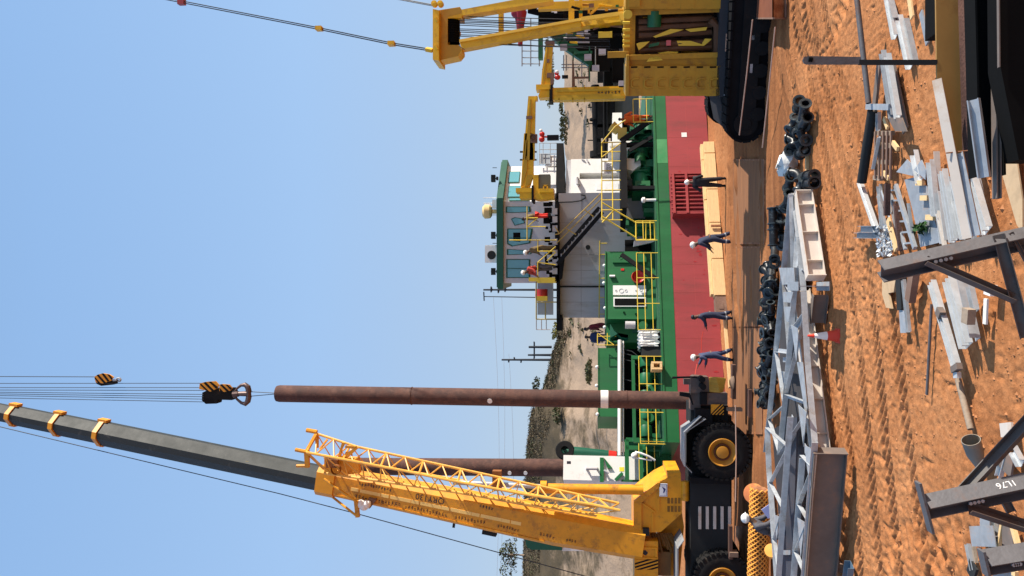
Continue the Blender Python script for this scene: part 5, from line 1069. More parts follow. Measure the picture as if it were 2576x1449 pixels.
dm('load_weight', M_blk, lambda b: (qbox(b, 1, 1090, 1195, 1222, 1262, YA - .3, .35)), hk1)
d2 = thing('deck_crane', 'yellow deck crane on a tall ribbed column beside the crawler crane', 'crane', W(1580, 230, 46), 'yellow deck cranes on the barge')
YC = 44.0
col_ = dm('column', M_yel2, lambda b: (qbox(b, 1, 1140, 1800, 795, 885, YC, .75), qpoly(b, 1, [(1030, 815), (1120, 815), (1120, 880), (1020, 885), (1010, 870)], YC, .7), qbox(b, 1, 990, 1120, 765, 808, YC - .1, .8)), d2)
dm('column_rib', mat('rib_yellow', (.55, .36, .02), .5), lambda b: (qbox(b, 1, 1180, 1760, 812, 818, YC - .06, .06), qbox(b, 1, 1180, 1760, 862, 870, YC - .06, .06), qbox(b, 1, 1160, 1790, 882, 892, YC - .1, .4), [qbox(b, 1, x, x + 7, 885, 925, YC - .1, .12) for x in (1195, 1320, 1425)], [qbox(b, 1, x, x + 7, 770, 795, YC - .1, .12) for x in (1425,)]), col_)
marks('column_lettering', 7, M_ink, col_, QW(1, 1635, 836, YC - .01), Vector((0, 0, 1)), Vector((-1, 0, 0)), .3)
dm('collar', M_blk, lambda b: (qbox(b, 1, 1112, 1140, 768, 912, YC - .1, 1.0)), d2)
a2 = dm('arm', M_yel2, lambda b: (qpoly(b, 1, [(1085, 390), (1143, 395), (1120, 765), (1035, 770), (1045, 640)], YC + .1, .4)), d2)
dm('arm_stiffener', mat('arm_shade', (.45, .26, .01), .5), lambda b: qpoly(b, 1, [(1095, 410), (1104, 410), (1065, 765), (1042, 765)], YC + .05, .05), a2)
dm('arm_tip', M_woodb, lambda b: qbox(b, 1, 1075, 1155, 370, 400, YC, .5), a2)
dm('winch', M_woodb, lambda b: (qpoly(b, 1, [(1090, 660), (1150, 655), (1150, 750), (1125, 770), (1120, 700), (1085, 700)], YC - .1, .3), qbox(b, 1, 1088, 1112, 535, 565, YC + .02, .05)), a2)
hk2 = dm('hook_ball', M_redb, lambda b: (b.sph(QW(1, 1178, 665, YC), .12), b.sph(QW(1, 1185, 700, YC), (.15, .15, .17))), d2)
dm('ball_cap', M_wht, lambda b: b.sph(QW(1, 1180, 650, YC - .08), .1), hk2)
dm('load_weight', M_blk, lambda b: qbox(b, 1, 1225, 1280, 680, 702, YC, .25), hk2)
# ladder gantry machinery, dark green, far right of the barge
YGn = 45.0
gt = bm('ladder_gantry', M_grn2, lambda b: (qbox(b, 1, 1010, 1050, 120, 530, YGn, .4), qpoly(b, 1, [(1050, 240), (1220, 420), (1480, 600), (1500, 560), (1300, 400), (1200, 300), (1150, 240)], YGn, .5), qbox(b, 1, 1240, 1470, 240, 262, YGn - .2, .3), qbox(b, 1, 1220, 1370, 300, 325, YGn - .2, .2), qbox(b, 1, 1220, 1370, 398, 410, YGn - .2, .2), qbox(b, 1, 1320, 1500, 465, 480, YGn - .3, .2), qbox(b, 1, 1320, 1332, 465, 540, YGn - .3, .2), qbox(b, 1, 1470, 1480, 420, 730, YGn - .3, .1), b.lathe([(0, .3), (.5, .3)], QW(1, 1180, 330, YGn - .3), Vector((0, 1, 0)), 14)))
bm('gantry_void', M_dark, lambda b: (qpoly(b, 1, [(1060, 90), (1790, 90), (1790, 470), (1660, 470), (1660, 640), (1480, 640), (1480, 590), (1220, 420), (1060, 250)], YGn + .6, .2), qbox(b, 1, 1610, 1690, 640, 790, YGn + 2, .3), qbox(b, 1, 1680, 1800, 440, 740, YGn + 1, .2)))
bm('gantry_pipe', M_gry, lambda b: [b.tube([QW(1, x0, y, YGn - .4), QW(1, x1, y, YGn - .4)], .05, 6) for x0, x1, y in ((1330, 1475, 382), (1300, 1390, 255), (1240, 1470, 345), (1420, 1470, 300))] + [b.box(QW(1, x, y, YGn - .5), (.3, .3, .4)) for x, y in ((1350, 215), (1460, 290), (1240, 430), (1460, 520), (1590, 470), (1530, 620), (1290, 290), (1390, 320))])
def grails(b):
    Yr = YGn + .3
    for x in (863, 942, 1020): b.tube([QW(1, x, 165, Yr), QW(1, x, 600, Yr)], .035, 6)
    for y in (270, 345, 462, 522, 578): b.tube([QW(1, 863, y, Yr), QW(1, 1030, y, Yr)], .03, 6)
    for y in (585, 612): b.tube([QW(1, 1220, y, Yr), QW(1, 1470, y, Yr)], .03, 6)
    for x in (1240, 1265, 1405, 1530): b.tube([QW(1, x, 420 if x > 1500 else 500, Yr), QW(1, x, 640 if x != 1405 else 700, Yr)], .03, 6)
bm('gantry_rail', M_galv2, grails)
bm('rust_post', M_woodb, lambda b: (qpoly(b, 1, [(1318, 540), (1330, 540), (1345, 785), (1315, 785)], YGn + .2, .2), qbox(b, 1, 1340, 1465, 695, 708, YGn + .2, .1), qbox(b, 1, 1463, 1480, 600, 735, YGn + .1, .15)))
bm('red_tackle', mat('tackle_red', (.30, .015, .03), .5), lambda b: (b.sph(QW(1, 810, 118, YGn - 2), .28), b.tube([QW(1, 820, 60, YGn - 2), QW(1, 850, 120, YGn - 2), QW(1, 848, 230, YGn - 2), QW(1, 848, 415, YGn - 2)], [.3, .36, .22, .12], 10)))
bm('black_tube', M_dark, lambda b: b.tube([QW(1, 930, 60, YGn - 1), QW(1, 1240, 130, YGn - 1)], .38, 14))
bm('tube_lettering', M_wht, lambda b: [b.box(QW(1, 960 + k * 26, 66 + k * 6 - 5, YGn - 1.4), (.06 + .03 * (k % 3), .02, .16)) for k in range(9)])
bm('small_cabinet', M_gry, lambda b: (qbox(b, 1, 1740, 1800, 730, 790, YGn - 1, .6)))
# ================================================================ yard: timber, plates, fittings, trusses
def q7(x, y): return Q(26, x, y)
# timber dunnage along the hull
TA, TB = G(1798, 362), G(1830, 767); td = (TB - TA).normalized(); TA.z = TB.z = 0; td = (TB - TA).normalized(); tn = Vector((-td.y, td.x, 0)); tn = tn if tn.y > 0 else -tn
def tpos(y, z=0.0):    # point on the front line at column y
    u = (724.5 - y) * S / F; k = (u * TA.y - TA.x) / (td.x - u * td.y); return TA + td * k + Z3 * z
fr_l = ['short squared timber at the end of the row nearest the crawler crane', 'squared timber behind the man in black', 'squared timber under the red fender frame', 'squared timber behind the bending man in navy', 'last squared timber of the row, touching the dark brown block']
for (ya, yb), lb in zip([(363, 391), (392, 480), (481, 562), (563, 651), (652, 742)], fr_l):
    b = MB(); p, q = tpos(ya), tpos(yb); c = (p + q) / 2 + tn * .25 + Z3 * .29; b.box(c, ((q - p).length - .03, .5, .52), (td, tn, Z3)); tag(b.build('squared_timber', M_wood), lb, 'timber', 'squared timbers along the hull')
for (ya, yb), lb in zip([(363, 402), (403, 500), (502, 590), (592, 735)], ['short pale plank on the timber row, at the end nearest the crawler crane', 'pale plank on the timber row just behind the man in black', 'pale plank on the timber row below the red fender frame', 'longest pale plank on the timber row, ending by the brown block']):
    b = MB(); p, q = tpos(ya), tpos(yb); c = (p + q) / 2 + tn * .38 + Z3 * .62; b.box(c, ((q - p).length - .02, .34, .12), (td, tn, Z3)); tag(b.build('timber_plank', M_wood), lb, 'plank', 'planks on the timber row')
b = MB(); p = tpos(744); c = p + td * .42 + tn * .25 + Z3 * .28; b.box(c, (.78, .52, .5), (td, tn, Z3)); b.box(c - tn * .27 + td * .1, (.3, .02, .2), (td, tn, Z3)); tag(b.build('timber_end_shade', M_woodb), 'dark brown wooden block ending the timber row beside the bareheaded man', 'block')  # shaded end of the timbers given as a separate dark brown block
b = MB(); b.box(tpos(574) - tn * .1 + Z3 * .27, (.1, .06, .46), (td, tn, Z3)); tag(b.build('wooden_batten', M_rust2), 'short brown batten leaning on the timber row beside the man in navy', 'batten')
b = MB(); p, q = tpos(775), tpos(960); b.box((p + q) / 2 + tn * .5 + Z3 * .08, ((q - p).length, .25, .12), (td, tn, Z3)); tag(b.build('timber_plank', M_wood), 'thin pale plank lying on the sand below the hull behind the rope men', 'plank')

# steel road plates in the sand
M_plate = mat('sandy_plate', (.27, .115, .045), .9, var=.25, vs=1.2, stretch=(.35, 1.5, 1), dirt=(.20, .085, .04), dirt_amt=.5, ds=1.0, bump=.2, bs=6)
for (x0, x1, ya, yb), lb in zip([(1849, 1927, 402, 612), (1846, 1921, 622, 822), (1847, 1922, 824, 1090), (1852, 1905, 1325, 1500)], ['sand covered steel road plate below the man in black', 'sand covered steel road plate below the man in navy', 'sand covered steel road plate below the two rope men', 'dark rusty plate under the crane beside the worker with papers']):
    t = thing('steel_plate', lb, 'plate', G((x0 + x1) / 2, (ya + yb) / 2), 'steel road plates in front of the barge')
    P = [G(x0, ya), G(x0, yb), G(x1, yb), G(x1, ya)]; P = [Vector((p.x, p.y, .035)) for p in P]
    b = MB(); b.prism([p - Z3 * .10 for p in P], Z3 * .13); b.build('plate', M_plate if ya < 1200 else M_rust2, t)
    b = MB()
    for a, c in zip(P, P[1:] + P[:1]): b.bar(a + Z3 * .01, c + Z3 * .01, .07, .05)
    b.build('rim', M_rust2, t)
b = MB(); b.prism([G(1851, 441), G(1851, 456), G(1866, 458), G(1870, 448)], Z3 * .06); tag(b.build('grey_mat', M_galv2), 'small grey mat lying on the road plate below the man in black', 'mat')

# rope barrier
for k, (pts, lb) in enumerate([([(1893, 50, 26), (1878, 190, 27), (1860, 340, 28.5)], 'thin pale rope strung across the middle of the black crawler track'), ([(1950, 68, 24.5), (1936, 205, 25.1), (1918, 372, 25.8)], 'thin pale rope along the ground edge of the black crawler track'), ([(1850, 1020, 30.4), (1852, 1150, 30.3), (1850, 1262, 30.2)], 'thin pale rope strung in front of the crane tyre')]):
    b = MB(); b.tube([W(*p) for p in pts], .022, 5); tag(b.build('barrier_rope', M_ropel), lb, 'rope', 'pale barrier ropes')

# rusty tray at the right edge
t = thing('steel_tray', 'rusty steel tray with one sunlit half beside the crawler track', 'tray', G(1976, 20))
b = MB(); b.prism([G(1893, 45, .5), G(1946, 45, .5), G(1946, -60, .5), G(1893, -60, .5)], Z3 * .04); b.build('back_panel', mat('dark_rust', (.2, .06, .025), .8, var=.2), t)
b = MB(); b.prism([G(1946, 45, .5), G(1976, 45, .06), G(1976, -60, .06), G(1946, -60, .5)], Z3 * .04); b.build('front_panel', M_rust2, t)
b = MB(); b.bar(G(1893, 46, .52), G(1946, 46, .52), .05); b.bar(G(1946, 46, .52), G(1976, 46, .08), .05); b.bar(G(1976, 46, .08), G(1976, -60, .08), .05); b.build('rim', M_woodb, t)

# ---- pipe fittings: prototypes
def fitting(kind):
    t = thing('pipe_fitting', 'x', 'fitting', (0, 0, 0)); ROOTM[t.name] = Matrix.Identity(4)
    def fl(b, p, a): b.lathe([(0, .12), (0, .215), (.04, .215), (.04, .16)], p, a, 18); return b
    b = MB()
    if kind == 'straight':
        b.lathe([(0, .12), (0, .16), (.85, .16), (.85, .12), (0, .12)], (-.42, 0, 0), (1, 0, 0), 18); b.build('pipe', M_pvc, t)
        for x, a in ((-.42, (1, 0, 0)), (.43, (-1, 0, 0))): b = fl(MB(), (x, 0, 0), a); b.build('flange', M_flg, t)
    elif kind == 'elbow':
        pts = [Vector((.35 * math.sin(a) - .2, .35 * (1 - math.cos(a)) - .1, 0)) for a in np.linspace(0, math.pi / 2, 7)]; b.tube(pts, .16, 14); b.build('pipe', M_pvc, t)
        b = fl(MB(), pts[0] - Vector((.03, 0, 0)), (1, 0, 0)); b.build('flange', M_flg, t); b = fl(MB(), pts[-1] + Vector((0, .03, 0)), (0, -1, 0)); b.build('flange', M_flg, t)
    else:
        b.lathe([(0, .12), (0, .16), (.7, .16), (.7, .12), (0, .12)], (-.35, 0, 0), (1, 0, 0), 18); b.lathe([(0, .1), (0, .13), (.3, .13), (.3, .1), (0, .1)], (0, 0, .1), (0, 0, 1), 14); b.build('pipe', M_pvc, t)
        for x, a in ((-.35, (1, 0, 0)), (.36, (-1, 0, 0))): b = fl(MB(), (x, 0, 0), a); b.build('flange', M_flg, t)
        b = MB(); b.lathe([(0, .1), (0, .18), (.035, .18), (.035, .13)], (0, 0, .38), (0, 0, 1), 16); b.build('flange', M_flg, t)
    return t
M_flg = mat('flange_black', (.03, .04, .045), .35, var=.3, dirt=(.18, .24, .26), dirt_amt=.2, ds=6)  # pale cyan dirt tone paints the glints on the flanges
protos = {k: fitting(k) for k in ('straight', 'elbow', 'tee')}; used = set()
def place_fit(kind, x, y, z, rot, label, sc=1.0, group='black pipe fittings laid in a row'):
    o = protos[kind]
    if kind in used: o = dup(o)
    used.add(kind); o.location = G(x, y, z); o.rotation_euler = rot; o.scale = (sc,) * 3; tag(o, label, 'fitting', group)
    return o
PI = math.pi
for kind, cx_, cy_, z, rot, lb in [
    ('straight', 300, 190, .25, (0, .2, PI / 2 + .1), 'grey pipe at the tip of the row of fittings nearest the crawler crane'),
    ('straight', 340, 245, .3, (0, .1, PI / 2 + .5), 'short black pipe resting beside the grey pipe at the row tip'),
    ('straight', 345, 330, .25, (0, 0, PI / 2 + .25), 'black pipe end with a pale rim facing the viewer near the row tip'),
    ('elbow', 330, 375, .2, (.3, .2, 1.2), 'black elbow touching the pale rimmed pipe end'),
    ('elbow', 262, 330, .25, (.8, .2, 2.2), 'black elbow behind the pale rimmed pipe end'),
    ('straight', 290, 415, .25, (0, .1, PI / 2 - .3), 'black pipe end between the elbow and the two flat tees'),
    ('tee', 340, 475, .2, (1.2, 0, 1.5), 'black tee lying flat, the one of the pair farther from the white sack'),
    ('tee', 330, 560, .2, (1.2, 0, 1.6), 'black tee lying flat right against the white sack'),
    ('straight', 220, 565, .3, (0, .1, PI / 2 + .1), 'black pipe end sticking out behind the tees'),
    ('elbow', 255, 480, .25, (1.0, .4, .4), 'black elbow behind the two flat tees'),
    ('elbow', 290, 740, .25, (.9, .1, .3), 'black elbow between the white sack and the pale beam tip'),
    ('straight', 228, 795, .25, (0, .1, PI / 2 + .4), 'big black pipe end behind the elbow that touches the white sack'),
    ('straight', 395, 745, .18, (0, 0, PI / 2 - .1), 'upright open pipe end nearest the viewer, closer to the sack'),
    ('straight', 397, 800, .18, (0, 0, PI / 2 - .1), 'upright open pipe end nearest the viewer, closer to the beam tip'),
    ('elbow', 330, 800, .25, (.6, .2, 2.0), 'black elbow beside the tip of the pale beam'),
    ('straight', 218, 925, .25, (0, .1, PI / 2 + .5), 'black pipe end just behind the tip of the pale frame'),
    ('elbow', 190, 990, .25, (.7, .3, 1.0), 'black elbow just behind the pointed tip of the lattice frame'),
    ('straight', 155, 1140, .3, (0, .1, PI / 2 + .7), 'small pale rimmed pipe end behind the pale frame'),
    ('straight', 100, 1080, .55, (0, .0, .08), 'long black pipe spool along the back of the row, half nearer the sack'),
    ('straight', 104, 1200, .55, (0, .0, .08), 'long black pipe spool along the back of the row, half farther from the sack'),
    ('elbow', 160, 1075, .3, (.5, .3, .2), 'black elbow with a bright rim behind the frame'),
    ('elbow', 175, 1235, .25, (.4, .2, 2.6), 'black elbow beside the small pale rimmed pipe end'),
    ('straight', 115, 1340, .3, (0, .2, .9), 'black pipe lying aslant behind the first cross plate'),
    ('straight', 110, 1425, .3, (0, .1, PI / 2), 'black pipe end behind the first cross plate')]:
    place_fit(kind, *q7(cx_, cy_), z, rot, lb, .82)
rr = random.Random(3)
for k in range(40):
    x, y = Q(27, 75 + rr.uniform(-22, 22) - k * 0.6, 20 + k * 27); kd = ['straight', 'elbow', 'straight', 'tee'][k % 4]
    place_fit(kd, x, y, .25 + rr.uniform(-.05, .1), (rr.uniform(0, 1.4), rr.uniform(-.3, .3), rr.uniform(0, 6.2)), {'elbow': 'black elbow', 'straight': 'black flanged pipe', 'tee': 'black tee'}[kd] + ' in the jumbled row behind the truss, ' + ['beside its square cross plates', 'where the lacing starts', 'level with the traffic cone', 'across from the hanging pile', 'nearest the crane tyre'][k // 8], rr.uniform(.6, .95), 'jumbled black fittings behind the truss')
# white sack among the fittings
b = MB(); c = G(*q7(285, 650), .02); c.z = .3; nu, nv = 12, 7; b.sph(c, (.40, .30, .27), nu, nv)
for p in b.v: p += Vector((rr.uniform(-.09, .09), rr.uniform(-.06, .06), rr.uniform(-.09, .09))); p.x += (p.z - .3) * -.2
tag(b.build('white_sack', M_cloth), 'crumpled white sack lying among the black pipe fittings', 'sack')
b = MB(); b.bar(G(*q7(365, 590), .05), G(*q7(365, 735), .05), .12, .08); tag(b.build('wood_strip', M_wood), 'bright wooden strip beside the white sack', 'strip')

# ---- beams
def ib(name, label, p0, p1, w, h, m, t=.02, up=(0, 0, 1), cat='beam', group=None, stiff=0, endplate=False, z=.0):
    p0, p1 = Vector(p0), Vector(p1); t_ = thing(name, label, cat, (p0 + p1) / 2 - Z3 * h / 2, group)
    b = MB(); b.ibeam(p0, p1, w, h, t, up); b.build('section', m, t_)
    a, s_, u, l = MB().frame(p0, p1, up)
    if stiff:
        b = MB()
        for k in range(stiff): b.box(p0.lerp(p1, (k + .5) / stiff), (.015, w * .9, h - 2 * t - .004), (a, s_, u))
        b.build('stiffener', m, t_)
    if endplate:
        b = MB()
        for p in (p0 - a * .014, p1 + a * .014): b.box(p, (.025, w * 1.05, h * 1.05), (a, s_, u))
        b.build('end_plate', m, t_)
    return t_
ib('steel_girder', 'deep brown steel girder lying on chocks in front of the box truss', G(2127, 1137, .22) + Z3 * .37, G(2096, 1500, .22) + Z3 * .37, .32, .74, M_beamd, .025, endplate=True)
ib('steel_joist', 'pale primed beam with stiffeners lying between the cone and the deep girder', G(2035, 731, .18) + Z3 * .22, G(2086, 1137, .18) + Z3 * .22, .30, .44, M_beam, .02, stiff=5)
ib('steel_joist', 'shorter pale primed beam ending beside the black fittings', G(2041, 487, .18) + Z3 * .22, G(2074, 697, .18) + Z3 * .22, .30, .44, M_beam, .02, stiff=3, endplate=True)
ib('beam_stub', 'short deep beam set across between the two pale primed beams', W(2034, 720, 20.2) + Vector((.0, -.5, 0)), W(2034, 720, 20.2) + Vector((0, .6, 0)), .22, .74, M_galv2, .02, cat='beam')
ib('steel_girder', 'dark girder in shade between the cone and the cross stub', G(2084, 742, .05) + Z3 * .2, G(2076, 812, .05) + Z3 * .2, .2, .38, M_beamd, .02)  # solid dark section placed where only a shadow falls
b = MB(); b.prism([G(1988, 500, .25), G(2004, 520, .25), G(2026, 735, .25), G(2040, 1120, .25), G(1975, 1120, .25), G(1962, 900, .25), G(1968, 735, .25)], Z3 * .02); tag(b.build('shade_plate', mat('shade_brown_sheet', (.05, .045, .045), .7, var=.2)), 'long dark sheet lying under the wedge shaped lattice frame', 'sheet')  # dark sheet added to stand in for shadow beneath the lattice
M_tru = mat('truss_zinc', (0.47, 0.49, 0.51), 0.45, metal=0.3, var=0.2, vs=5, dirt=(0.3, 0.25, 0.2), dirt_amt=0.3)
# lattice frames
def lattice(name, label, chords, zig, r=.04, m=M_tru, n=14, plates=(), cat='truss'):
    t = thing(name, label, cat, (chords[0][0] + chords[-1][-1]) / 2)
    for c in chords:
        b = MB()
        for p, q in zip(c[:-1], c[1:]): b.angle(p, q, .15, .014)
        b.build('chord', m, t)
    for i, j, n_ in zig:
        A, Bc = samp(chords[i], n_), samp(chords[j], n_); b = MB()
        for k in range(n_):
            if k % 2 == 0: b.angle(A[k], Bc[k + 1], .11, .012)
            else: b.angle(Bc[k], A[k + 1], .11, .012)
        b.build('lacing', m, t)
    for P in plates: b = MB(); b.prism(P, Z3 * .014); b.build('gusset_plate', M_galv, t)
    return t
def gl(pts, z): return [G(x, y, z) for x, y in pts]
k1 = gl([(1988, 488), (1965, 736), (1950, 890), (1925, 1134)], .72)
k2 = gl([(2001, 671), (1990, 820), (1976, 980), (1960, 1140)], .72)
k3 = gl([(1995, 489), (2008, 600), (2020, 735), (2030, 911), (2050, 1137)], .60)
def g8(pts, z=.75): return [G(*Q(27, x, y), z) for x, y in pts]
lattice('frame_truss', 'galvanised wedge shaped lattice frame pointing at the black fittings', [k1, k2, k3], [(0, 1, 7), (1, 2, 6)], plates=[g8([(150, 8), (265, 8), (275, 135), (175, 140)], .78), g8([(185, 195), (262, 195), (240, 280), (185, 275)], .78), g8([(190, 310), (245, 310), (225, 430), (205, 420)], .78), g8([(245, 450), (295, 480), (300, 540), (285, 735)], .78), g8([(290, 740), (335, 740), (370, 1100), (360, 1180)], .7), g8([(300, 1070), (365, 1130), (340, 1400)], .78), g8([(165, 810), (195, 815), (185, 910)], .6), g8([(350, 1370), (400, 1449), (350, 1449)], .8), g8([(285, 0), (300, 0), (340, 22), (285, 55)], .6)])
m1 = gl([(1929, 1080), (1933, 1180), (1946, 1350), (1956, 1500)], 1.15)
m2 = gl([(1987, 1046), (1972, 1240), (1957, 1449), (1953, 1500)], 1.15)
m3 = gl([(2017, 1150), (2005, 1300), (1995, 1449), (1991, 1500)], .95)
m4 = gl([(2048, 1110), (2035, 1260), (2021, 1449), (2016, 1500)], .95)
b1_ = gl([(1950, 1080), (1966, 1350), (1974, 1500)], .15); b4_ = gl([(2078, 1110), (2062, 1300), (2044, 1500)], .15)
def g11(pts, z=1.0): return [G(*Q(11, x, y), z) for x, y in pts]
lattice('box_truss', 'long galvanised box truss lying behind the deep brown girder', [m1, m2, m3, m4, b4_], [(0, 1, 6), (2, 3, 6), (3, 4, 8)], plates=[g11([(1455, 890), (1500, 910), (1485, 1110), (1470, 1000)], 1.17), g11([(1670, 920), (1735, 960), (1715, 1150), (1700, 1280)], .97), g11([(1735, 260), (1800, 300), (1790, 640), (1760, 480)], .97), g11([(1390, 280), (1400, 400), (1380, 330)], 1.17), g11([(1525, 900), (1540, 1100), (1510, 1000)], 1.1)])
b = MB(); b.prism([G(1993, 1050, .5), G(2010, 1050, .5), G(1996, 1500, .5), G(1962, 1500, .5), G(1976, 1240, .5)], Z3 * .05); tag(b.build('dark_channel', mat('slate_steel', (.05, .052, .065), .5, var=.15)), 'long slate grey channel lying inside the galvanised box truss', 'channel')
for (y, lb) in ((1390, 'short grey cleat plate lying across the slate channel'), (905, 'small pale board standing in the wedge shaped frame')):
    b = MB(); b.prism(gl([(1966 if y > 1000 else 1972, y - 6), (1992 if y > 1000 else 1985, y - 6), (1990 if y > 1000 else 1985, y + 6), (1964 if y > 1000 else 1972, y + 6)], .62), Z3 * .03); tag(b.build('cleat_plate', M_galv2), lb, 'plate')

b = MB(); b.prism(gl([(1945, 1080), (1985, 1060), (2052, 1120), (2030, 1500), (1975, 1500)], .06), Z3 * .03); tag(b.build('under_shade_sheet', mat('shade_slate', (.035, .037, .042), .6)), 'dark sheet spread on the sand under the long box truss', 'sheet')  # added dark sheet paints the shadow beneath the box truss
for k, y in enumerate((1175, 1420)):
    b = MB(); b.box(G(2112, y, .02) + Vector((0, .05, .10)), (.2, .7, .2)); tag(b.build('wooden_chock', M_woodb), ['wooden chock under the deep girder near its end plate', 'wooden chock under the deep girder near the blue wrapped channel'][k], 'chock', 'chocks under the deep girder')
# orange corrugated hose coils / mesh barrier roll at the left
t = thing('orange_mesh_roll', 'roll of orange plastic barrier mesh lying behind the truss', 'barrier mesh', G(1905, 1400))
b = MB(); na = 26; nl = 40; r = .35
A0 = G(1944, 1262, .5); A1 = G(1935, 1520, .5); A0 += Vector((0, 1.9, 0)) * 1; A1 += Vector((0, 1.9, 0)); dA = (A1 - A0); lA = dA.length; dA.normalize(); oA = dA.cross(Z3).normalized()
def mp(i, j): a = 2 * PI * i / na; return A0 + dA * (lA * j / nl) + oA * (r * math.cos(a)) + Z3 * (r * math.sin(a))
for j in range(nl):
    for i in range(na // 2 + 2):
        ii_ = i + 7
        if (i + j) % 2 == 0: b.bar(mp(ii_, j), mp(ii_ + 1, j + 1), .05, .03)
        else: b.bar(mp(ii_ + 1, j), mp(ii_, j + 1), .05, .03)
b.build('mesh', M_orange, t)
b = MB(); b.tube([A0 + dA * .1, A1], .26, 14); b.build('core', M_rust2, t)
for (px, py), lb in (((1885, 1252), 'large rusty orange drum at the open end of the mesh roll'), ((1925, 1390), 'small bright orange drum between the mesh roll and the truss')):
    p = G(px + 20, py, .35); b = MB(); s_ = .85 if py < 1300 else .5; b.lathe([(0, .38 * s_), (0, .42 * s_), (.7 * s_, .42 * s_), (.72 * s_, .0), (.66 * s_, .0), (.64 * s_, .38 * s_), (0, .38 * s_)], p, Vector((.45, -.8, .35)), 22); tag(b.build('orange_drum', M_orange if py > 1300 else mat('orange_rust', (.45, .13, .03), .6, var=.3, dirt=(.75, .35, .08), dirt_amt=.4)), lb, 'drum')

# ---- traffic cone
cb_ = G(2110, 845); t = thing('traffic_cone', 'tall red and white traffic cone standing beside the pale beam', 'cone', cb_)
b = MB(); b.box(cb_ + Z3 * .02, (.36, .36, .04)); b.build('base', M_conr, t)
hC = .72; rad = lambda q: .135 * (1 - q) + .022
for (q0, q1, m_, nm) in ((.0, .36, M_conr, 'lower_band'), (.36, .78, M_wht, 'white_band'), (.78, 1.0, M_conr, 'tip')):
    b = MB(); b.lathe([(hC * q0, rad(q0)), (hC * q1, rad(q1))] + ([(hC, 0)] if q1 == 1 else []), cb_ + Z3 * .03, Z3, 20); b.build(nm, m_, t)

# ---- scrap and profiles in the foreground
def item(kind, name, label, cat, m, x0, y0, x1, y1, w, h, z0=.06, z1=None, flip=1, group=None):
    z1 = z0 if z1 is None else z1; p, q = G(x0, y0, z0), G(x1, y1, z1); b = MB()
    if kind == 'ch': b.chan(p, q, w, h, .01, flip=flip)
    elif kind == 'pl': b.bar(p, q, w, h)
    elif kind == 'an': b.angle(p, q, w, .01)
    elif kind == 'pi':
        a = (q - p); l = a.length; b.lathe([(0, w * .86), (0, w), (l, w), (l, w * .86), (0, w * .86)], p, a, 16)
    elif kind == 'ib': b.ibeam(p, q, w, h, .014)
    elif kind == 'cc':   # corrugated double channel
        b.chan(p, q, w * .48, h, .01, flip=flip); 
        a, s_, u, l = b.frame(p, q); b.chan(p + s_ * w * .5, q + s_ * w * .5, w * .48, h, .01, flip=flip)
    return tag(b.build(name, m), label, cat, group)
def plate(name, label, cat, m, pts, z, th=.012, group=None):
    b = MB(); b.prism([G(x, y, z) for x, y in pts], Z3 * th); return tag(b.build(name, m), label, cat, group)
def t3(x, y): return Q(3, x, y)
def t6(x, y): return Q(6, x, y)
def t9(x, y): return Q(9, x, y)
def t12(x, y): return Q(12, x, y)
M_gal3 = mat('bright_galvanised', (.58, .59, .59), .38, metal=.3, var=.12, vs=6, dirt=(.5, .42, .32), dirt_amt=.25)
it = item
it('pi', 'steel_pipe', 'long thin grey pipe held above the sand, passing behind the slotted post', 'pipe', M_col, *t3(415, -40), *t3(525, 935), .055, 0, .6, .45)
it('ch', 'steel_channel', 'bright white channel touching the one behind the slotted post', 'channel', M_gal3, *t3(690, -40), *t3(760, 335), .16, .08, .15)
it('ch', 'steel_channel', 'bright white channel passing behind the upright slotted post', 'channel', M_gal3, *t3(800, 160), *t3(895, 605), .17, .09, .16)
it('an', 'steel_angle', 'short pale angle between the two bright white channels in line', 'angle', M_galv, *t3(720, 20), *t3(760, 180), .12, 0, .12)
it('an', 'steel_angle', 'grey angle on the near side of the white channel by the post', 'angle', M_galv2, *t3(860, 180), *t3(945, 560), .1, 0, .08)
it('pl', 'wood_splinter', 'splintered pale wooden board beside the black crate', 'board', M_wood, *t3(890, -40), *t3(920, 160), .14, .03, .12)
it('pl', 'wood_board', 'grey weathered board near the ochre girder', 'board', M_galv2, *t3(1000, 110), *t3(1060, 395), .13, .03, .1)
it('ch', 'steel_channel', 'grooved pale channel under the cross bar, farther from the viewer', 'channel', M_galv, *t3(650, 470), *t3(740, 1055), .14, .1, .3)
it('ch', 'steel_channel', 'grooved pale channel under the cross bar, nearer the viewer', 'channel', M_gal3, *t3(695, 500), *t3(790, 1060), .14, .1, .3)
it('pl', 'steel_flat', 'brown flat bar under the grooved channels', 'flat bar', M_beamd, *t3(740, 600), *t3(860, 1180), .26, .03, .1)
it('pl', 'steel_flat', 'brown flat bar beside the grooved channels, on their far side', 'flat bar', M_beamd, *t3(625, 560), *t3(570, 1050), .2, .05, .2)
it('pi', 'steel_pipe', 'dark grey pipe behind the wooden pallet', 'pipe', M_dgr, *t3(560, 1000), *t6(462, 445), .10, 0, .26)
it('ch', 'steel_channel', 'bright channel running on from the bent dark pipe', 'channel', M_gal3, *t6(440, 430), *t6(605, 900), .15, .08, .2)
it('pl', 'cross_bar', 'short galvanised bar lying across the grooved channels', 'bar', M_galv, *t3(505, 965), *t3(712, 970), .12, .04, .36)
plate('steel_plate', 'rusty brown square plate at the end of the grooved channels', 'plate', M_beamd, [t3(705, 1065), t3(835, 1065), t3(880, 1190), t3(775, 1190)], .3, .02)
t = thing('wooden_pallet', 'dark slotted wooden pallet between the bent pipe and the sand', 'pallet', G(2215, 390))
b = MB()
for k in range(5): b.bar(G(*t3(585 + k * 36, 1190), .22), G(*t6(585 + k * 34, 410), .22), .07, .03)
b.build('slat', M_woodb, t)
b = MB()
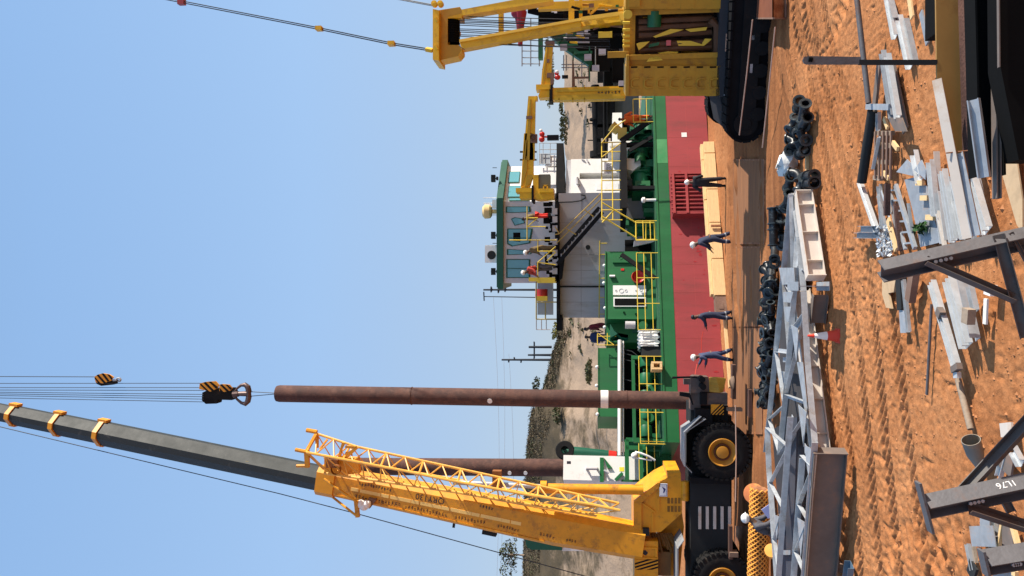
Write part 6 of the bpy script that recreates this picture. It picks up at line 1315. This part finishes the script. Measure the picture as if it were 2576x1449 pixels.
for (x0, y0, x1, y1) in [(600, 1205, 745, 1205), (600, 1310, 735, 1320)]: b.bar(G(*t3(x0, y0), .16), G(*t3(x1, y1), .16), .09, .08)
for (x0, y0, x1, y1) in [(590, 120, 725, 120), (585, 260, 720, 260), (580, 400, 640, 410)]: b.bar(G(*t6(x0, y0), .16), G(*t6(x1, y1), .16), .09, .08)
b.build('bearer', M_wood2, t)
it('an', 'steel_angle', 'long pale angle along the far side of the pallet', 'angle', M_gal3, *t3(615, 1240), *t6(560, 320), .07, 0, .28)
it('ch', 'steel_channel', 'blue grey short channel between the pallet and the cross bar', 'channel', M_galv, *t3(612, 1020), *t3(612, 1180), .14, .07, .2)
for (x0, y0, x1, y1, lb) in [(*t3(668, 1070), *t3(700, 1160), 'small tan wood block above the rusty square plate'), (*t3(745, 1290), *t3(790, 1350), 'small tan wood block beside the near side of the pallet'), (*t6(660, 350), *t6(710, 410), 'small tan wood block at the ladder end of the pallet'), (*t6(960, 450), *t6(1020, 450), 'tan wood chip on the grey sheet, farthest from the weed'), (*t6(1000, 585), *t6(1065, 585), 'tan wood chip on the grey sheet, middle one'), (*t6(1050, 760), *t6(1120, 765), 'tan wood chip on the grey sheet, nearest the weed')]:
    it('pl', 'wood_block', lb, 'wood block', M_wood, x0, y0, x1, y1, .09, .05, .2)
plate('steel_sheet', 'large flat grey steel sheet in the middle of the scrap', 'sheet', M_galv2, [t6(855, 420), t6(940, 400), t6(1060, 480), t6(1100, 700), t6(1190, 985), t6(1000, 1030), t6(930, 700)], .14)
plate('steel_sheet', 'pale triangular steel offcut at the pointed tip of the grey sheet', 'sheet', M_galv, [t6(780, 350), t6(880, 235), t6(940, 300), t6(930, 385)], .2)
plate('steel_sheet', 'small pale offcut leaning by the white channels', 'sheet', M_galv, [t6(940, 330), t6(1010, 240), t6(1050, 330), t6(1045, 420)], .24)
it('ch', 'steel_channel', 'short white channel sticking out of the grey sheet beside the triangle', 'channel', M_gal3, *t6(935, 175), *t6(985, 430), .2, .08, .22)
it('ch', 'steel_channel', 'bright channel along the near edge of the grey sheet', 'channel', M_gal3, *t6(1085, 250), *t6(1130, 740), .18, .09, .22)
it('an', 'steel_angle', 'brown edged angle beside the bright channel', 'angle', M_beam, *t6(1130, 170), *t6(1150, 520), .1, 0, .15)
G1 = 'bright channels stacked side by side'
it('cc', 'steel_channel', 'first of the side by side white channels counted from the sheet', 'channel', M_gal3, *t6(1165, 530), *t6(1225, 975), .2, .09, .16, group=G1)
it('cc', 'steel_channel', 'second of the side by side white channels counted from the sheet', 'channel', M_gal3, *t6(1205, 330), *t6(1310, 960), .2, .09, .22, group=G1)
it('cc', 'steel_channel', 'third of the side by side white channels counted from the sheet', 'channel', M_galv, *t6(1265, 400), *t6(1355, 945), .2, .09, .14, group=G1)
it('cc', 'steel_channel', 'fourth of the side by side white channels counted from the sheet', 'channel', M_gal3, *t6(1300, 420), *t6(1410, 925), .2, .09, .16, group=G1)
b = MB(); b.bar(W(2357, 200, 9.42), W(2434, 600, 9.2), .10, .025, up=(0, -.8, .6)); tag(b.build('steel_plank', M_beam), 'long beige plank crossing in front of the ochre girder end', 'plank')
b = MB(); b.chan(W(2412, 385, 9.3), W(2456, 592, 9.15), .09, .05, .01, up=(0, -.8, .6)); tag(b.build('steel_channel', M_galv), 'slim channel beside the long beige plank', 'channel')
b = MB(); b.chan(W(2449, 250, 8.45), W(2476, 446, 8.45), .11, .06, .012, up=(0, -.7, .7)); tag(b.build('steel_channel', M_galv), 'dark cored channel lying on the inner black joist', 'channel')
it('cc', 'steel_channel', 'wide white channel nearest the slanting column', 'channel', M_gal3, *t6(1475, 420), *t6(1600, 860), .26, .10, .22)
it('cc', 'steel_channel', 'wide channel between the ochre girder and the black joist', 'channel', M_galv, *t6(1440, 170), *t6(1530, 560), .2, .10, .18)
t = thing('steel_ladder', 'narrow galvanised ladder lying among the profiles', 'ladder', G(2265, 545))
la, lb_, lc_, ld_ = G(*t6(700, 470), .18), G(*t6(860, 1050), .18), G(*t6(770, 470), .18), G(*t6(945, 1040), .18)
b = MB(); b.bar(la, lb_, .05, .06); b.bar(lc_, ld_, .09, .06); b.build('rail', M_galv, t)
b = MB()
for k in range(6): q = (k + .5) / 6; b.bar(la.lerp(lb_, q), lc_.lerp(ld_, q), .035)
b.build('rung', M_galv, t)
it('pl', 'steel_post', 'dark rusty post lying beside the ladder', 'post', M_rust, *t6(695, 455), *t6(690, 745), .09, .1, .3)
it('pl', 'steel_post', 'dark rusty post between ladder and grey sheet', 'post', M_rust, *t6(770, 640), *t6(815, 1060), .07, .08, .22)
it('pl', 'wood_board', 'yellow wooden board beside the crumpled foil', 'board', M_wood, *t6(700, 780), *t6(775, 1055), .14, .04, .22)
b = MB(); r5 = random.Random(9)
for _ in range(260):
    p = G(*t6(r5.uniform(600, 740), r5.uniform(830, 1110)), .1 + r5.random() * .15); a = Vector((r5.gauss(0, 1), r5.gauss(0, 1), r5.gauss(0, 1))).normalized() * .05; c_ = a.cross(Z3).normalized() * .03; b.add([p - a, p + c_, p + a, p - c_], [(0, 1, 2, 3)])
tag(b.build('crumpled_foil', M_gal3, smooth=False, recalc=False), 'heap of glittering crumpled metal foil beside the yellow board', 'foil', kind='stuff')
it('ch', 'steel_channel', 'lilac grey channel between the bright channel and the ladder', 'channel', M_galv, *t6(620, 470), *t6(650, 850), .16, .06, .15)
it('ch', 'steel_channel', 'wider one of two short channels sticking out over the sand', 'channel', M_galv2, *t6(440, 868), *t6(600, 868), .14, .08, .24)
it('ch', 'steel_channel', 'narrower one of two short channels sticking out over the sand', 'channel', M_galv2, *t6(405, 925), *t6(605, 925), .12, .08, .22)
pl_ = thing('weed', 'small green weed growing over the grey steel sheet', 'weed', G(*t6(1010, 860)))
b = MB(); leaves(b, G(*t6(1010, 860), .2), (.10, .28, .12), 90, .06, rnd); b.build('leaf', mat('weed_green', (.03, .085, .015), .7), pl_, smooth=False, recalc=False)
r6 = random.Random(31)
for k, lb in enumerate(['under the ladder rungs', 'between ladder and grey sheet', 'half under the grey sheet', 'across the side by side channels', 'beside the first side by side channel', 'beside the fourth side by side channel', 'beside the long beige plank', 'next to the slim channel', 'under the yellow wooden board', 'by the crumpled foil', 'next to the dark rusty post', 'near the column head']):
    xa = [690, 880, 960, 1150, 1120, 1400, 1440, 1470, 640, 610, 740, 660][k]; ya = [500, 640, 560, 700, 560, 480, 700, 560, 520, 560, 700, 980][k]; L_ = r6.uniform(220, 430)
    it(['ch', 'an', 'pl'][k % 3], 'steel_strip', 'thin steel strip ' + lb, 'strip', [M_gal3, M_galv2, M_galv, M_beam][k % 4], *t6(xa, ya), *t6(xa + L_ * r6.uniform(.12, .3), min(ya + L_, 1060)), r6.uniform(.05, .10), .05 if k % 3 == 0 else .012, r6.uniform(.08, .2), None)
# left of the column
it('pl', 'brown_timber', 'dark brown timber with a pale end beneath the slanting column', 'timber', M_woodb, *t9(940, 40), *t9(900, 310), .22, .12, .2)
plate('steel_sheet', 'bluish sheet lying beyond the end of the dark brown timber', 'sheet', M_galv, [t9(805, 390), t9(858, 400), t9(868, 600), t9(818, 600)], .12)
it('pl', 'steel_box', 'black steel box section in shade beside the dark brown timber', 'box section', M_dgr, *t9(815, 80), *t9(830, 390), .22, .12, .1)
it('ch', 'steel_channel', 'narrow channel beside the bluish sheet', 'channel', M_galv, *t9(840, 120), *t9(890, 590), .1, .06, .2)
plate('rag', 'tan crumpled rag on the sand beside the black box section', 'rag', M_wood3, [t9(665, 110), t9(790, 100), t9(770, 230), t9(720, 240), t9(750, 380), t9(700, 370), t9(665, 250)], .1, .04)
it('pi', 'steel_rod', 'thin grey rod lying alone on the open sand', 'rod', M_col, *t9(1095, 340), *t9(1052, 1160), .025, 0, .10)
it('cc', 'steel_channel', 'long bright channel with a cut end, between rod and broad channel', 'channel', M_gal3, *t9(1105, 130), *t9(1325, 880), .18, .09, .22)
it('pl', 'steel_offcut', 'dark cap at the cut end of the long bright channel', 'offcut', M_beamd, *t9(1315, 890), *t9(1325, 945), .24, .09, .22)
it('pl', 'steel_offcut', 'white tip beyond the dark cap of the long bright channel', 'offcut', M_gal3, *t9(1325, 955), *t9(1328, 1010), .14, .07, .2)
it('pl', 'steel_offcut', 'brown lump on the long bright channel', 'offcut', M_beamd, *t9(1160, 395), *t9(1190, 445), .14, .1, .25)
it('pi', 'steel_pipe', 'thin pipe running from the bright channel to the open scoop', 'pipe', M_wood2, *t9(1335, 1020), *t12(1450, 120), .05, 0, .1)
it('cc', 'steel_channel', 'broad silver channel with a slotted wood block on it', 'channel', M_gal3, *t9(1265, 90), *t9(1420, 700), .26, .12, .2)
it('an', 'steel_angle', 'blue sheened angle along the broad silver channel', 'angle', M_galv, *t9(1350, 120), *t9(1470, 660), .16, 0, .2)
it('ch', 'steel_channel', 'pale channel between the broad silver one and the brace', 'channel', M_galv, *t9(1440, 170), *t9(1490, 400), .12, .08, .2)
it('pl', 'wood_block', 'grey brown slotted wood block lying on the broad silver channel', 'wood block', M_wood2, *t9(1435, 380), *t9(1425, 515), .2, .12, .34)
it('pl', 'paper_strip', 'pinkish white strip of packing lying near the column brace', 'strip', M_cloth, *t9(1590, 290), *t9(1580, 520), .1, .03, .12)
it('pl', 'wood_block', 'white capped block against the brace', 'wood block', M_wht, *t9(1600, 200), *t9(1660, 220), .16, .1, .15)
# scoop: cut pipe with rusty inside
t = thing('cut_pipe', 'open cut steel pipe shaped like a scoop on the sand', 'pipe', G(2470, 1110))
p, q = G(*t12(1450, 215), .34), G(*t12(1530, 470), .12); a = (q - p).normalized(); b = MB(); L5 = (q - p).length; b.lathe([(0, .125), (0, .135), (L5 * .5, .125), (L5, .045), (L5, .03), (L5 * .5, .115), (0, .125)], p, a, 26); b.build('body', mat('scoop_grey', (.2, .18, .15), .6, var=.25, dirt=(.35, .22, .1), dirt_amt=.4), t)
# lower right scraps
for k, (kd, x0, y0, x1, y1, w, h, m_, lb) in enumerate([
    ('ib', 1495, 1090, 1715, 1090, .3, .16, M_galv2, 'dark short beam offcut with a bright end near the chalk marked column'),
    ('ib', 1620, 910, 1620, 1050, .3, .14, M_galv2, 'dark beam offcut with a white splash beside the chalk marked column'),
    ('pl', 1725, 130, 1830, 120, .2, .03, M_beam, 'lilac plate corner beyond the brace of the chalk marked column'),
    ('pl', 1700, 350, 1830, 480, .28, .03, M_beamd, 'brown drilled plate beside the brace of the chalk marked column'),
    ('ch', 1830, 300, 1900, 430, .16, .08, M_galv, 'pale channel end behind the drilled plate'),
    ('ch', 1760, 330, 1700, 560, .12, .06, M_gal3, 'bright channel under the drilled plate'),
    ('pl', 1740, 950, 1700, 1210, .05, .05, M_wood, 'thin pale batten between the two end plated columns'),
    ('pl', 1820, 960, 1880, 1180, .07, .06, M_wood, 'yellow batten nearest the viewer between the two end plated columns'),
    ('pl', 1780, 950, 1790, 1180, .3, .02, M_beamd, 'brown board between the two battens'),
    ('ch', 1640, 1160, 1690, 1215, .12, .08, M_gal3, 'tiny white channel end above the third column'),
    ('ch', 1420, 1160, 1470, 1400, .10, .06, M_galv, 'slim channel leaning at the end of the third column'),
    ('pl', 1475, 1180, 1500, 1330, .05, .05, M_wood2, 'weathered batten at the end of the third column'),
    ('pl', 1480, 1340, 1450, 1449, .24, .04, M_dgr, 'dark plate at the end of the third column'),
    ('pl', 1850, 1400, 1850, 1449, .1, .05, M_wood, 'short batten below the third column'),
    ('ch', 1620, 1430, 1800, 1430, .2, .1, M_galv2, 'dark green channel below the third column')]):
    item(kd, 'scrap_piece', lb, 'scrap', m_, *t12(x0, y0), *t12(x1, y1), w, h, .12)
item('ch', 'steel_channel', 'blue wrapped channel in front of the deep brown girder', 'channel', mat('blue_grey_steel', (.10, .16, .22), .4, var=.2), *t12(350, 1345), *t12(330, 1500), .28, .14, .16)
# sand coloured plywood at the near right
plate('plywood_sheet', 'weathered tan plywood sheet lying beyond the black beams', 'plywood', M_wood3, [t3(1692, 640), t3(1730, 620), t3(1870, 1400), t6(1930, 600), t6(1932, 900), t6(1880, 830), t6(1740, 350)], .10, .02)
M_tan = mat('tan_board', (.38, .25, .14), .85, var=.3, dirt=(.22, .13, .07), dirt_amt=.4)
# ================================================================ near girders and raking columns
def nx_(x, y, Y): return W(x, y, Y)
gy_ = 9.5
t = thing('ochre_girder', 'big ochre painted girder carrying the slotted post', 'girder', W(2440, 200, gy_))
b = MB(); b.prism([W(2353, -120, gy_), W(2357, 190, gy_), W(2362, 250, gy_), W(2440, 540, gy_), W(2434, 400, gy_), W(2421, -120, gy_)], Vector((0, .03, 0))); b.build('web', mat('ochre_web', (.36, .19, .045), .6, var=.12, dirt=(.28, .13, .03), dirt_amt=.2), t)
b = MB(); b.prism([W(2421, -120, gy_ - .14), W(2436, 400, gy_ - .14), W(2443, 530, gy_ - .14), W(2446, 530, gy_ - .14), W(2439, 400, gy_ - .14), W(2425, -120, gy_ - .14)], Vector((0, .3, 0))); b.build('flange', M_rust, t)
t = thing('slotted_post', 'slender galvanised post with a slotted head standing on the ochre girder', 'post', W(2356, 155, gy_ - .02))
b = MB(); b.prism([W(2023, 143, gy_), W(2020, 150, gy_), W(2023, 158, gy_), W(2030, 161, gy_), W(2166, 161, gy_), W(2166, 143, gy_), W(2035, 141, gy_)], Vector((0, .03, 0))); b.build('head_plate', M_col, t)
b = MB(); b.tube([W(2034, 149, gy_ - .005), W(2044, 150, gy_ - .005)], .028, 10); b.build('slot', M_dark, t)
b = MB(); b.bar(W(2160, 157, gy_ + .02), W(2356, 157, gy_ + .02), .05, .05); b.build('stem', M_dgr, t)
ib('shadow_joist', 'black beam in deep shade just inside the ochre girder', W(2468, -140, 8.7), W(2483, 445, 8.7), .24, .26, M_dark, .02)  # black section added where the ground lies in deep shadow
t = thing('shadow_joist', 'deep black tapering beam nearest the viewer, beyond the plywood', 'beam', W(2560, 100, 8.2)); b = MB(); b.prism([W(2514, -160, 8.2), W(2517, 168, 8.2), (W(2563, 402, 8.2)), W(2620, 402, 8.2), W(2620, -160, 8.2)], Vector((0, .25, 0))); b.build('web', M_dark, t); b = MB(); b.prism([W(2511, -160, 8.15), W(2514, 168, 8.15), W(2517, 168, 8.15), W(2514, -160, 8.15)], Vector((0, .04, 0))); b.build('flange', M_beamd, t)  # black web cut to the outline of the shaded area
ib('brown_joist', 'thin dark brown rail between the two black beams', W(2502, -140, 8.5), W(2508, 500, 8.5), .1, .05, M_beamd, .012)
b = MB(); b.prism([G(2428, -300, .012), G(2640, -300, .012), G(2640, 190, .012), G(2500, 240, .012), G(2436, 200, .012)], Z3 * .25); tag(b.build('shade_sheet', M_dark), 'black stacked sheet lying under the near beams', 'sheet')  # added black sheet paints deep shade over the ground
b = MB(); b.box(W(2397, 1, 10.9), (.9, .5, .5)); tag(b.build('black_crate', M_dark), 'black crate behind the ochre girder', 'crate')
b = MB(); b.tube([W(2380, 385, 9.3), W(2408, 382, 9.3), W(2442, 378, 9.2), W(2480, 378, 9.0)], .008, 5); tag(b.build('binding_wire', M_rust2), 'thin rusty binding wire across the ochre girder end', 'wire')
UPc = Vector((math.cos(R(38)), -math.sin(R(38)), .12))
def rake(label, top, bot, Y, w, h, braces=(), plate_=None, txt=None, m=M_col):
    t = thing('raking_strut', label, 'column', W(*bot, Y), 'raking steel columns near the viewer'); b = MB(); p, q = W(*top, Y), W(*bot, Y); b.ibeam(p, q, w, h, .016, UPc); b.build('section', m, t)
    for (a0, a1, w_, off) in braces: b = MB(); b.chan(W(*a0, Y + off), W(*a1, Y + off), w_, w_ * .55, .01, up=(.75, -.5, .4)); b.build('brace', M_brc, t)
    a = (q - p).normalized()
    if plate_:
        s_ = a.cross(Vector((0, -1, 0))).normalized(); b = MB(); b.box(p - a * .02, (.03, plate_, .16), (a, s_, a.cross(s_))); b.build('end_plate', m, t)
    b = MB()
    for k in range(4):
        c = p.lerp(q, .30 + .03 * k) + Vector((0, -.14, 0)) - UPc * .03; b.lathe([(0, .022), (.02, .022), (.02, 0)], c, Vector((0, -1, 0)), 6)
    b.build('bolt', M_galv2, t)
    return t, p, q, a
M_brc = mat('brace_steel', (.10, .09, .085), .6, var=.2, dirt=(.10, .045, .028), dirt_amt=.5)
rake('dark raking column with a scuffed grey face standing over the scrap', (2216, 683), (2640, 586), 10.0, .20, .20, [((2330, 655), (2552, 752), .12, -.12), ((2512, 590), (2582, 850), .13, -.1), ((2543, 585), (2600, 690), .05, -.05)])
t, p, q, a = rake('dark raking column with an end plate and chalk writing', (2330, 1275), (2660, 1205), 10.0, .21, .22, [((2425, 1235), (2600, 1045), .14, .1), ((2440, 1278), (2600, 1330), .14, -.1), ((2530, 1262), (2545, 1290), .1, 0)], plate_=.62)
ps = W(2518, 1213, 9.86); U_ = UPc.normalized(); tdir = a.cross(U_).normalized(); k_ = p.lerp(q, .60) + U_ * .1135
text('chalk_writing', '1L76', M_chalk, t, k_, -a, U_.cross(-a), .115)
rake('shortest dark raking column, with a small end plate and no chalk', (2480, 1415), (2660, 1385), 9.6, .22, .20, plate_=.3)
# ================================================================ people
def skin_obj(name, nodes, edges, m, parent, sub=1):
    me = bpy.data.meshes.new(name + '_s'); me.from_pydata([n[0] for n in nodes], edges, []); o = bpy.data.objects.new(name + '_s', me); COL.objects.link(o)
    md = o.modifiers.new('Skin', 'SKIN'); md.use_smooth_shade = True
    if not me.skin_vertices:
        bpy.context.view_layer.objects.active = o; bpy.ops.mesh.customdata_skin_add()
    for i, n in enumerate(nodes):
        r = n[1]; r = r if isinstance(r, tuple) else (r, r); me.skin_vertices[0].data[i].radius = r; me.skin_vertices[0].data[i].use_root = (i == 0)
    s = o.modifiers.new('Sub', 'SUBSURF'); s.levels = sub; s.render_levels = sub
    dg = bpy.context.evaluated_depsgraph_get(); dg.update(); ne = bpy.data.meshes.new_from_object(o.evaluated_get(dg)); bpy.data.objects.remove(o)
    ne.materials.clear(); ne.materials.append(m); r_ = bpy.data.objects.new(name, ne); COL.objects.link(r_); r_.parent = parent
    for p in ne.polygons: p.use_smooth = True
    return r_
def person(label, loc, face, cloth, legc=None, helmet=None, h=1.75, lh=None, rh=None, lean=0.0, stance=.13, group=None, lf=None, rf=None, twist=0, extra=None, stoop=0.0, boots=None, headm=None, bands=False):
    t = bpy.data.objects.new('person', None); COL.objects.link(t); t.location = loc; t.rotation_euler = (0, 0, face); tag(t, label, 'person', group); ROOTM[t.name] = Matrix.Identity(4)
    s = h / 1.75; V = Vector
    pel = V((0, -stoop * .10, .94 - stoop * .04)); ln = math.sin(lean); lz = math.cos(lean)
    sp_ = pel + V((0, .24 * ln, .24 * lz)); che = sp_ + V((0, .22 * math.sin(lean * 1.15), .22 * math.cos(lean * 1.15))); nk = che + V((0, .13 * math.sin(lean * 1.1), .13 * math.cos(lean * 1.1)))
    hd = nk + V((0, .03 + .10 * math.sin(lean), .11)); top = hd + V((0, .0, .13))
    P = []; E = []; gain = [1.08]
    def add(p, r, par=None):
        g_ = gain[0]; P.append((tuple(p * s), tuple(x * s * g_ for x in r) if isinstance(r, tuple) else r * s * g_)); i = len(P) - 1
        if par is not None: E.append((par, i))
        return i
    sh = {}; el = {}; ha = {}; hp = {}; kn = {}; an = {}; toe = {}
    for sg, H_ in ((-1, lh), (1, rh)):
        sh[sg] = che + V((sg * .19, 0, .02)); tgt = V(H_) if H_ else sh[sg] + V((sg * .10, .07, -.54)); d = tgt - sh[sg]; dl = d.length
        if dl > .56: tgt = sh[sg] + d * (.56 / dl); dl = .56
        mid = (sh[sg] + tgt) / 2; bend = math.sqrt(max(0, .29 ** 2 - (dl / 2) ** 2)); el[sg] = mid + V((sg * .35, -.6, -.7)).normalized() * bend; ha[sg] = tgt
        hp[sg] = pel + V((sg * .095, 0, -.03)); ft = (lf if sg < 0 else rf) or (sg * stance, 0); an[sg] = V((ft[0], ft[1], .09)); kn[sg] = (hp[sg] + an[sg]) / 2 + V((0, .05 + .06 * stoop, 0)); toe[sg] = an[sg] + V((sg * .03, .17, -.05))
    # the body: one continuous surface with head, hands and feet
    r0 = add(pel, .10); a = add(sp_, .10, r0); c = add(che, (.12, .10), a); n_ = add(nk, .052, c); j = add(hd + V((0, .0, -.02)), (.075, .085), n_); add(top - V((0, .01, .03)), (.078, .09), j); add(hd + V((0, .10, -.01)), .018, j)
    for sg in (-1, 1):
        i = add(sh[sg], .05, c); i = add(el[sg], .037, i); w = add(el[sg].lerp(ha[sg], .9), .026, i); dv = (ha[sg] - el[sg]).normalized(); sd_ = dv.cross(Z3)
        sd_ = sd_.normalized() if sd_.length > .1 else V((1, 0, 0)); pm = add(ha[sg] + dv * .045, (.032, .018), w)
        for k, (of, l_) in enumerate(((-.03, .065), (-.010, .078), (.011, .074), (.031, .058))):
            f1 = add(ha[sg] + dv * (.075) + sd_ * of, .0095, pm); add(ha[sg] + dv * (.075 + l_) + sd_ * of * 1.1 + V((0, 0, -.018)), .0078, f1)
        th = add(ha[sg] + dv * .045 - sd_ * .04, .011, pm); add(ha[sg] + dv * .08 - sd_ * .062, .009, th)
        i = add(hp[sg], .07, r0); i = add(kn[sg], .05, i); i = add(an[sg], .035, i); add(toe[sg], .03, i)
    skin_obj('body', P, E, headm or M_skin, t)
    # coverall over it
    P = []; E = []; gain = [1.32]
    r0 = add(pel, (.145, .125)); a = add(sp_, (.14, .115), r0); c = add(che, (.155, .12), a); add(nk - V((0, 0, .05)), .075, c)
    for sg in (-1, 1): i = add(sh[sg], .072, c); i = add(el[sg], .056, i); add(el[sg].lerp(ha[sg], .88), .045, i)
    if legc is None or legc is cloth:
        for sg in (-1, 1): i = add(hp[sg] + V((sg * .01, 0, -.06)), .105, r0); i = add(kn[sg], .078, i); add(an[sg] + V((0, 0, .03)), .068, i)
        skin_obj('coverall', P, E, cloth, t)
    else:
        skin_obj('jacket', P, E, cloth, t); P = []; E = []; r0 = add(pel - V((0, 0, .02)), (.135, .115))
        for sg in (-1, 1): i = add(hp[sg] + V((sg * .01, 0, -.06)), .105, r0); i = add(kn[sg], .078, i); add(an[sg] + V((0, 0, .03)), .066, i)
        skin_obj('trousers', P, E, legc, t)
    for sg in (-1, 1): b = MB(); a0 = an[sg] * s; b.tube([a0 + V((0, -.07, -.05)), a0 + V((0, .0, -.035)), a0 + V((0, .17, -.055))], [.045, .06, .045], 8); b.tube([a0 + V((0, 0, -.05)), a0 + V((0, 0, .08))], .058, 8); b.build('boot', boots or M_blk, t)
    if helmet:
        b = MB(); cc = (top + V((0, .005, -.035))) * s; k = len(b.v); b.sph(cc, (.125, .15, .13), 16, 8)
        b.lathe([(0, .12), (0, .155), (.014, .155), (.014, .12)], cc + V((0, .02, -.01)), Z3, 16); b.build('helmet', helmet, t)
    else:
        b = MB(); b.sph((top + V((0, -.015, -.045))) * s, (.09, .105, .085), 12, 7); b.build('hair', M_ink, t)
    if bands:
        for sg in (-1, 1):
            c_ = kn[sg].lerp(an[sg], .35) * s; dd_ = (an[sg] - kn[sg]).normalized(); b = MB(); b.lathe([(0, .083), (0, .098), (.055, .096), (.055, .08)], c_, dd_, 12); b.build('reflective_band', M_galv, t)
        b = MB(); b.lathe([(0, .15), (0, .175), (.06, .175), (.06, .15)], (pel + V((0, 0, .05))) * s, Z3, 14); b.build('belt', M_woodb, t)
    b = MB()
    for sg in (-1, 1): b.sph((hd + V((sg * .03, .083, .02))) * s, .010, 6, 4)
    b.build('eye', M_ink, t)
    return t
def cl(name, c): return mat(name, c, .8, var=.15, vs=8, bump=.2, bs=15)
C_blk, C_nvy, C_nvy2, C_org, C_red, C_kh, C_mar, C_blue, C_gr = cl('black_cloth', (.018, .018, .022)), cl('navy_cloth', (.025, .032, .065)), cl('blue_cloth', (.045, .06, .12)), cl('orange_cloth', (.85, .13, .015)), cl('red_cloth', (.42, .05, .035)), cl('khaki_cloth', (.16, .11, .05)), cl('maroon_cloth', (.16, .012, .02)), cl('royal_cloth', (.02, .035, .12)), cl('grey_cloth', (.09, .085, .095))
M_hel = mat('helmet_white', (.85, .82, .76), .35, var=.03)
def gp(x, y): p = G(x, y); p.z = 0.0; return p
person('man in black with a white helmet standing wide before the timbers, seen from behind', gp(1826, 458), R(-15), C_blk, helmet=M_hel, stance=.17, h=1.78, lh=(-.42, .1, 1.12), rh=(.25, .18, 1.05), lean=.08)
person('man in navy coverall and white helmet bending over the pale timbers', gp(1846, 598), R(70), C_nvy, helmet=M_hel, stance=.16, lean=.38, lh=(-.2, .52, .92), rh=(.2, .5, .85), rf=(.13, -.18), lf=(-.13, .14), h=1.82, bands=True)
person('bareheaded man in navy coverall holding the red rope beside the brown block', gp(1846, 792), R(90), C_nvy, stance=.12, lh=(-.12, .58, 1.15), rh=(.10, .45, 1.2), lean=.12, h=1.8, rf=(.1, -.12), lf=(-.1, .14), bands=True)
person('man in blue coverall and white helmet raising a hand, next to the pile', gp(1848, 893), R(85), C_nvy2, helmet=M_hel, lh=(-.15, .48, 1.25), rh=(.18, .52, 1.50), lean=.12, rf=(.1, -.22), lf=(-.1, .20), h=1.78, bands=True)
dz = ZD + .03
p_ = BP(1646, 298, 1.0); p_.z = dz; person('man in bright orange coverall and cap standing on the barge deck behind the rail', p_, R(150), C_org, h=1.85, lh=(-.35, .15, 1.1), rh=(.38, .12, 1.0), headm=mat('skin_orange', (.25, .08, .03), .6))
zp = W(1396, 680, 44.9).z
def pp_(y, Y, z): q = W(1400, y, Y); q.z = z; return q
person('man in red shirt, grey trousers and white helmet leaning on the upper platform rail', pp_(672, 44.9, zp), R(125), C_red, C_gr, helmet=M_hel, lean=.45, lh=(-.1, .55, .95), rh=(.15, .5, .9), h=1.9)
person('man in khaki with a white helmet bent at the middle of the upper platform', pp_(622, 44.9, zp - .1), R(100), C_kh, helmet=M_hel, lean=.35, lh=(-.1, .4, .9), rh=(.15, .4, .85), h=1.85)
person('man in brown and scarlet crouching on the platform nearest the deck crane', pp_(541, 44.9, zp + .25), R(60), C_kh, cl('scarlet_cloth', (.6, .03, .02)), lean=.3, h=1.65)
q = BP(1526, 818, 6.0); q.z = BP(1473, 818, 6.0).z - 1.72; person('stooping man in dark red coverall behind the green engine house', q, R(110), C_mar, lean=.3, h=1.8)
q = BP(1526, 850, 6.0); q.z = BP(1474, 850, 6.0).z - 1.72; person('man in royal blue coverall behind the small yellow ladder rails', q, R(200), C_blue, lean=.15, h=1.75)
fo = W(1940, 1336, 23.7); fo.z = 0
w11 = person('stooping worker in grey vest and white helmet holding papers behind the truss', fo, R(-90 - 10), cl('grey_vest', (.085, .08, .09)), helmet=M_hel, lean=.55, stoop=.5, lh=(-.12, .55, .86), rh=(.15, .5, .80), h=1.8, legc=C_nvy)
b = MB(); hp_ = W(1933, 1287, 23.5); b.box(hp_, (.32, .02, .26), (Vector((.8, 0, .6)), Vector((0, 1, 0)), Vector((-.6, 0, .8)))); tag(b.build('paper_sheet', mat('lilac_paper', (.45, .45, .72), .7, var=.03)), 'pale lilac papers held by the stooping worker', 'paper')
# ropes held by the rope men
b = MB(); b.tube([W(1769, 833, 36.0), W(1765, 852, 36.0), W(1764, 893, 35.9)], .014, 5); tag(b.build('tag_rope', M_conr), 'red tag rope held tight between the two rope men', 'rope')
b = MB(); b.tube([W(1753, 916, 35.8), W(1748, 945, 35.4)], .012, 5); tag(b.build('tag_rope', M_conr), 'short red rope end running from the raised hand to the pile', 'rope')
